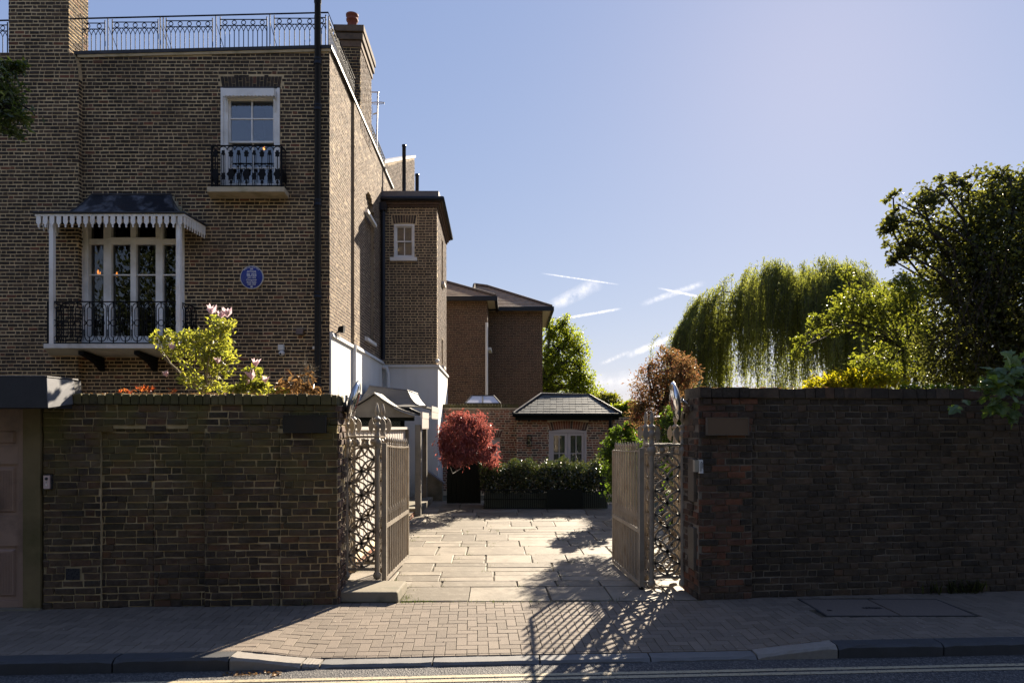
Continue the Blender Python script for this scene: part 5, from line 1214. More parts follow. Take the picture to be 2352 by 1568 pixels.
# eaves and parapet
mb = MB()
for i, (g, z0_) in enumerate(((.04,0.),(.085,.055),(.13,.11))):
    mb.box((wx0-.02,WY-g,zwt-.16+z0_+.0005),(wx1+g,WY-.0+.001*i,zwt-.16+z0_+.055)); p_, q_ = wside(WY+.003, 0), wside(WY+LW, 0)
    mb.hexa([p_+Z*(zwt-.1595+z0_), p_+sN*g+Z*(zwt-.1595+z0_), q_+sN*g+Z*(zwt-.1595+z0_), q_+Z*(zwt-.1595+z0_), p_+Z*(zwt-.105+z0_), p_+sN*g+Z*(zwt-.105+z0_), q_+sN*g+Z*(zwt-.105+z0_), q_+Z*(zwt-.105+z0_)])
obj('corbel_course', mb, M['side_brick'], wing)
obj('gutter', MB().tube([(wx0,WY-.16,zwt+.02),(wx1+.16,WY-.16,zwt+.02),wside(WY+LW,.16)+Z*(zwt+.02)], .055, 8), M['pipe_black'], wing)
obj('lead_parapet', MB().box((PX(875,WY),WY-.05,zwt+.045),(PX(1008,WY),WY+LW*.8,PZ(440,WY))), M['lead_pale'], wing)
a, b, c_, d = wx0+wh[0], wx0+wh[1], wh[2], wh[3]
mb = MB(); bars(mb, a+.003, b-.003, c_+.002, d-.004, WY-.02, WY+.10, [], [], .045); sw = obj('sash_window', mb, WW, wing); zm = (c_+d)/2; xc_ = (a+b)/2
mb = MB(); bars(mb, a+.05, b-.05, zm-.02, d-.052, WY+.02, WY+.05, [xc_], [], .028, .012); obj('upper_sash', mb, WW, sw); mb = MB(); bars(mb, a+.05, b-.05, c_+.05, zm+.015, WY+.052, WY+.082, [xc_], [], .03, .012); obj('lower_sash', mb, WW, sw)
for x_ in ((a+.07, xc_-.01), (xc_+.01, b-.07)):
    obj('pane', MB().box((x_[0],WY+.033,zm),(x_[1],WY+.037,d-.07)), M['glass_soft'], sw); obj('pane', MB().box((x_[0],WY+.066,c_+.07),(x_[1],WY+.070,zm)), M['glass_soft'], sw)
obj('blind', MB().box((a+.02,WY+.12,c_),(b-.02,WY+.13,d)), M['curtain'], sw)
obj('sill', MB().box((PX(897,WY),WY-.08,PZ(600,WY)),(PX(958,WY),WY+.02,c_-.001)), WW, sw)
mb = MB(); mb.tube([(PX(868,WY),WY-.12,zwb-.05),(PX(890,WY),WY-.13,PZ(845,WY)),(PX(893,WY),WY-.11,PZ(860,WY)),(PX(893,WY),WY-.11,.1)], .05, 10); obj('white_downpipe', mb, M['render_white'], wing)
obj('iron_downpipe', MB().tube([(wx0+.05,WY-.07,zwb),(wx0+.05,WY-.07,zwt+.3)], .05, 10), M['pipe_black'], wing)
t = thing('security_camera', (wx1,WY-.1,PZ(829,WY)), 'small white camera on the corner of the stair wing just above its white base', 'camera'); c_ = Vector((wx1+.02,WY-.12,PZ(829,WY))); obj('camera_body', MB().lathe(c_, [(.03,-.05),(.045,-.02),(.045,.05),(.03,.07)], 12, (.5,-1,-.2)), M['plastic_white'], t); obj('mount', MB().tube([c_, (wx1-.01,WY-.005,c_.z-.04)], .014, 6), M['plastic_white'], t)
# rear part of the house with raked parapet and vent pipes
rbk = thing('house_extension', (-3.5, 19.9, 7), 'sunlit raised brick end with white raked coping above the stair wing', 'house')
p0, p1 = P(878, 376, 20.1), P(952, 362, 24.5); p2 = P(959, 410, 22.5); zb_ = 7.5
def raked(a, b, mat, nm):
    d_ = (Vector((b.x-a.x,b.y-a.y,0))).normalized(); L_ = Vector((b.x-a.x,b.y-a.y,0)).length; n_ = Vector((d_.y,-d_.x,0)); o0 = Vector((a.x,a.y,0))
    o_ = obj(nm, MB().hexa([o0+Z*zb_, o0+d_*L_+Z*zb_, o0+d_*L_-n_*.3+Z*zb_, o0-n_*.3+Z*zb_, o0+Z*a.z, o0+d_*L_+Z*b.z, o0+d_*L_-n_*.3+Z*b.z, o0-n_*.3+Z*a.z]), M['side_mortar'], rbk)
    bl_ = [b_ for b_ in layout(L_, max(a.z,b.z)-zb_, wc, .016, .17, .08, .012, 'flemish', rng) if b_[3]+zb_ < a.z+(b.z-a.z)*b_[0]/L_-.02]
    lay_bricks(o_, bl_, o0+Z*zb_, d_, Z, n_, mat, rng, 0, None, detail=False, stuff='side_brickwork')
    obj('coping', MB().hexa([o0+n_*.05+Z*(a.z+.001), o0+d_*L_+n_*.05+Z*(b.z+.001), o0+d_*L_-n_*.35+Z*(b.z+.001), o0-n_*.35+Z*(a.z+.001), o0+n_*.05+Z*(a.z+.08), o0+d_*L_+n_*.05+Z*(b.z+.08), o0+d_*L_-n_*.35+Z*(b.z+.08), o0-n_*.35+Z*(a.z+.08)]), M['render_white'], rbk)
raked(p0, p1, M['side_brick'], 'raked_wall')
for (px_, ya, yb, yy) in ((928, 333, 445, 18.3), (958, 400, 445, 18.8)):
    obj('vent_pipe', MB().lathe((PX(px_,yy),yy,0), [(.05,PZ(yb,yy)),(.05,PZ(ya,yy)-.05),(.058,PZ(ya,yy)-.05),(.058,PZ(ya,yy)),(.03,PZ(ya,yy))], 12), M['pipe_black'], label='tall black vent pipe rising from the stair wing roof' if px_ == 928 else 'short black vent pipe at the right of the stair wing roof', cat='vent pipe', group='vent pipes on the stair wing roof')

# ---------------------------------------------------------------- garden porch and white boarded fence
wf_ = thing('boarded_fence', (-2.0, 10.6, 0), 'sunlit white boarded fence running back behind the left gate leaf', 'fence')
fx = lambda y: -2.05-(y-8.4)*.003
n = 38; y0 = 8.25
for i in range(n):
    ya = y0+(13.1-y0)*i/n; yb = y0+(13.1-y0)*(i+1)/n-.010; g = .006*(i % 2)
    obj('board', MB().hexa([(fx(ya)-.02+g,ya,.10),(fx(ya)+.01+g,ya,.10),(fx(yb)+.01+g,yb,.10),(fx(yb)-.02+g,yb,.10),(fx(ya)-.02+g,ya,1.72),(fx(ya)+.01+g,ya,1.72),(fx(yb)+.01+g,yb,1.72),(fx(yb)-.02+g,yb,1.72)]), M['fence_white'], wf_)
obj('capping', MB().box((-2.13,y0,1.7205),(-1.99,13.14,1.765)), M['fence_white'], wf_)
obj('end_post', MB().box((-2.12,13.102,.12),(-1.99,13.2,1.72)), M['porch_wood'], wf_)
fb_ = thing('brick_plinth', (-2.0, 10.7, 0), 'low worn brick plinth under the white boarded fence', 'plinth')
bl_ = layout(5.2, .10, .05, .01, .17, .08, .012, 'flemish', rng); 
pm = obj('plinth_core', MB().box((-2.2,8.25,0),(-1.93,13.45,.098)), M['garden_mortar'], fb_); lay_bricks(fb_, bl_, (-1.93,8.25,0), Y_, Z, X, M['garden_brick'], rng, 0, None, stuff='brickwork'); lay_bricks(fb_, layout(.27, .10, .05, .01, .17, .08, .012, 'flemish', rng), (-2.2,8.25,0), X, Z, -Y_, M['garden_brick'], rng, 0, None, stuff='end_brickwork')
po = thing('entrance_porch', (-2.6, 14.7, 0), 'lead roofed garden porch with gabled front, trellis screen and wooden posts', 'porch')
yp = 13.5; PW = M['porch_wood']
g0, ga, g1 = P(786, 947, yp), P(860, 907, yp), P(952, 955, yp)
zl = PZ(958, yp)
# gable board (cut with a concave lower sweep) and tent roof behind
sweep = lambda a, b, k, sag: a+(b-a)*k-Z*sag*math.sin(math.pi*k)
Lp = [sweep(g0, ga, k, .03) for k in np.linspace(0, 1, 7)]; Rp = [sweep(ga, g1, k, .06) for k in np.linspace(0, 1, 9)]
poly = [Vector((g0.x,yp,zl))]+Lp+Rp[1:]+[Vector((g1.x,yp,zl))]
obj('gable', MB().prism(poly, (0,.05,0)), PW, po)
vs = []; fs = []
for k, p_ in enumerate(Lp+Rp[1:]): vs += [p_+Vector((0,-.07,.02)), p_+Vector((0,2.6,.02)), p_+Vector((0,2.6,.055)), p_+Vector((0,-.07,.055))]
nk = len(Lp+Rp[1:])
for k in range(nk-1):
    for e_ in range(4): fs.append((k*4+e_, (k+1)*4+e_, (k+1)*4+(e_+1)%4, k*4+(e_+1)%4))
fs += [(0,1,2,3), tuple((nk-1)*4+e_ for e_ in (3,2,1,0))]
obj('lead_roof', MB().add(vs, fs), M['porch_lead'], po)
# raised inner tent roof
yq = 14.6; a, b, c_, d = P(848, 886, yq), P(935, 896, yq), P(991, 936, yq), P(800, 936, yq); dz = Vector((0,1.6,0)); e_ = Vector((0,-.9,-.12))
K = 6; rows = []
for k in range(K+1):
    f = k/K; s = f**.6; zf = f**1.7
    rows.append([Vector((d.x+(a.x-d.x)*s, yq+e_.y*(1-s), d.z+(a.z-d.z)*zf)), Vector((c_.x+(b.x-c_.x)*s, yq+e_.y*(1-s), c_.z+(b.z-c_.z)*zf)), Vector((c_.x+(b.x-c_.x)*s, yq+1.6, c_.z+(b.z-c_.z)*zf))])
mb = MB(); vs = [p_ for r_ in rows for p_ in r_]
for k in range(K): 
    for j in range(2): pass
mb.add(vs, [(3*k+j, 3*k+j+1, 3*k+j+4, 3*k+j+3) for k in range(K) for j in range(2)])
mb.quad(rows[-1][0], rows[-1][1], rows[-1][2], rows[-1][0]+dz)
tr_ = obj('tent_roof', mb, M['porch_lead'], po); sm_ = tr_.modifiers.new('thick', 'SOLIDIFY'); sm_.thickness = .025
obj('roof_roll', MB().tube([r_[1] for r_ in rows], .022, 6).tube([a, b, b+dz], .02, 6), M['lead_pale'], tr_)
# scalloped end valance facing the yard
for (xx, y0_, y1_, zt_, zb2_) in ((PX(968,13.45), 13.45, 14.5, PZ(946,13.45), PZ(985,13.45)), (PX(990,14.6), 14.6, 16.0, PZ(932,14.6), PZ(962,14.6))):
    n = 9
    obj('end_fascia', MB().box((xx-.02,y0_,zt_-.12),(xx+.02,y1_,zt_)), M['fence_white'], po)
    for i in range(n):
        ya, yb = y0_+(y1_-y0_)*i/n, y0_+(y1_-y0_)*(i+1)/n-.006; zq = zb2_
        obj('valance_board', MB().prism([(xx+.002,ya,zt_-.1205),(xx+.002,yb,zt_-.1205),(xx+.002,yb,zq+.03),(xx+.002,(ya+yb)/2+.02,zq),(xx+.002,(ya+yb)/2-.02,zq),(xx+.002,ya,zq+.03)], (.014,0,0)), M['fence_white'], po)
obj('beam', MB().box((g0.x,yp+.0505,zl-.07),(g1.x-.02,yp+.14,zl+.0)), M['dark_green'], po)
for (px_, yy, wpx) in ((960.5, 13.6, 13), (975.5, 15.9, 10)):
    xx = PX(px_, yy); hw = wpx/2/F*yy; obj('post', MB().box((xx-hw,yy-.05,0),(xx+hw,yy+.07,PZ(975,yy))), PW, po)
xl, xr_ = PX(806,yp), PX(918,yp); zt_, zb2_ = zl-.071, PZ(1030,yp)
mb = MB(); k = 0; st = .055; hgt = zt_-zb2_
u = -hgt
while u < xr_-xl:
    for s in (1, -1):
        a = Vector((xl+u,0,zb2_)); b = Vector((xl+u+hgt,0,zt_))
        if s < 0: a, b = Vector((xl+u,0,zt_)), Vector((xl+u+hgt,0,zb2_))
        t0 = max(0, (xl-a.x)/hgt); t1 = min(1, (xr_-a.x)/hgt)
        if t1-t0 > .05:
            p_, q_ = a+(b-a)*t0, a+(b-a)*t1; yy = yp+.07+(.011 if s > 0 else 0); p_.y = q_.y = yy; mb.bar(p_, q_, .018, .009, Y_)
    u += st
obj('trellis', mb, M['trellis_green'], po)
obj('screen_back', MB().box((g0.x-.6,yp+.6,0),(xr_+.0,yp+.63,zl)), M['dark_green'], po)
obj('porch_step', MB().box((-3.2,13.7,0),(-1.86,16.0,.13)), M['step_stone'], po)
t = thing('stub_wall', (-1.7, 16.6, 0), 'low rendered stub wall with sloping stone coping beside the porch', 'wall'); a = PX(985,16.3); b = PX(1022,16.6)
obj('stub', MB().hexa([(-2.1,16.3,0),(-1.66,16.3,0),(-1.66,16.5,0),(-2.1,16.5,0),(-2.1,16.3,.75),(-1.66,16.3,.42),(-1.66,16.5,.42),(-2.1,16.5,.75)]), M['step_stone'], t); obj('stub_coping', MB().hexa([(-2.12,16.27,.752),(-1.63,16.27,.40),(-1.63,16.53,.40),(-2.12,16.53,.752),(-2.12,16.27,.80),(-1.63,16.27,.45),(-1.63,16.53,.45),(-2.12,16.53,.80)]), M['lead_pale'], t)

# ---------------------------------------------------------------- yard back wall and garden building
GY = 18.4; gx0, gx1 = PX(1187,GY), PX(1412,GY); gzt = PZ(957,GY)
gb = thing('garden_building', ((gx0+gx1)/2, 19, 0), 'single storey red brick garden building with hipped slate roof and French doors', 'building')
gd = (PX(1261,GY)-gx0, PX(1347,GY)-gx0, 0., PZ(986,GY))
mb = MB(); core(mb, (gx0,GY,-.12), X, Z, -Y_, gx1-gx0, gzt+.12, .25, [(gd[0], gd[1], 0, gd[3]+.12)]); gw = obj('front_wall', mb, M['garden_mortar'], gb)
gc_ = .0655; ga_ = (gd[0]-.03, gd[1]+.04, gd[3], gd[3]+.235)
gbk = cut(layout(gx1-gx0, gzt-.02, gc_, .016, .168, .078, .013, 'flemish', rng), [gd, ga_])
lay_bricks(gw, gbk, (gx0,GY,0), X, Z, -Y_, M['garden_brick'], rng, 280, lambda p, a: p.z, 'brick', cham=.004, proud=(.003,.009), sizes=(.168,.078), jit=.003)
n = 16
for i in range(n):
    f0, f1 = i/n, (i+1)/n; ww = ga_[1]-ga_[0]; cv_ = lambda f: .055*(1-(2*f-1)**2); X0 = gx0+ga_[0]
    b0, b1, t0, t1 = X0+.05+(ww-.1)*f0+.005, X0+.05+(ww-.1)*f1-.005, X0-.02+(ww+.04)*f0+.005, X0-.02+(ww+.04)*f1-.005
    z0_, z1_ = ga_[2]-.05+cv_((f0+f1)/2)+.012, ga_[3]-.055+cv_((f0+f1)/2)
    obj('arch_brick', MB().hexa([(b0,GY-.009,z0_),(b1,GY-.009,z0_),(b1,GY+.01,z0_),(b0,GY+.01,z0_),(t0,GY-.009,z1_),(t1,GY-.009,z1_),(t1,GY+.01,z1_),(t0,GY+.01,z1_)]), M['garden_brick'], gw)
a, b, d = gx0+gd[0], gx0+gd[1], gd[3]
GD = M['grey_door']; mb = MB(); mb.box((a,GY-.005,-.1),(a+.05,GY+.12,d-.03)); mb.box((b-.05,GY-.005,-.1),(b,GY+.12,d-.03))
mb.prism([(a+.0005,GY+.001,d-.085),(b-.0005,GY+.001,d-.085)]+[(b-(b-a)*f,GY+.001,d-.05+.055*(1-(2*f-1)**2)) for f in np.linspace(.002, .998, 9)], (0,.11,0)); fd = obj('door_frame', mb, GD, gb)
xm = (a+b)/2
for l0, l1 in ((a+.052, xm-.003), (xm+.003, b-.052)):
    mb = MB(); bars(mb, l0, l1, -.08, d-.09, GY+.03, GY+.07, [(l0+l1)/2], [PZ(1041,GY), PZ(1075,GY)-.3], .075, .011); dl = obj('door_leaf', mb, GD, gb)
    obj('pane', MB().box((l0+.07,GY+.048,-.02),(l1-.07,GY+.052,d-.16)), M['glass_soft'], dl); cmb = MB()
    for i in range(7): xx = l0+.09+(l1-l0-.18)*i/6; cmb.tube([(xx,GY+.14,-.1),(xx,GY+.14,d-.12)], .035, 6)
    obj('net_curtain', cmb, M['curtain'], dl)
obj('door_handle', MB().tube([(xm+.02,GY+.028,.72),(xm+.02,GY-.03,.72),(xm+.09,GY-.03,.72)], .010, 6).box((xm+.004,GY+.018,.62),(xm+.036,GY+.0295,.80)), M['black_iron'], gb)
room(a-.2, b+.2, -.1, gzt, GY+.26, 2.2, M['room_blue'], gb)
# slate roof
e0, e1 = Vector((PX(1179,GY-.25),GY-.25,gzt+.07)), Vector((PX(1426,GY-.25),GY-.25,gzt+.07)); r0, r1 = P(1243, 907, GY+1.15), P(1354, 910, GY+1.15)
back = 2.9; e2, e3 = e1+Vector((0,back,0)), e0+Vector((0,back,0))
mb = MB(); mb.quad(e0, e1, r1, r0); mb.quad(e1, e2, r1); mb.quad(e2, e3, r0, r1); mb.quad(e3, e0, r0); mb.quad(e0, e3, e2, e1); rf = obj('roof', mb, M['lead'], gb)
nr = 8; up = ((r0+r1)/2-(e0+e1)/2); fn = (r0-e0).cross(e1-e0).normalized(); fn = fn if fn.z > 0 else -fn
for k in range(nr):
    f0, f1 = k/nr, (k+1)/nr+.02
    L0, R0 = e0+(r0-e0)*f0, e1+(r1-e1)*f0; L1, R1 = e0+(r0-e0)*min(f1,1), e1+(r1-e1)*min(f1,1)
    sw_ = .175; x_ = L0.x+.1-(k % 2)*sw_/2
    while x_ < R0.x-.1:
        xa_, xb_ = max(x_, L0.x+.09), min(x_+sw_-.006, R0.x-.09)
        xc0, xc1 = max(xa_, L1.x+.06), min(xb_, R1.x-.06)
        if xb_-xa_ > .03 and xc1 > xc0:
            A_ = lambda xx, f, h_: Vector((xx, e0.y+(r0.y-e0.y)*f, e0.z+(r0.z-e0.z)*f))+fn*h_
            lift = rng.uniform(.010, .016)
            obj('slate', MB().hexa([A_(xa_,f0,.004), A_(xb_,f0,.004), A_(xc1,f1,.001), A_(xc0,f1,.001), A_(xa_,f0,.004+lift), A_(xb_,f0,.004+lift), A_(xc1,f1,.008), A_(xc0,f1,.008)]), M['slate'], rf)
        x_ += sw_
obj('hip_roll', MB().tube([e0+fn*.02, r0+fn*.03, r1+fn*.03, e1+fn*.02], .045, 7), M['lead'], rf)
obj('gutter', MB().tube([(e0.x-.02,e0.y-.05,e0.z-.02),(e1.x+.02,e1.y-.05,e1.z-.02)], .05, 8).box((e0.x+.05,e0.y+.01,gzt-.09),(e1.x-.05,GY-.012,e0.z-.02)), M['dark_green'], gb)
xx = PX(1400,GY-.1); obj('down_pipe', MB().tube([(xx,GY-.25,gzt),(xx+.02,GY-.1,gzt-.25),(xx+.02,GY-.07,0)], .045, 8), M['pipe_black'], gb)
c_ = P(1215.5, 1012, GY-.12); t = thing('wall_lantern', c_, 'black box wall lantern left of the garden French doors', 'lantern')
mb = MB(); hw = .055
for sx in (-hw, hw):
    for sy in (-.05, .05): mb.box(c_+Vector((sx-.007,sy-.007,-.13)), c_+Vector((sx+.007,sy+.007,.13)))
mb.box(c_+Vector((-.068,-.062,.1305)), c_+Vector((.068,.062,.155))); mb.box(c_+Vector((-.068,-.062,-.15)), c_+Vector((.068,.062,-.1305))); mb.box(c_+Vector((-.025,.0625,-.05)), c_+Vector((.025,.115,.05))); obj('lantern_frame', mb, M['black_iron'], t)
obj('lantern_glass', MB().box(c_+Vector((-.046,-.042,-.13)), c_+Vector((.046,.042,.13))), M['glass_soft'], t)

# yard back wall left of the building
BY = 18.9; bx0, bx1 = PX(1012,BY), PX(1190,BY); bzt = PZ(928,BY)
yw = thing('garden_wall', ((bx0+bx1)/2, BY, 0), 'red brick yard wall with brick coping behind the red maple', 'wall')
dr = (PX(1113,BY)-bx0, PX(1148,BY)-bx0, 0., PZ(1004,BY))
mb = MB(); core(mb, (bx0,BY,-.12), X, Z, -Y_, bx1-bx0, bzt-.1+.12, .3, [(dr[0],dr[1],0,dr[3]+.12)]); obj('mortar_core', mb, M['garden_mortar'], yw)
lay_bricks(yw, cut(layout(bx1-bx0, bzt-.14, gc_, .016, .168, .078, .013, 'flemish', rng), [dr, (dr[0]-.05,dr[1]+.05,dr[3],dr[3]+.2)]), (bx0,BY,0), X, Z, -Y_, M['garden_brick'], rng, 240, lambda p, a: p.z, 'brick', cham=.004, proud=(.003,.009), sizes=(.168,.078), jit=.003)
for i in range(8): f0 = dr[0]-.045+(dr[1]-dr[0]+.09)*i/8; f1 = f0+(dr[1]-dr[0]+.09)/8-.012; obj('arch_brick', MB().hexa([(bx0+f0+.01*(3.5-i)*.5,BY-.009,dr[3]+.005),(bx0+f1+.01*(3.5-i)*.5,BY-.009,dr[3]+.005),(bx0+f1+.01*(3.5-i)*.5,BY+.01,dr[3]+.005),(bx0+f0+.01*(3.5-i)*.5,BY+.01,dr[3]+.005),(bx0+f0-.012*(3.5-i),BY-.009,dr[3]+.195),(bx0+f1-.012*(3.5-i),BY-.009,dr[3]+.195),(bx0+f1-.012*(3.5-i),BY+.01,dr[3]+.195),(bx0+f0-.012*(3.5-i),BY+.01,dr[3]+.195)]), M['garden_brick'], yw)
obj('door', MB().box((bx0+dr[0]+.003,BY+.08,-.1),(bx0+dr[1]-.003,BY+.12,dr[3]-.003)), GD, yw)
obj('string_course', MB().box((bx0,BY-.035,bzt-.135),(bx1,BY-.0095,bzt-.1005)), M['garden_mortar'], yw)
u = 0.
while u < bx1-bx0: obj('coping_brick', MB().box((bx0+u+.004,BY-.04-rng.uniform(0,.006),bzt-.1),(bx0+u+.074,BY+.33,bzt+rng.uniform(-.004,.004))), M['coping'], yw); u += .08
# dark link room behind the wall, with roof lantern
lk = thing('roof_lantern', (PX(1109,BY+.8),BY+.8,bzt), 'pale glazed hipped roof lantern rising behind the yard wall', 'rooflight')
a, b, c_, d = P(1068, 926, BY+.5), P(1150, 926, BY+.5), P(1134, 908, BY+1.0), P(1084, 908, BY+1.0); D2 = Vector((0,1.8,0)); D3 = Vector((0,.8,0))
obj('glazing', MB().quad(a, b, c_, d), paint('lantern_glass_pale', (.5,.5,.54), .08, var=.02, bump=0., spec=.8), lk)
mb = MB()
for p_, q_ in ((a, d), (d, c_), (c_, b), (b, a), ((a+b)/2, (c_+d)/2)): mb.bar(p_-Y_*.01, q_-Y_*.01, .035, .03)
obj('glazing_bars', mb, M['lead'], lk); obj('lantern_back', MB().quad(a, d, d+D3, a+D2).quad(b, b+D2, c_+D3, c_).quad(d, c_, c_+D3, d+D3).quad(a+D2, d+D3, c_+D3, b+D2), M['lead'], lk)
obj('kerb_upstand', MB().hexa([a-Z*.6, b-Z*.6, b+D2-Z*.6, a+D2-Z*.6, a-Z*.001, b-Z*.001, b+D2-Z*.001, a+D2-Z*.001]), M['lead'], lk)
t = thing('garden_wall', (3.6, 19.5, 0), 'distant low brick wall at the right end of the garden building', 'wall'); o_ = obj('mortar_core', MB().box((PX(1412,19.5),19.5,0),(5.6,19.8,PZ(958,19.5))), M['garden_mortar'], t); lay_bricks(t, layout(5.6-PX(1412,19.5), PZ(958,19.5), gc_, .016, .168, .078, .013, 'flemish', rng), (PX(1412,19.5),19.5,0), X, Z, -Y_, M['wing_brick'], rng, 0, None, detail=False)

# ---------------------------------------------------------------- rear brick house with hipped roofs
rh_ = thing('rear_house', (-.8, 28, 0), 'two storey red brown brick house with hipped tiled roofs and black gutters behind the yard', 'house')
RBm = (M['rear_brick'], M['rear_mortar'])
rc = .0655
def rear_block(x0, x1, y0, y1, zt, nm):
    o_ = obj(nm, MB().box((x0,y0,0),(x1,y1,zt)), M['rear_mortar'], rh_)
    lay_bricks(o_, layout(x1-x0, zt-2., rc, .015, .168, .078, .012, 'flemish', rng), (x0,y0,2.), X, Z, -Y_, M['rear_brick'], rng, 0, None, detail=False, cham=.004, proud=(.002,.006))
    lay_bricks(o_, layout(y1-y0, zt-2., rc, .015, .168, .078, .012, 'flemish', rng), (x1,y0,2.), Y_, Z, X, M['rear_brick'], rng, 0, None, detail=False, cham=.004, proud=(.002,.006), stuff='side_brickwork')
def rear_roof(x0, x1, y0, y1, ze, apex0, apex1, ov):
    a, b, c_, d = Vector((x0-ov,y0-ov,ze)), Vector((x1+ov,y0-ov,ze)), Vector((x1+ov,y1+ov,ze)), Vector((x0-ov,y1+ov,ze))
    mb = MB(); nR = 15
    def slope(p0, p1, q0, q1):
        for k in range(nR):
            f0, f1 = k/nR, (k+1)/nR; A0_, B0_, A1_, B1_ = p0+(q0-p0)*f0, p1+(q1-p1)*f0, p0+(q0-p0)*f1, p1+(q1-p1)*f1; nn = (p1-p0).cross(q0-p0).normalized(); nn = nn if nn.z > 0 else -nn
            mb.quad(A0_+nn*.03, B0_+nn*.03, B1_+nn*.004, A1_+nn*.004); mb.quad(A0_, B0_, B0_+nn*.03, A0_+nn*.03)
    slope(a, b, apex0, apex1); slope(b, c_, apex1, apex1+Vector((0,.01,0))); slope(c_, d, apex1, apex0); slope(d, a, apex0, apex0+Vector((0,.01,0)))
    r_ = obj('roof', mb, M['tile_roof'], rh_)
    obj('hip_tiles', MB().tube([b+Z*.04, apex1+Z*.05], .07, 6).tube([apex0+Z*.05, apex1+Z*.05], .07, 6).tube([a+Z*.04, apex0+Z*.05], .07, 6), M['wing_brick'], r_)
    obj('soffit', MB().hexa([a-Z*.10, b-Z*.10, c_-Z*.10, d-Z*.10, a-Z*.005, b-Z*.005, c_-Z*.005, d-Z*.005]), M['soffit'], rh_)
    obj('gutter', MB().hexa([a+Vector((-.1,-.1,-.15)), b+Vector((.1,-.1,-.15)), b+Vector((.1,-.002,-.15)), a+Vector((-.1,-.002,-.15)), a+Vector((-.1,-.1,.01)), b+Vector((.1,-.1,.01)), b+Vector((.1,-.002,.01)), a+Vector((-.1,-.002,.01))]).hexa([b+Vector((.002,-.0015,-.15)), b+Vector((.1,-.0015,-.15)), c_+Vector((.1,0,-.15)), c_+Vector((.002,0,-.15)), b+Vector((.002,-.0015,.01)), b+Vector((.1,-.0015,.01)), c_+Vector((.1,0,.01)), c_+Vector((.002,0,.01))]), M['pipe_black'], rh_)
y1_, y2_ = 24.8, 26.9
xa1, xb1 = -4.6, PX(1119,y1_); xa2, xb2 = PX(1100,y2_), PX(1246,y2_); ze1, ze2 = PZ(681,y1_-.3), PZ(705,y2_-.35)
rear_block(xa1, xb1, y1_, 30., ze1-.09, 'front_block'); rear_block(xa2, xb2, y2_, 31., ze2-.09, 'right_block')
rear_roof(xa1, xb1, y1_, 30., ze1, P(985, 640, 27.2)-X*1., P(1000, 643, 27.2), .28); rear_roof(xb1-.4, xb2, y2_, 31., ze2, P(1090, 656, 29.3), P(1120, 660, 29.3), .33)
obj('white_downpipe', MB().tube([(xb1-.02,y1_-.08,ze1-.9),(xb1-.02,y1_-.08,1.5)], .05, 8), M['render_white'], rh_)
p_ = Vector((xb1+.02,y1_+.6,PZ(800,y1_))); obj('window_sill', MB().box((xb1+.001,y1_+.5,p_.z),(xb1+.13,y1_+1.6,p_.z+.1)), M['render_white'], rh_)
# ---------------------------------------------------------------- planting
G = np.random.default_rng(77)
def unit(v): return v/np.maximum(np.linalg.norm(v, axis=1, keepdims=True), 1e-6)
def leaf_mesh(name, c, axis, size, ratio=.5, fold=.12, up=.6, var=.35):
    """folded pointed leaves, one island each"""
    n = len(c); d = unit(axis); nr = unit(G.normal(size=(n, 3))+np.array([0, 0, up*2])); s = unit(np.cross(d, nr)); nn = np.cross(s, d)
    l = (size*G.uniform(1-var, 1+var, n))[:,None]; w_ = l*ratio*G.uniform(.8, 1.2, (n, 1))
    a = c-d*l*.5; t = c+d*l*.5-nn*l*.08; p = c-d*l*.02+s*w_*.5+nn*l*fold; q = c-d*l*.02-s*w_*.5+nn*l*fold
    v = np.stack([a, p, t, q], 1).reshape(-1, 3); b = np.arange(n)[:,None]*4
    f = np.concatenate([b+np.array([[0, 3, 2]]), b+np.array([[0, 2, 1]])], 1).reshape(-1, 3)
    return np_mesh(name, v, f)
def E(px, py, rx, rz, Y, ry=None):
    k = Y/F; return (np.array(P(px, py, Y)), np.array([rx*k, ry if ry else (rx+rz)*.5*k, rz*k]))
def clump_pts(ells, n, sub=26, spread=.2, hollow=.35):
    vol = np.array([np.prod(e[1])**.72 for e in ells]); pr = vol/vol.sum(); ns = max(n//sub, 1)
    idx = G.choice(len(ells), ns, p=pr); u = unit(G.normal(size=(ns, 3)))*np.power(G.uniform(hollow**3, 1, ns), 1/3)[:,None]
    C0 = np.array([e[0] for e in ells])[idx]; R0 = np.array([e[1] for e in ells])[idx]
    cen = C0+u*R0; k = G.integers(0, ns, n); sp = R0.mean(1)[:,None]*spread
    pts = cen[k]+G.normal(size=(n, 3))*sp[k]*np.array([1, 1, .75]); out = unit(pts-C0[k]+1e-6)
    return pts, out, cen
def twig_mesh(mb, start, ends, r0, r1, bend=.12, n=5, nseg=5):
    for e in ends:
        a = Vector(start); b = Vector(e); L = (b-a).length; m = Vector(G.normal(size=3))*L*bend
        pts = [a.lerp(b, t)+m*math.sin(math.pi*t)+Z*(L*.08*math.sin(math.pi*t)) for t in np.linspace(0, 1, nseg)]
        mb.tube(pts, [r0+(r1-r0)*t for t in np.linspace(0, 1, nseg)], n, cap=False)
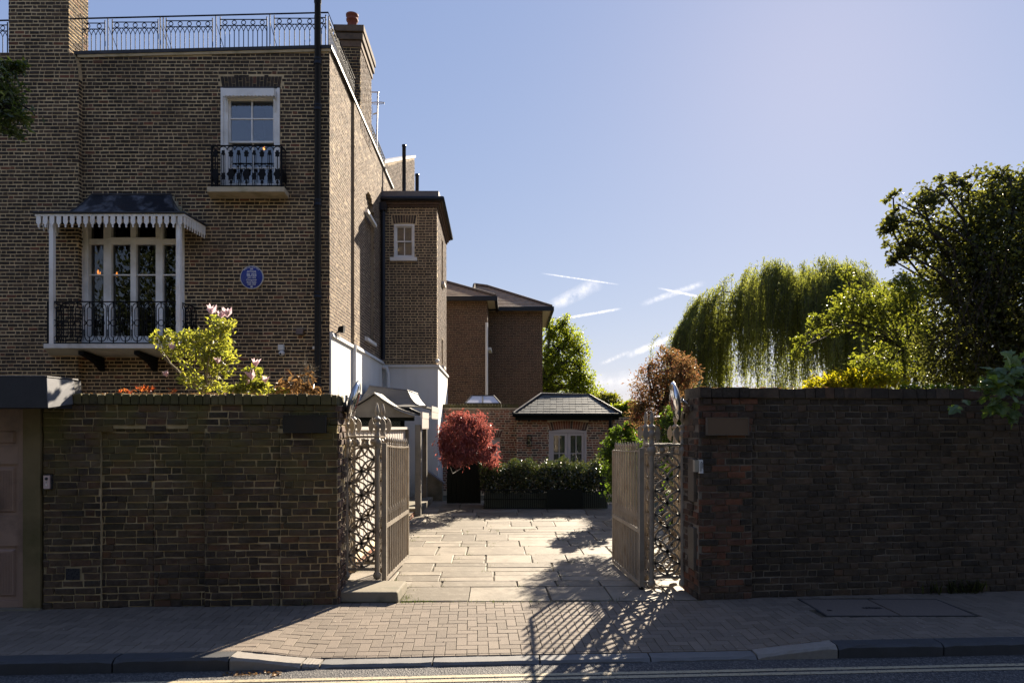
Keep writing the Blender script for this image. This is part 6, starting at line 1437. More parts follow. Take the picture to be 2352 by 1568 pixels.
def plant(name, label, cat, base, ells, n, size, lmat, bmat, trunk_r=.08, sub=26, spread=.2, ratio=.5, hub=None, group=None, twigs=40, droop=.0, up=.6, hollow=.35, crown='crown', outw=.8, stem='trunk', fold=.12):
    t = thing(name, base, label, cat, group)
    pts, out, cen = clump_pts(ells, n, sub, spread, hollow)
    ax = out*outw+G.normal(size=pts.shape)*.7+np.array([0, 0, -droop])
    obj(crown, leaf_mesh(crown, pts, ax, size, ratio, fold, up), lmat, t)
    mb = MB(); hub = Vector(hub) if hub is not None else Vector(np.mean([e[0] for e in ells], 0))-Z*float(np.mean([e[1][2] for e in ells]))*.6
    base = Vector(base); mb.tube([base, base.lerp(hub, .5)+Vector((trunk_r*.6, 0, 0)), hub], [trunk_r, trunk_r*.85, trunk_r*.7], 8, cap=False)
    twig_mesh(mb, hub, [e[0] for e in ells], trunk_r*.55, trunk_r*.22)
    for e in ells:
        near = [c for c in cen if np.linalg.norm((c-e[0])/e[1]) < 1.05]
        near = near[:max(int(twigs/len(ells)), 2)]; twig_mesh(mb, e[0], near, trunk_r*.2, trunk_r*.06, n=4, nseg=4)
    obj(stem, mb, bmat, t)
    return t
LM = {
 'belt': leaf_mat('leaf_street_tree', [(.018,.026,.010),(.035,.045,.015),(.055,.065,.018)], tr=.3),
 'ivy': leaf_mat('leaf_ivy', [(.026,.030,.018),(.052,.058,.026),(.095,.105,.034)], tr=.5),
 'rose': leaf_mat('leaf_rose', [(.045,.058,.014),(.075,.09,.02),(.115,.125,.03)], tr=.55, gloss=.6),
 'gold': leaf_mat('leaf_gold', [(0.1125,0.1200,0.0090),(0.1800,0.1575,0.0150)], tr=.6),
 'willow': leaf_mat('leaf_willow', [(0.0680,0.0840,0.0360),(0.1040,0.1200,0.0480),(0.1320,0.1440,0.0600)], tr=.58),
 'photinia': leaf_mat('leaf_photinia', [(.06,.085,.022),(.085,.095,.03),(.12,.085,.035),(.20,.07,.04),(.45,.06,.035)], trans=(.40,.22,.085), tr=.45, gloss=.6),
 'green': leaf_mat('leaf_green', [(.03,.055,.012),(.06,.095,.018)], tr=.5),
 'horn': leaf_mat('leaf_hornbeam', [(0.0680,0.0935,0.0136),(0.1020,0.1275,0.0170),(0.1275,0.1445,0.0238)], tr=.62),
 'far': leaf_mat('leaf_far', [(.07,.085,.025),(.10,.11,.03),(.11,.10,.045)], tr=.5),
 'maple': leaf_mat('leaf_red_maple', [(0.0510,0.0119,0.0136),(0.1700,0.0340,0.0340),(0.3570,0.1190,0.1020)], trans=(.6,.17,.13), tr=.4, gloss=.8),
 'hedge': leaf_mat('leaf_hedge', [(.018,.030,.014),(.034,.050,.022),(.07,.07,.035)], tr=.2, gloss=1., rough=.22),
 'magnolia': leaf_mat('leaf_magnolia', [(0.0880,0.1080,0.0320),(0.1440,0.1560,0.0440),(0.1920,0.1920,0.0640)], tr=.55, gloss=.7),
 'petal': leaf_mat('petal_pink', [(.62,.40,.46),(.8,.66,.68)], trans=(.88,.7,.74), tr=.45),
 'holm': leaf_mat('leaf_evergreen', [(.03,.045,.016),(.05,.075,.02),(.11,.14,.03)], tr=.4, gloss=.7, rough=.3),
 'dry': leaf_mat('leaf_dry', [(.16,.09,.04),(.26,.15,.06),(.10,.07,.03)], trans=(.4,.22,.08), tr=.3),
 'sage': leaf_mat('leaf_red_shoot', [(.28,.06,.04),(.2,.08,.04)], tr=.4),
 'lime': leaf_mat('leaf_lobed', [(0.0720,0.1200,0.0400),(0.1040,0.1600,0.0480),(0.1280,0.1760,0.0480)], tr=.35, gloss=.5),
 'weed': leaf_mat('leaf_weed', [(.05,.08,.015),(.09,.12,.02)], tr=.3),
}
BK = M['bark']; TW = M['twig_dark']
Yv = 9.6
plant('ivy_tree', 'tall dark tree smothered in ivy behind the right hand end of the long wall', 'tree', (PX(2290,Yv),Yv,0),
      [E(2285,570,115,115,Yv,.7),E(2350,660,150,190,Yv,.9),E(2205,530,85,72,Yv,.5),E(2110,540,72,52,Yv,.4),E(2105,480,40,34,Yv,.3),E(2140,450,36,26,Yv,.25),E(2225,440,60,46,Yv,.35),E(2300,455,60,42,Yv,.4),E(2345,440,50,36,Yv,.4),E(2190,690,80,120,Yv,.6),E(2160,810,85,95,Yv,.6),E(2270,800,140,110,Yv,.8),E(2420,560,120,140,Yv,.8),E(2460,780,140,130,Yv,.8),E(2080,560,40,30,Yv,.3),E(2045,520,22,18,Yv,.2),E(2036,500,18,22,Yv,.15),E(2052,456,20,12,Yv,.15),E(2125,432,22,16,Yv,.15),E(2215,408,24,18,Yv,.2),E(2300,402,24,14,Yv,.2),E(2060,590,26,14,Yv,.15),E(2062,470,18,14,Yv,.15),E(2165,425,18,22,Yv,.15),E(2280,408,30,16,Yv,.2),E(2320,415,24,16,Yv,.2),E(2055,600,26,12,Yv,.15),E(2195,415,16,14,Yv,.15),E(2230,620,100,100,Yv,.7),E(2330,830,90,90,Yv,.9),E(2380,450,70,60,Yv,.6),E(2230,870,150,50,Yv,.7),E(2370,740,90,150,Yv,.9)],
      44000, .062, LM['ivy'], TW, .045, hub=P(2290,760,Yv), twigs=260, ratio=.72, spread=.25, hollow=.2, sub=20)
# hanging bare stems on its shaded face
t = thing('dead_creeper', (PX(2260,8.9),8.9,2.), 'tangle of thin bare creeper stems on the shaded face of the ivy tree', 'creeper')
mb = MB()
for i in range(26):
    a = P(G.uniform(2150,2352), G.uniform(560,720), G.uniform(8.75,9.0)); pts = [a]; v = Vector((G.uniform(-.2,.2), 0, -.3))
    for k in range(8): v = v+Vector((G.uniform(-.1,.1), G.uniform(-.02,.02), G.uniform(-.08,.06))); pts.append(pts[-1]+v*.5)
    mb.tube(pts, .003, 4, cap=False)
obj('stem', mb, paint('creeper_stem', (.05,.035,.03), .9), t)
Yr_ = 9.0
rs = plant('climbing_rose', 'sunlit yellow green arching climber spilling left out of the ivy tree', 'shrub', (PX(2080,Yr_),Yr_,0),
      [E(2010,705,62,48,Yr_,.35),E(2055,755,60,70,Yr_,.35),E(1960,690,45,36,Yr_,.3),E(1985,730,50,40,Yr_,.3),E(1905,745,38,24,Yr_,.2),E(1858,765,28,20,Yr_,.15),E(1838,798,20,22,Yr_,.14),E(1885,735,30,18,Yr_,.15),E(2045,830,55,45,Yr_,.35),E(1995,822,34,30,Yr_,.25),E(2075,690,34,50,Yr_,.3),E(1948,650,22,28,Yr_,.15),E(1942,625,14,9,Yr_,.1),E(2020,868,60,22,Yr_,.3),E(2085,640,30,30,Yr_,.25)],
      6800, .050, LM['rose'], TW, .03, hub=P(2075,800,Yr_), twigs=150, ratio=.62, sub=22, spread=.24)
mb = MB().tube([P(2080,800,Yr_), P(2040,765,Yr_), P(1985,746,Yr_), P(1930,748,Yr_), P(1880,768,Yr_), P(1840,800,Yr_)], [.02,.018,.015,.013,.010,.006], 6); obj('arching_stem', mb, M['bark_pale'], rs)
Ys = 8.2
plant('golden_shrub', 'bright yellow shrub just showing above the right wall under the willow', 'shrub', (PX(1930,Ys),Ys,0),
      [E(1890,880,35,14,Ys,.25),E(1930,878,40,18,Ys,.25),E(1975,872,38,20,Ys,.25),E(2020,874,36,18,Ys,.25),E(1950,900,60,25,Ys,.3)], 1900, .085, LM['gold'], TW, .03, ratio=.33, sub=12, spread=.3, up=.2)
# willow: arching twigs hung with long strands
Yw = 21.
wl = thing('willow_tree', (PX(1965,Yw),Yw,0), 'large weeping willow with hanging green strands behind the right wall', 'tree')
hub = P(1880, 760, Yw); mb = MB(); mb.tube([(PX(1970,Yw),Yw,0), P(1968,880,Yw), P(1955,800,Yw), hub+Vector((.4,0,0))], [.42,.36,.3,.2], 9, cap=False)
cL, aL = [], []
dome_c = P(1830, 800, Yw); RX, RYd, RZd = 262*Yw/F, 2.9, 186*Yw/F
cl_ = [(math.sqrt(G.uniform(.02, 1)), G.uniform(0, 2*math.pi), G.uniform(-.10, .12), G.uniform(.75, 1.3)) for _ in range(64)]
for r0_, t0_, dz_, dl_ in cl_:
    q_ = dome_c+Vector((r0_*math.cos(t0_)*RX, r0_*math.sin(t0_)*RYd, RZd*(math.sqrt(max(1-r0_*r0_*.97, .02))+dz_)*.93))
    if q_.x < PX(1960,Yw): mb.tube([hub, hub.lerp(q_, .55)+Z*.3, q_-Z*.12], [.09,.05,.012], 5, cap=False)
for i in range(1250):
    r0_, t0_, dz_, dl_ = cl_[i % len(cl_)]
    x, y = r0_*math.cos(t0_)+G.normal()*.075, r0_*math.sin(t0_)+G.normal()*.09; rr = min(math.hypot(x, y), 1.02); th = math.atan2(y, x)
    top = dome_c+Vector((x*RX, y*RYd, RZd*(math.sqrt(max(1-rr*rr*.97, .02))*G.uniform(.84, 1.02)+dz_+.13*math.sin(5*th+1)*rr+.07*math.sin(9*x+4*y))))
    if top.x > PX(2080,Yw): continue
    L = dl_*G.uniform(.6, 1.6)*(1.1+1.5*rr*G.uniform(.4,1)); out = Vector((x*.6+G.uniform(-.35,.35), y*.5+G.uniform(-.3,.3), .05)); p = Vector(top); v = out*1.0; n = int(L/.07); pts = []
    for k in range(n):
        v = v*.86+Vector((0,0,-.26)); v = v.normalized(); p = p+v*.075+Vector((G.normal()*.006, G.normal()*.006, 0)); pts.append(Vector(p))
    if False: mb.tube([hub.lerp(Vector(top), .2), hub.lerp(Vector(top), .6)-Z*.1, Vector(top)-Z*.25], [.05,.025,.006], 4, cap=False)
    mb.tube(pts[::3]+[pts[-1]], .006, 3, cap=False)
    for k, q_ in enumerate(pts):
        for s in range(6): cL.append(q_+Vector(G.normal(size=3))*.045); aL.append(Vector((G.normal()*.5, G.normal()*.5, -1.0)))
obj('trunk', mb, BK, wl)
m = leaf_mesh('crown', np.array(cL), np.array(aL), .095, .2, .08, .2); obj('crown', m, LM['willow'], wl)
Yp = 12.0
plant('photinia_bush', 'tall red tipped bush rising behind the right gate pier', 'shrub', (PX(1520,Yp),Yp,0),
      [E(1500,890,42,52,Yp,.35),E(1532,850,42,40,Yp,.35),E(1565,850,30,34,Yp,.3),E(1545,905,45,50,Yp,.35),E(1478,925,26,34,Yp,.25),E(1490,960,40,40,Yp,.3),E(1530,812,24,16,Yp,.2),E(1488,845,20,18,Yp,.2),E(1460,945,18,24,Yp,.2),E(1580,870,22,30,Yp,.2)], 9000, .055, LM['photinia'], TW, .05, hub=P(1520,940,Yp), twigs=120, ratio=.36, spread=.26)
plant('green_bush', 'leafy bright green bush between the photinia and the right gate pier', 'shrub', (PX(1540,10.2),10.2,0),
      [E(1548,955,30,24,10.2,.3),E(1535,985,34,30,10.2,.3),E(1565,985,30,36,10.2,.3),E(1555,1050,36,60,10.2,.3),E(1570,1150,36,90,10.2,.3)], 4500, .055, LM['green'], TW, .04, ratio=.6)
plant('ivy_hedge', 'sunlit mound of climbing ivy on the right side of the yard', 'shrub', (PX(1425,12.6),12.8,0),
      [E(1440,985,18,18,12.8,.25),E(1425,1005,26,30,12.8,.3),E(1404,1035,24,30,12.8,.3),E(1420,1070,34,45,12.8,.35),E(1440,1120,40,50,12.8,.4),E(1460,1030,30,50,12.8,.3)], 6500, .06, LM['green'], TW, .03, ratio=.7, spread=.18)
Yt = 34.
plant('hornbeam_tree', 'fresh green tree with upswept branches just right of the rear house', 'tree', (PX(1225,Yt),Yt,0),
      [E(1262,758,26,30,Yt),E(1296,740,16,26,Yt),E(1305,775,34,28,Yt),E(1285,800,42,36,Yt),E(1328,805,24,30,Yt),E(1332,840,28,22,Yt),E(1295,850,46,28,Yt),E(1340,868,30,18,Yt),E(1255,840,40,50,Yt),E(1300,890,60,26,Yt),E(1345,895,40,20,Yt),E(1240,890,50,30,Yt),E(1252,722,14,16,Yt)], 11000, .15, LM['horn'], BK, .2, hub=P(1235,905,Yt), twigs=260, ratio=.5, spread=.26, hollow=.0, sub=18, up=1.)
plant('garden_tree', 'olive green far tree crown beyond the slate roof of the garden building', 'tree', (PX(1385,42),42,0),
      [E(1368,918,32,24,42),E(1400,925,28,20,42),E(1380,945,50,20,42),E(1345,930,34,24,42)], 5500, .2, LM['far'], BK, .2, ratio=.55)
plant('garden_tree', 'low yellow green far tree crown left of the red tipped bush', 'tree', (PX(1432,38),38,0),
      [E(1428,938,22,16,38),E(1450,942,20,22,38),E(1440,960,30,20,38)], 2600, .2, LM['horn'], BK, .2, ratio=.55)
Ym = 14.2
plant('japanese_maple', 'domed Japanese maple with glossy dark red leaves by the white wing', 'tree', (PX(1122,15.75),15.72,0),
      [E(1016,996,8,5,Ym,.15),E(1044,958,9,5,Ym,.15),E(1134,1024,9,4,Ym,.15),E(1018,1030,8,6,Ym,.15),E(1070,958,24,7,Ym,.3),E(1050,965,22,9,Ym,.3),E(1092,964,20,9,Ym,.35),E(1034,985,18,9,Ym,.3),E(1066,982,30,11,Ym,.45),E(1106,984,20,9,Ym,.3),E(1026,1012,14,8,Ym,.25),E(1052,1008,26,10,Ym,.4),E(1092,1006,28,11,Ym,.4),E(1116,1010,12,6,Ym,.25),E(1040,1036,26,9,Ym,.35),E(1076,1034,28,10,Ym,.4),E(1110,1034,22,8,Ym,.3),E(1130,1030,9,4,Ym,.15),E(1100,1050,18,7,Ym,.3),E(1034,1054,20,7,Ym,.35),E(1062,1056,24,8,Ym,.35),E(1124,1050,18,8,Ym,.3),E(1132,1062,10,7,Ym+.4,.25)], 9000, .078, LM['maple'], TW, .03, hub=P(1092,1046,Ym+1.1), ratio=.3, droop=.9, up=1.2, spread=.4, twigs=150, sub=24)
Yh = 15.0
hx0, hx1 = PX(1102,Yh), PX(1398,Yh)
hg = thing('hedge', ((hx0+hx1)/2,Yh,.35), 'clipped glossy dark green hedge growing in the long planter', 'hedge')
n = 21000; pts = np.stack([G.uniform(hx0, hx1, n), G.uniform(Yh-.28, Yh+.55, n), .32+(PZ(1062,Yh)-.32)*np.power(G.uniform(0, 1, n), .75)], 1); pts[:,2] += .05*np.sin(pts[:,0]*7)+.04*np.sin(pts[:,0]*17+1)+G.normal(0, .035, n)
ax = G.normal(size=(n, 3))*.7+np.array([0,-.2,.5]); obj('foliage', leaf_mesh('foliage', pts, ax, .058, .5, .1, .9), LM['hedge'], hg)
mb = MB()
for i in range(60): a = Vector((G.uniform(hx0,hx1), Yh+G.uniform(-.1,.3), .3)); mb.tube([a, a+Vector((G.uniform(-.1,.1),G.uniform(-.1,.1),.35)), a+Vector((G.uniform(-.2,.2),G.uniform(-.15,.15),.75))], [.012,.009,.004], 4, cap=False)
obj('stem', mb, TW, hg)
pn = thing('planter', ((hx0+hx1)/2,Yh-.3,0), 'long dark planter fronted with thin railings under the hedge', 'planter')
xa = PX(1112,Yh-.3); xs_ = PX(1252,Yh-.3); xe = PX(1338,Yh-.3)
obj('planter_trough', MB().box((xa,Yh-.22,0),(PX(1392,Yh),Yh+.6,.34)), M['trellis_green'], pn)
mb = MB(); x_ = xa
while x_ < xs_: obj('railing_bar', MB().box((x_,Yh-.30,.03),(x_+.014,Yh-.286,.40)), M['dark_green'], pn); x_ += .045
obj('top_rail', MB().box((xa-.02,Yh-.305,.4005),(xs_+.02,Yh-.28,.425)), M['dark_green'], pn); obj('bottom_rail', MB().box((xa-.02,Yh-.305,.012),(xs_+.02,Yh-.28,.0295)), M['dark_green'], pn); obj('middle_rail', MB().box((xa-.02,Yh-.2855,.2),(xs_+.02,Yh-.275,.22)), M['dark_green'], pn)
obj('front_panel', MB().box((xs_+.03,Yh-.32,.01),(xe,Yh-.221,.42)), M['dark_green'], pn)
x_ = xe+.03
while x_ < PX(1394,Yh): obj('railing_bar', MB().box((x_,Yh-.30,.03),(x_+.014,Yh-.286,.36)), M['dark_green'], pn); x_ += .045
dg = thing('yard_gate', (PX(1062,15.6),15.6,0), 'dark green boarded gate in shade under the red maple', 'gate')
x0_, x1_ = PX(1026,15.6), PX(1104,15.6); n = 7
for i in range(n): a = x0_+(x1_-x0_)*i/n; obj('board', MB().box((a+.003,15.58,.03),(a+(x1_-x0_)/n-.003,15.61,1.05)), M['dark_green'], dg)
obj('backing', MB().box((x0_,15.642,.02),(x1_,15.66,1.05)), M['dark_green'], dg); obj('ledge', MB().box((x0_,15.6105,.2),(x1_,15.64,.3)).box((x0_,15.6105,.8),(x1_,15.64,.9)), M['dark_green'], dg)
# front garden above the left wall
Yg = 8.3
mg = plant('magnolia_bush', 'sunlit magnolia bush with pink flowers above the left wall', 'shrub', (PX(480,Yg),Yg,1.5),
      [E(505,752,25,26,Yg,.2),E(488,785,34,26,Yg,.25),E(525,745,14,14,Yg,.12),E(440,782,28,20,Yg,.2),E(385,772,26,15,Yg,.15),E(405,800,28,18,Yg,.2),E(362,778,14,10,Yg,.1),E(502,818,30,24,Yg,.22),E(465,820,34,22,Yg,.25),E(505,855,18,16,Yg,.15),E(440,868,34,14,Yg,.2),E(485,888,40,12,Yg,.2),E(412,835,16,12,Yg,.12),E(520,830,18,12,Yg,.12),E(375,798,18,10,Yg,.1)],
      2300, .06, LM['magnolia'], M['bark_pale'], .022, hub=P(478,905,Yg), twigs=120, ratio=.5, sub=7, spread=.26, up=.3, stem='stems')
def flower(parent, c, s, tilt):
    c = np.array(c); n = 7; an = np.linspace(0, 2*math.pi, n, endpoint=False); ax = np.stack([np.cos(an)*.5, np.sin(an)*.5, np.full(n, 1.)], 1)+np.array(tilt)
    ax = unit(ax); obj('flower', leaf_mesh('flower', c+ax*s*.5, ax, s, .42, .15, .1, .15), LM['petal'], parent)
for (px_, py_, s) in ((484,722,.13),(522,728,.13),(508,730,.10),(397,803,.09),(500,836,.10),(383,865,.08)): flower(mg, P(px_, py_, Yg-.22), s, (G.uniform(-.3,.3), G.uniform(-.3,.1), 0))
m2 = plant('magnolia_bush', 'small young magnolia with three pink blooms right of the larger one', 'shrub', (PX(585,Yg),Yg,1.6),
      [E(585,855,16,14,Yg,.12),E(577,880,26,16,Yg,.18),E(602,875,12,12,Yg,.1),E(580,895,34,8,Yg,.18),E(552,893,14,9,Yg,.1)], 620, .07, LM['magnolia'], M['bark_pale'], .015, hub=P(584,906,Yg), twigs=50, ratio=.45, sub=8, spread=.3, up=.3, stem='stems')
for (px_, py_, s) in ((588,843,.12),(578,872,.13),(610,880,.10),(566,884,.09)): flower(m2, P(px_, py_, Yg-.14), s, (G.uniform(-.3,.3), -.1, 0))
dp = thing('dried_plant', (PX(690,Yg),Yg,2.0), 'bronze leaved plant with dried seed stalks near the drainpipe above the wall', 'plant')
mb = MB(); c_ = []; a_x = []
for (bx, tx, ty) in ((690,702,850),(706,700,828),(712,718,838),(714,722,848),(700,692,858),(668,664,870)):
    a, b = P(bx,906,Yg), P(tx,ty,Yg); mb.tube([a, a.lerp(b,.5)+Vector((.02,0,0)), b], [.006,.005,.003], 5)
    if tx > 695:
        for k in range(14): e = b+Vector(G.normal(size=3))*.05; mb.tube([a.lerp(b, G.uniform(.6,.95)), e], [.002,.0015], 3)
obj('stalk', mb, M['bark_pale'], dp)
pts, out, cen = clump_pts([E(690,868,24,20,Yg,.15),E(672,888,26,14,Yg,.15),E(705,893,26,10,Yg,.15),E(645,893,18,10,Yg,.12),E(735,898,18,7,Yg,.1)], 130, 4, .35); obj('leaves', leaf_mesh('leaves', pts, out+G.normal(size=out.shape)*.6+np.array([0,0,-.3]), .12, .34, .1, .3), LM['dry'], dp)
plant('low_plant', 'low leafy plant between the two magnolias on the wall top', 'plant', (PX(540,Yg),Yg,2.), [E(542,892,20,10,Yg,.12),E(650,897,20,7,Yg,.1),E(620,899,18,5,Yg,.1)], 260, .055, LM['magnolia'], TW, .008, hub=P(545,906,Yg), ratio=.4, sub=6, stem='stems')
rp = thing('red_shoots', (PX(300,8.),8.,2.0), 'row of small red leaved shoots above the wall left of the magnolia', 'plant')
pts, out, cen = clump_pts([E(295,897,6,6,8.,.05),E(325,896,8,7,8.,.06),E(345,895,7,8,8.,.06),E(400,899,8,5,8.,.06),E(275,900,5,4,8.,.05)], 120, 6, .4); obj('leaves', leaf_mesh('leaves', pts, out+np.array([0,0,.8]), .045, .4), LM['sage'], rp)
# wall top litter
def litter(name, label, x0, x1, zt, yb, n, mat, sz=.03, grp=None):
    x_ = G.uniform(x0, x1, n); y_ = np.array([wall_y(q_) for q_ in x_])+G.uniform(.0, yb, n); pts = np.stack([x_, y_, zt+np.abs(G.normal(0, .008, n))], 1)
    obj(name, leaf_mesh(name, pts, G.normal(size=(n,3))*np.array([1,1,.35]), sz, .25, .05, .8), mat, label=label, kind='stuff')
litter('dry_litter', 'dry moss and dead grass along the left wall top', -4.4, -1.75, 2.078, .40, 900, LM['dry'])
litter('dry_litter', 'dry moss and dead grass along the right wall top', 1.95, 7.5, 2.162, .40, 1100, LM['dry'])
ep = thing('evergreen_branch', (-6.3,7.6,6.), 'evergreen branch with pointed leaves reaching in at the upper left', 'branch')
els = [E(20,162,34,18,7.6,.12),E(44,150,16,12,7.6,.1),E(15,215,26,24,7.6,.15),E(45,265,32,18,7.6,.15),E(10,265,34,34,7.6,.15),E(20,300,28,18,7.6,.12),E(80,265,14,9,7.6,.08),E(-20,220,60,70,7.6,.3)]
pts, out, cen = clump_pts(els, 1500, 10, .28, .1); obj('leaves', leaf_mesh('leaves', pts, out+G.normal(size=out.shape)*.6, .085, .34, .1, .5), LM['holm'], ep); mb = MB(); a = P(-160,210,7.7); mb.tube([a, P(-40,215,7.6)], [.03,.02], 6); twig_mesh(mb, P(-40,215,7.6), [e[0] for e in els], .014, .006); twig_mesh(mb, P(10,240,7.6), cen[:60], .006, .003, n=4); obj('twigs', mb, TW, ep)
# lobed leaves hanging over the right wall
lb_ = thing('overhanging_branch', (PX(2300,6.9),6.9,1.9), 'branch of broad lobed green leaves hanging over the right end of the wall', 'branch')
els = [E(2310,858,44,30,6.75,.14),E(2265,895,46,26,6.75,.14),E(2330,905,46,40,6.7,.16),E(2290,930,30,14,6.7,.1),E(2225,928,26,10,6.7,.08),E(2345,850,40,40,6.75,.15),E(2345,960,20,20,6.7,.1),E(2250,868,16,12,6.75,.06),E(2400,880,60,60,6.75,.2)]
pts, out, cen = clump_pts(els, 210, 3, .3, .1)
lob = np.array([(0,0),(.16,-.06),(.42,.02),(.30,.22),(.52,.42),(.26,.46),(.22,.72),(0,1.0)]); lob = np.concatenate([lob, lob[1:-1][::-1]*np.array([-1,1])])
V_, F_ = [], []
for p_, o_ in zip(pts, out):
    d_ = Vector(o_*.5+G.normal(size=3)*.45+np.array([-.2,-.35,-.35])).normalized(); n_ = Vector(G.normal(size=3)*.35+np.array([0,-.55,.7])).normalized(); s_ = d_.cross(n_).normalized(); n_ = s_.cross(d_); L = G.uniform(.075,.14); b0 = len(V_)
    V_.append(tuple(Vector(p_)+d_*L*.4+n_*L*.04))
    for (x_, y_) in lob: V_.append(tuple(Vector(p_)+s_*x_*L+d_*y_*L-n_*(abs(x_)*.22+y_*y_*.15)*L))
    k = len(lob)
    for i in range(k): F_.append((b0, b0+1+i, b0+1+(i+1)%k))
obj('leaves', np_mesh('leaves', np.array(V_), np.array(F_)), LM['lime'], lb_)
mb = MB(); a = P(2420,820,7.0); twig_mesh(mb, a, [e[0] for e in els], .012, .004); twig_mesh(mb, P(2330,880,6.8), cen[:40], .004, .002, n=4); mb.tube([P(2352,1050,7.2), P(2340,970,6.9), P(2345,930,6.8)], .004, 4); obj('twigs', mb, TW, lb_)
iv = thing('wall_top_creeper', (PX(2140,7.45),7.45,2.16), 'pale leaved creeper lying flat along the top of the right wall', 'creeper'); pts, out, cen = clump_pts([E(2100,891,40,4,7.35,.08),E(2160,893,45,5,7.4,.08),E(2205,896,30,5,7.45,.08)], 500, 10, .3); obj('leaves', leaf_mesh('leaves', pts, G.normal(size=pts.shape)*np.array([1,1,.3]), .045, .4, .08, 1.), LM['green'], iv)
# weeds
def tufts(name, label, spots, n, h, mat):
    V2, A2 = [], []
    for (x_, y_, z_) in spots:
        for i in range(n): 
            a = Vector((G.normal()*.35, G.normal()*.35, 1)).normalized(); V2.append(Vector((x_+G.normal()*.04, y_+G.normal()*.025, z_))+a*h*.45); A2.append(a)
    obj(name, leaf_mesh(name, np.array(V2), np.array(A2), h, .07, .03, .0, .5), mat, label=label, kind='stuff')
tufts('grass_weeds', 'tufts of grass and weeds at the foot of the right wall', [(PX(q_,7.3), wall_y(PX(q_,7.3))-.03, 0.) for q_ in (2130,2170,2195,2210,2225,2250)], 14, .16, LM['ivy'])
tufts('grass_weeds', 'little weeds and moss in the paving joints at the gateway', [(-1.1+.02*i, 6.84+.004*i, -.01) for i in range(12)]+[(G.uniform(-1.1,1.3), 6.85+G.uniform(0,.02), -.015) for i in range(26)]+[(-1.1+G.uniform(-.03,.05), G.uniform(6.9,7.4), -.01) for i in range(14)]+[(-3.2+G.choice([b_[0], b_[1]])+G.normal()*.01, 6.86+b_[2]+G.uniform(-.01,.01)+.02*b_[0], -.01) for b_ in fl if b_[2] < 5.5 and G.uniform() < .75]+[(-1.78, 12.4, 0.), (-1.85,10.9,.0)], 7, .035, LM['weed'])
tufts('grass_weeds', 'mossy weeds at the foot of the left wall', [(G.uniform(-3.2,-1.9), 0, 0) for i in range(8)], 5, .05, LM['weed'])
o_ = bpy.data.objects.get('grass_weeds.002'); o_.location.y = 6.72
lv = G.uniform(-1., 1., (60, 2)); pts = np.stack([-1.95+lv[:,0]*.22, 5.13+lv[:,1]*.05, np.full(60, RZ+.008)], 1); obj('fallen_leaves', leaf_mesh('fallen_leaves', pts, G.normal(size=(60,3))*np.array([1,1,.2]), .03, .5, .1, 1.), LM['dry'], label='small drift of dry leaves in the gutter', kind='stuff')
n = 170; xx = G.uniform(-4, 5, n); yy = G.uniform(5.6, 6.7, n); pts = np.stack([xx, yy, np.array([pave_z(a, b) for a, b in zip(xx, yy)])+.005], 1); obj('pavement_litter', leaf_mesh('pavement_litter', pts, G.normal(size=(n,3))*np.array([1,1,.15]), .014, .5, .1, 1.), paint('petal_litter', (.42,.38,.32), .8), label='specks of fallen blossom scattered on the pavement', kind='stuff')
# trees on the far side of the street (seen only in the window reflections)
n = 110000; els = [(np.array((-16+i*3.0, -6.5-1.4*(i % 2), 5.2+1.1*math.sin(i*1.7))), np.array((2.6, 1.8, 5.4+.9*math.sin(i*2.3)))) for i in range(13)]
pts, out, cen = clump_pts(els, n, 30, .14); obj('tree_belt', leaf_mesh('tree_belt', pts, out+G.normal(size=out.shape)*.6, .22, .6, .1, .4), LM['belt'], label='row of leafy trees along the far side of the street', kind='stuff')

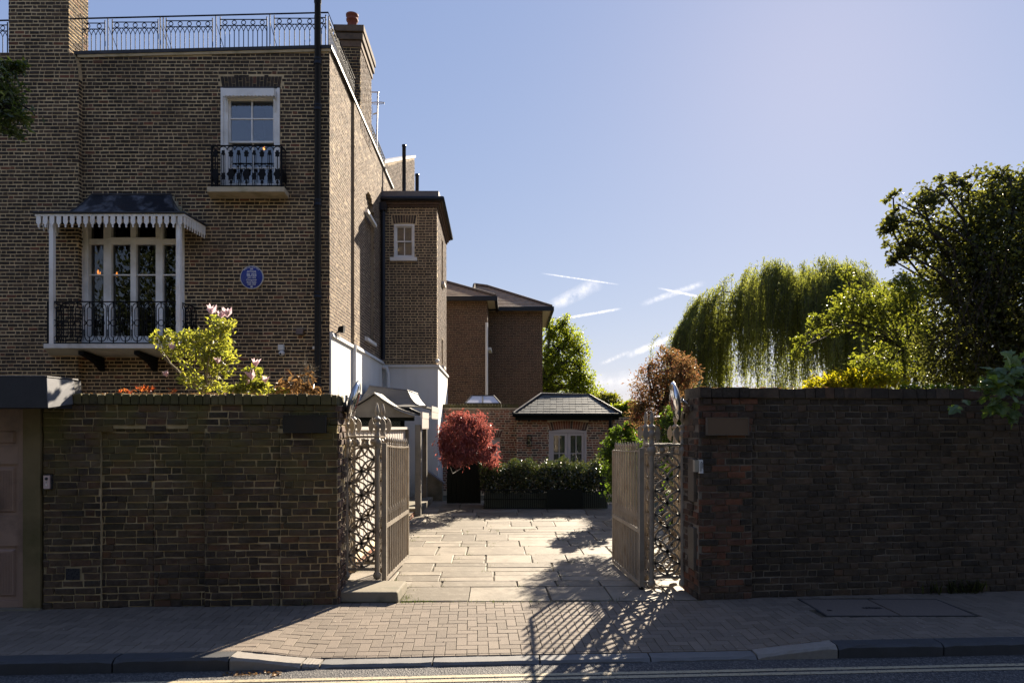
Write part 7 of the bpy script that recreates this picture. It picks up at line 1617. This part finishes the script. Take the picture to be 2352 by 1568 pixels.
# ---------------------------------------------------------------- contrails and a wisp of cloud, high up and far away
def contrail(label, a, b, w0, w1, alpha, Yc=5200., cat='contrail', name='contrail', grp='contrails in the blue sky'):
    A_, B_ = P(*a, Yc), P(*b, Yc*1.04); d = (B_-A_); L = d.length; d.normalize(); n_ = Vector((0,1,0)); s = d.cross(n_).normalized(); K = 24; mb = MB(); px_ = Yc/F
    vs = []; m_ = 9
    for i in range(K+1):
        f = i/K; wd = (w0+(w1-w0)*f)*px_*.5
        for k in range(m_): an = 2*math.pi*k/m_; vs.append(A_+d*L*f+s*wd*math.cos(an)+n_*wd*.6*math.sin(an))
    mb.add(vs, [(i*m_+k, (i+1)*m_+k, (i+1)*m_+(k+1)%m_, i*m_+(k+1)%m_) for i in range(K) for k in range(m_)], True)
    o = obj(name, mb, None, label=label, cat=cat, group=grp)
    t = NT(name+'_vapour'); mp = t.n('ShaderNodeMapping'); mp.vector_type = 'POINT'
    co = t.objco(); C0 = (A_+B_)/2-W[o.name]
    def dot(v): x = t.n('ShaderNodeVectorMath', operation='DOT_PRODUCT'); t.l(sub, x.inputs[0]); x.inputs[1].default_value = v; return x.outputs['Value']
    sb = t.n('ShaderNodeVectorMath', operation='SUBTRACT'); t.l(co, sb.inputs[0]); sb.inputs[1].default_value = C0; sub = sb.outputs[0]
    al = t.math('ABSOLUTE', dot(d/(L*.5))); ac = t.math('ABSOLUTE', dot(s/(max(w0, w1)*px_*.5)))
    nz = t.noise(1/(max(w0,w1)*px_*.7), 5, co, .65)
    f = t.math('MULTIPLY', t.map(al, .55, 1., 1, 0), t.map(ac, .05, .95, 1, 0)); f = t.math('MULTIPLY', f, t.map(nz, .36, .66, .05, 1)); f = t.math('MULTIPLY', f, alpha*.6, clamp=True)
    tr = t.n('ShaderNodeBsdfTransparent'); tl = t.n('ShaderNodeBsdfTranslucent'); tl.inputs[0].default_value = (.9,.9,.9,1); mx = t.n('ShaderNodeMixShader'); t.l(f, mx.inputs[0]); t.l(tr.outputs[0], mx.inputs[1]); t.l(tl.outputs[0], mx.inputs[2]); t.l(mx.outputs[0], t.out.inputs[0])
    o.data.materials.append(t.m); o.visible_shadow = True
contrail('thin short contrail high in the middle of the sky', (1240,627), (1425,654), 4, 5, .35)
contrail('crisp bright contrail left of the willow', (1510,661), (1660,693), 5, 9, .45)
contrail('broad faint old contrail crossing behind the crisp one', (1470,700), (1620,648), 16, 20, .22)
contrail('soft white contrail low beside the fresh green tree', (1280,734), (1430,708), 9, 8, .45)
contrail('wide bright smear of contrail above the red tipped bush', (1440,818), (1568,764), 22, 16, .4)
contrail('short faint contrail end low in the sky', (1376,838), (1450,805), 12, 14, .25)
contrail('fan shaped wisp of thin cloud right of the rear house', (1262,706), (1378,648), 34, 44, .3, cat='cloud', name='wispy_cloud', grp=None)
contrail('pale veil of thin cloud just above the far trees', (1300,890), (1520,862), 50, 60, .14, cat='cloud', name='wispy_cloud', grp=None)
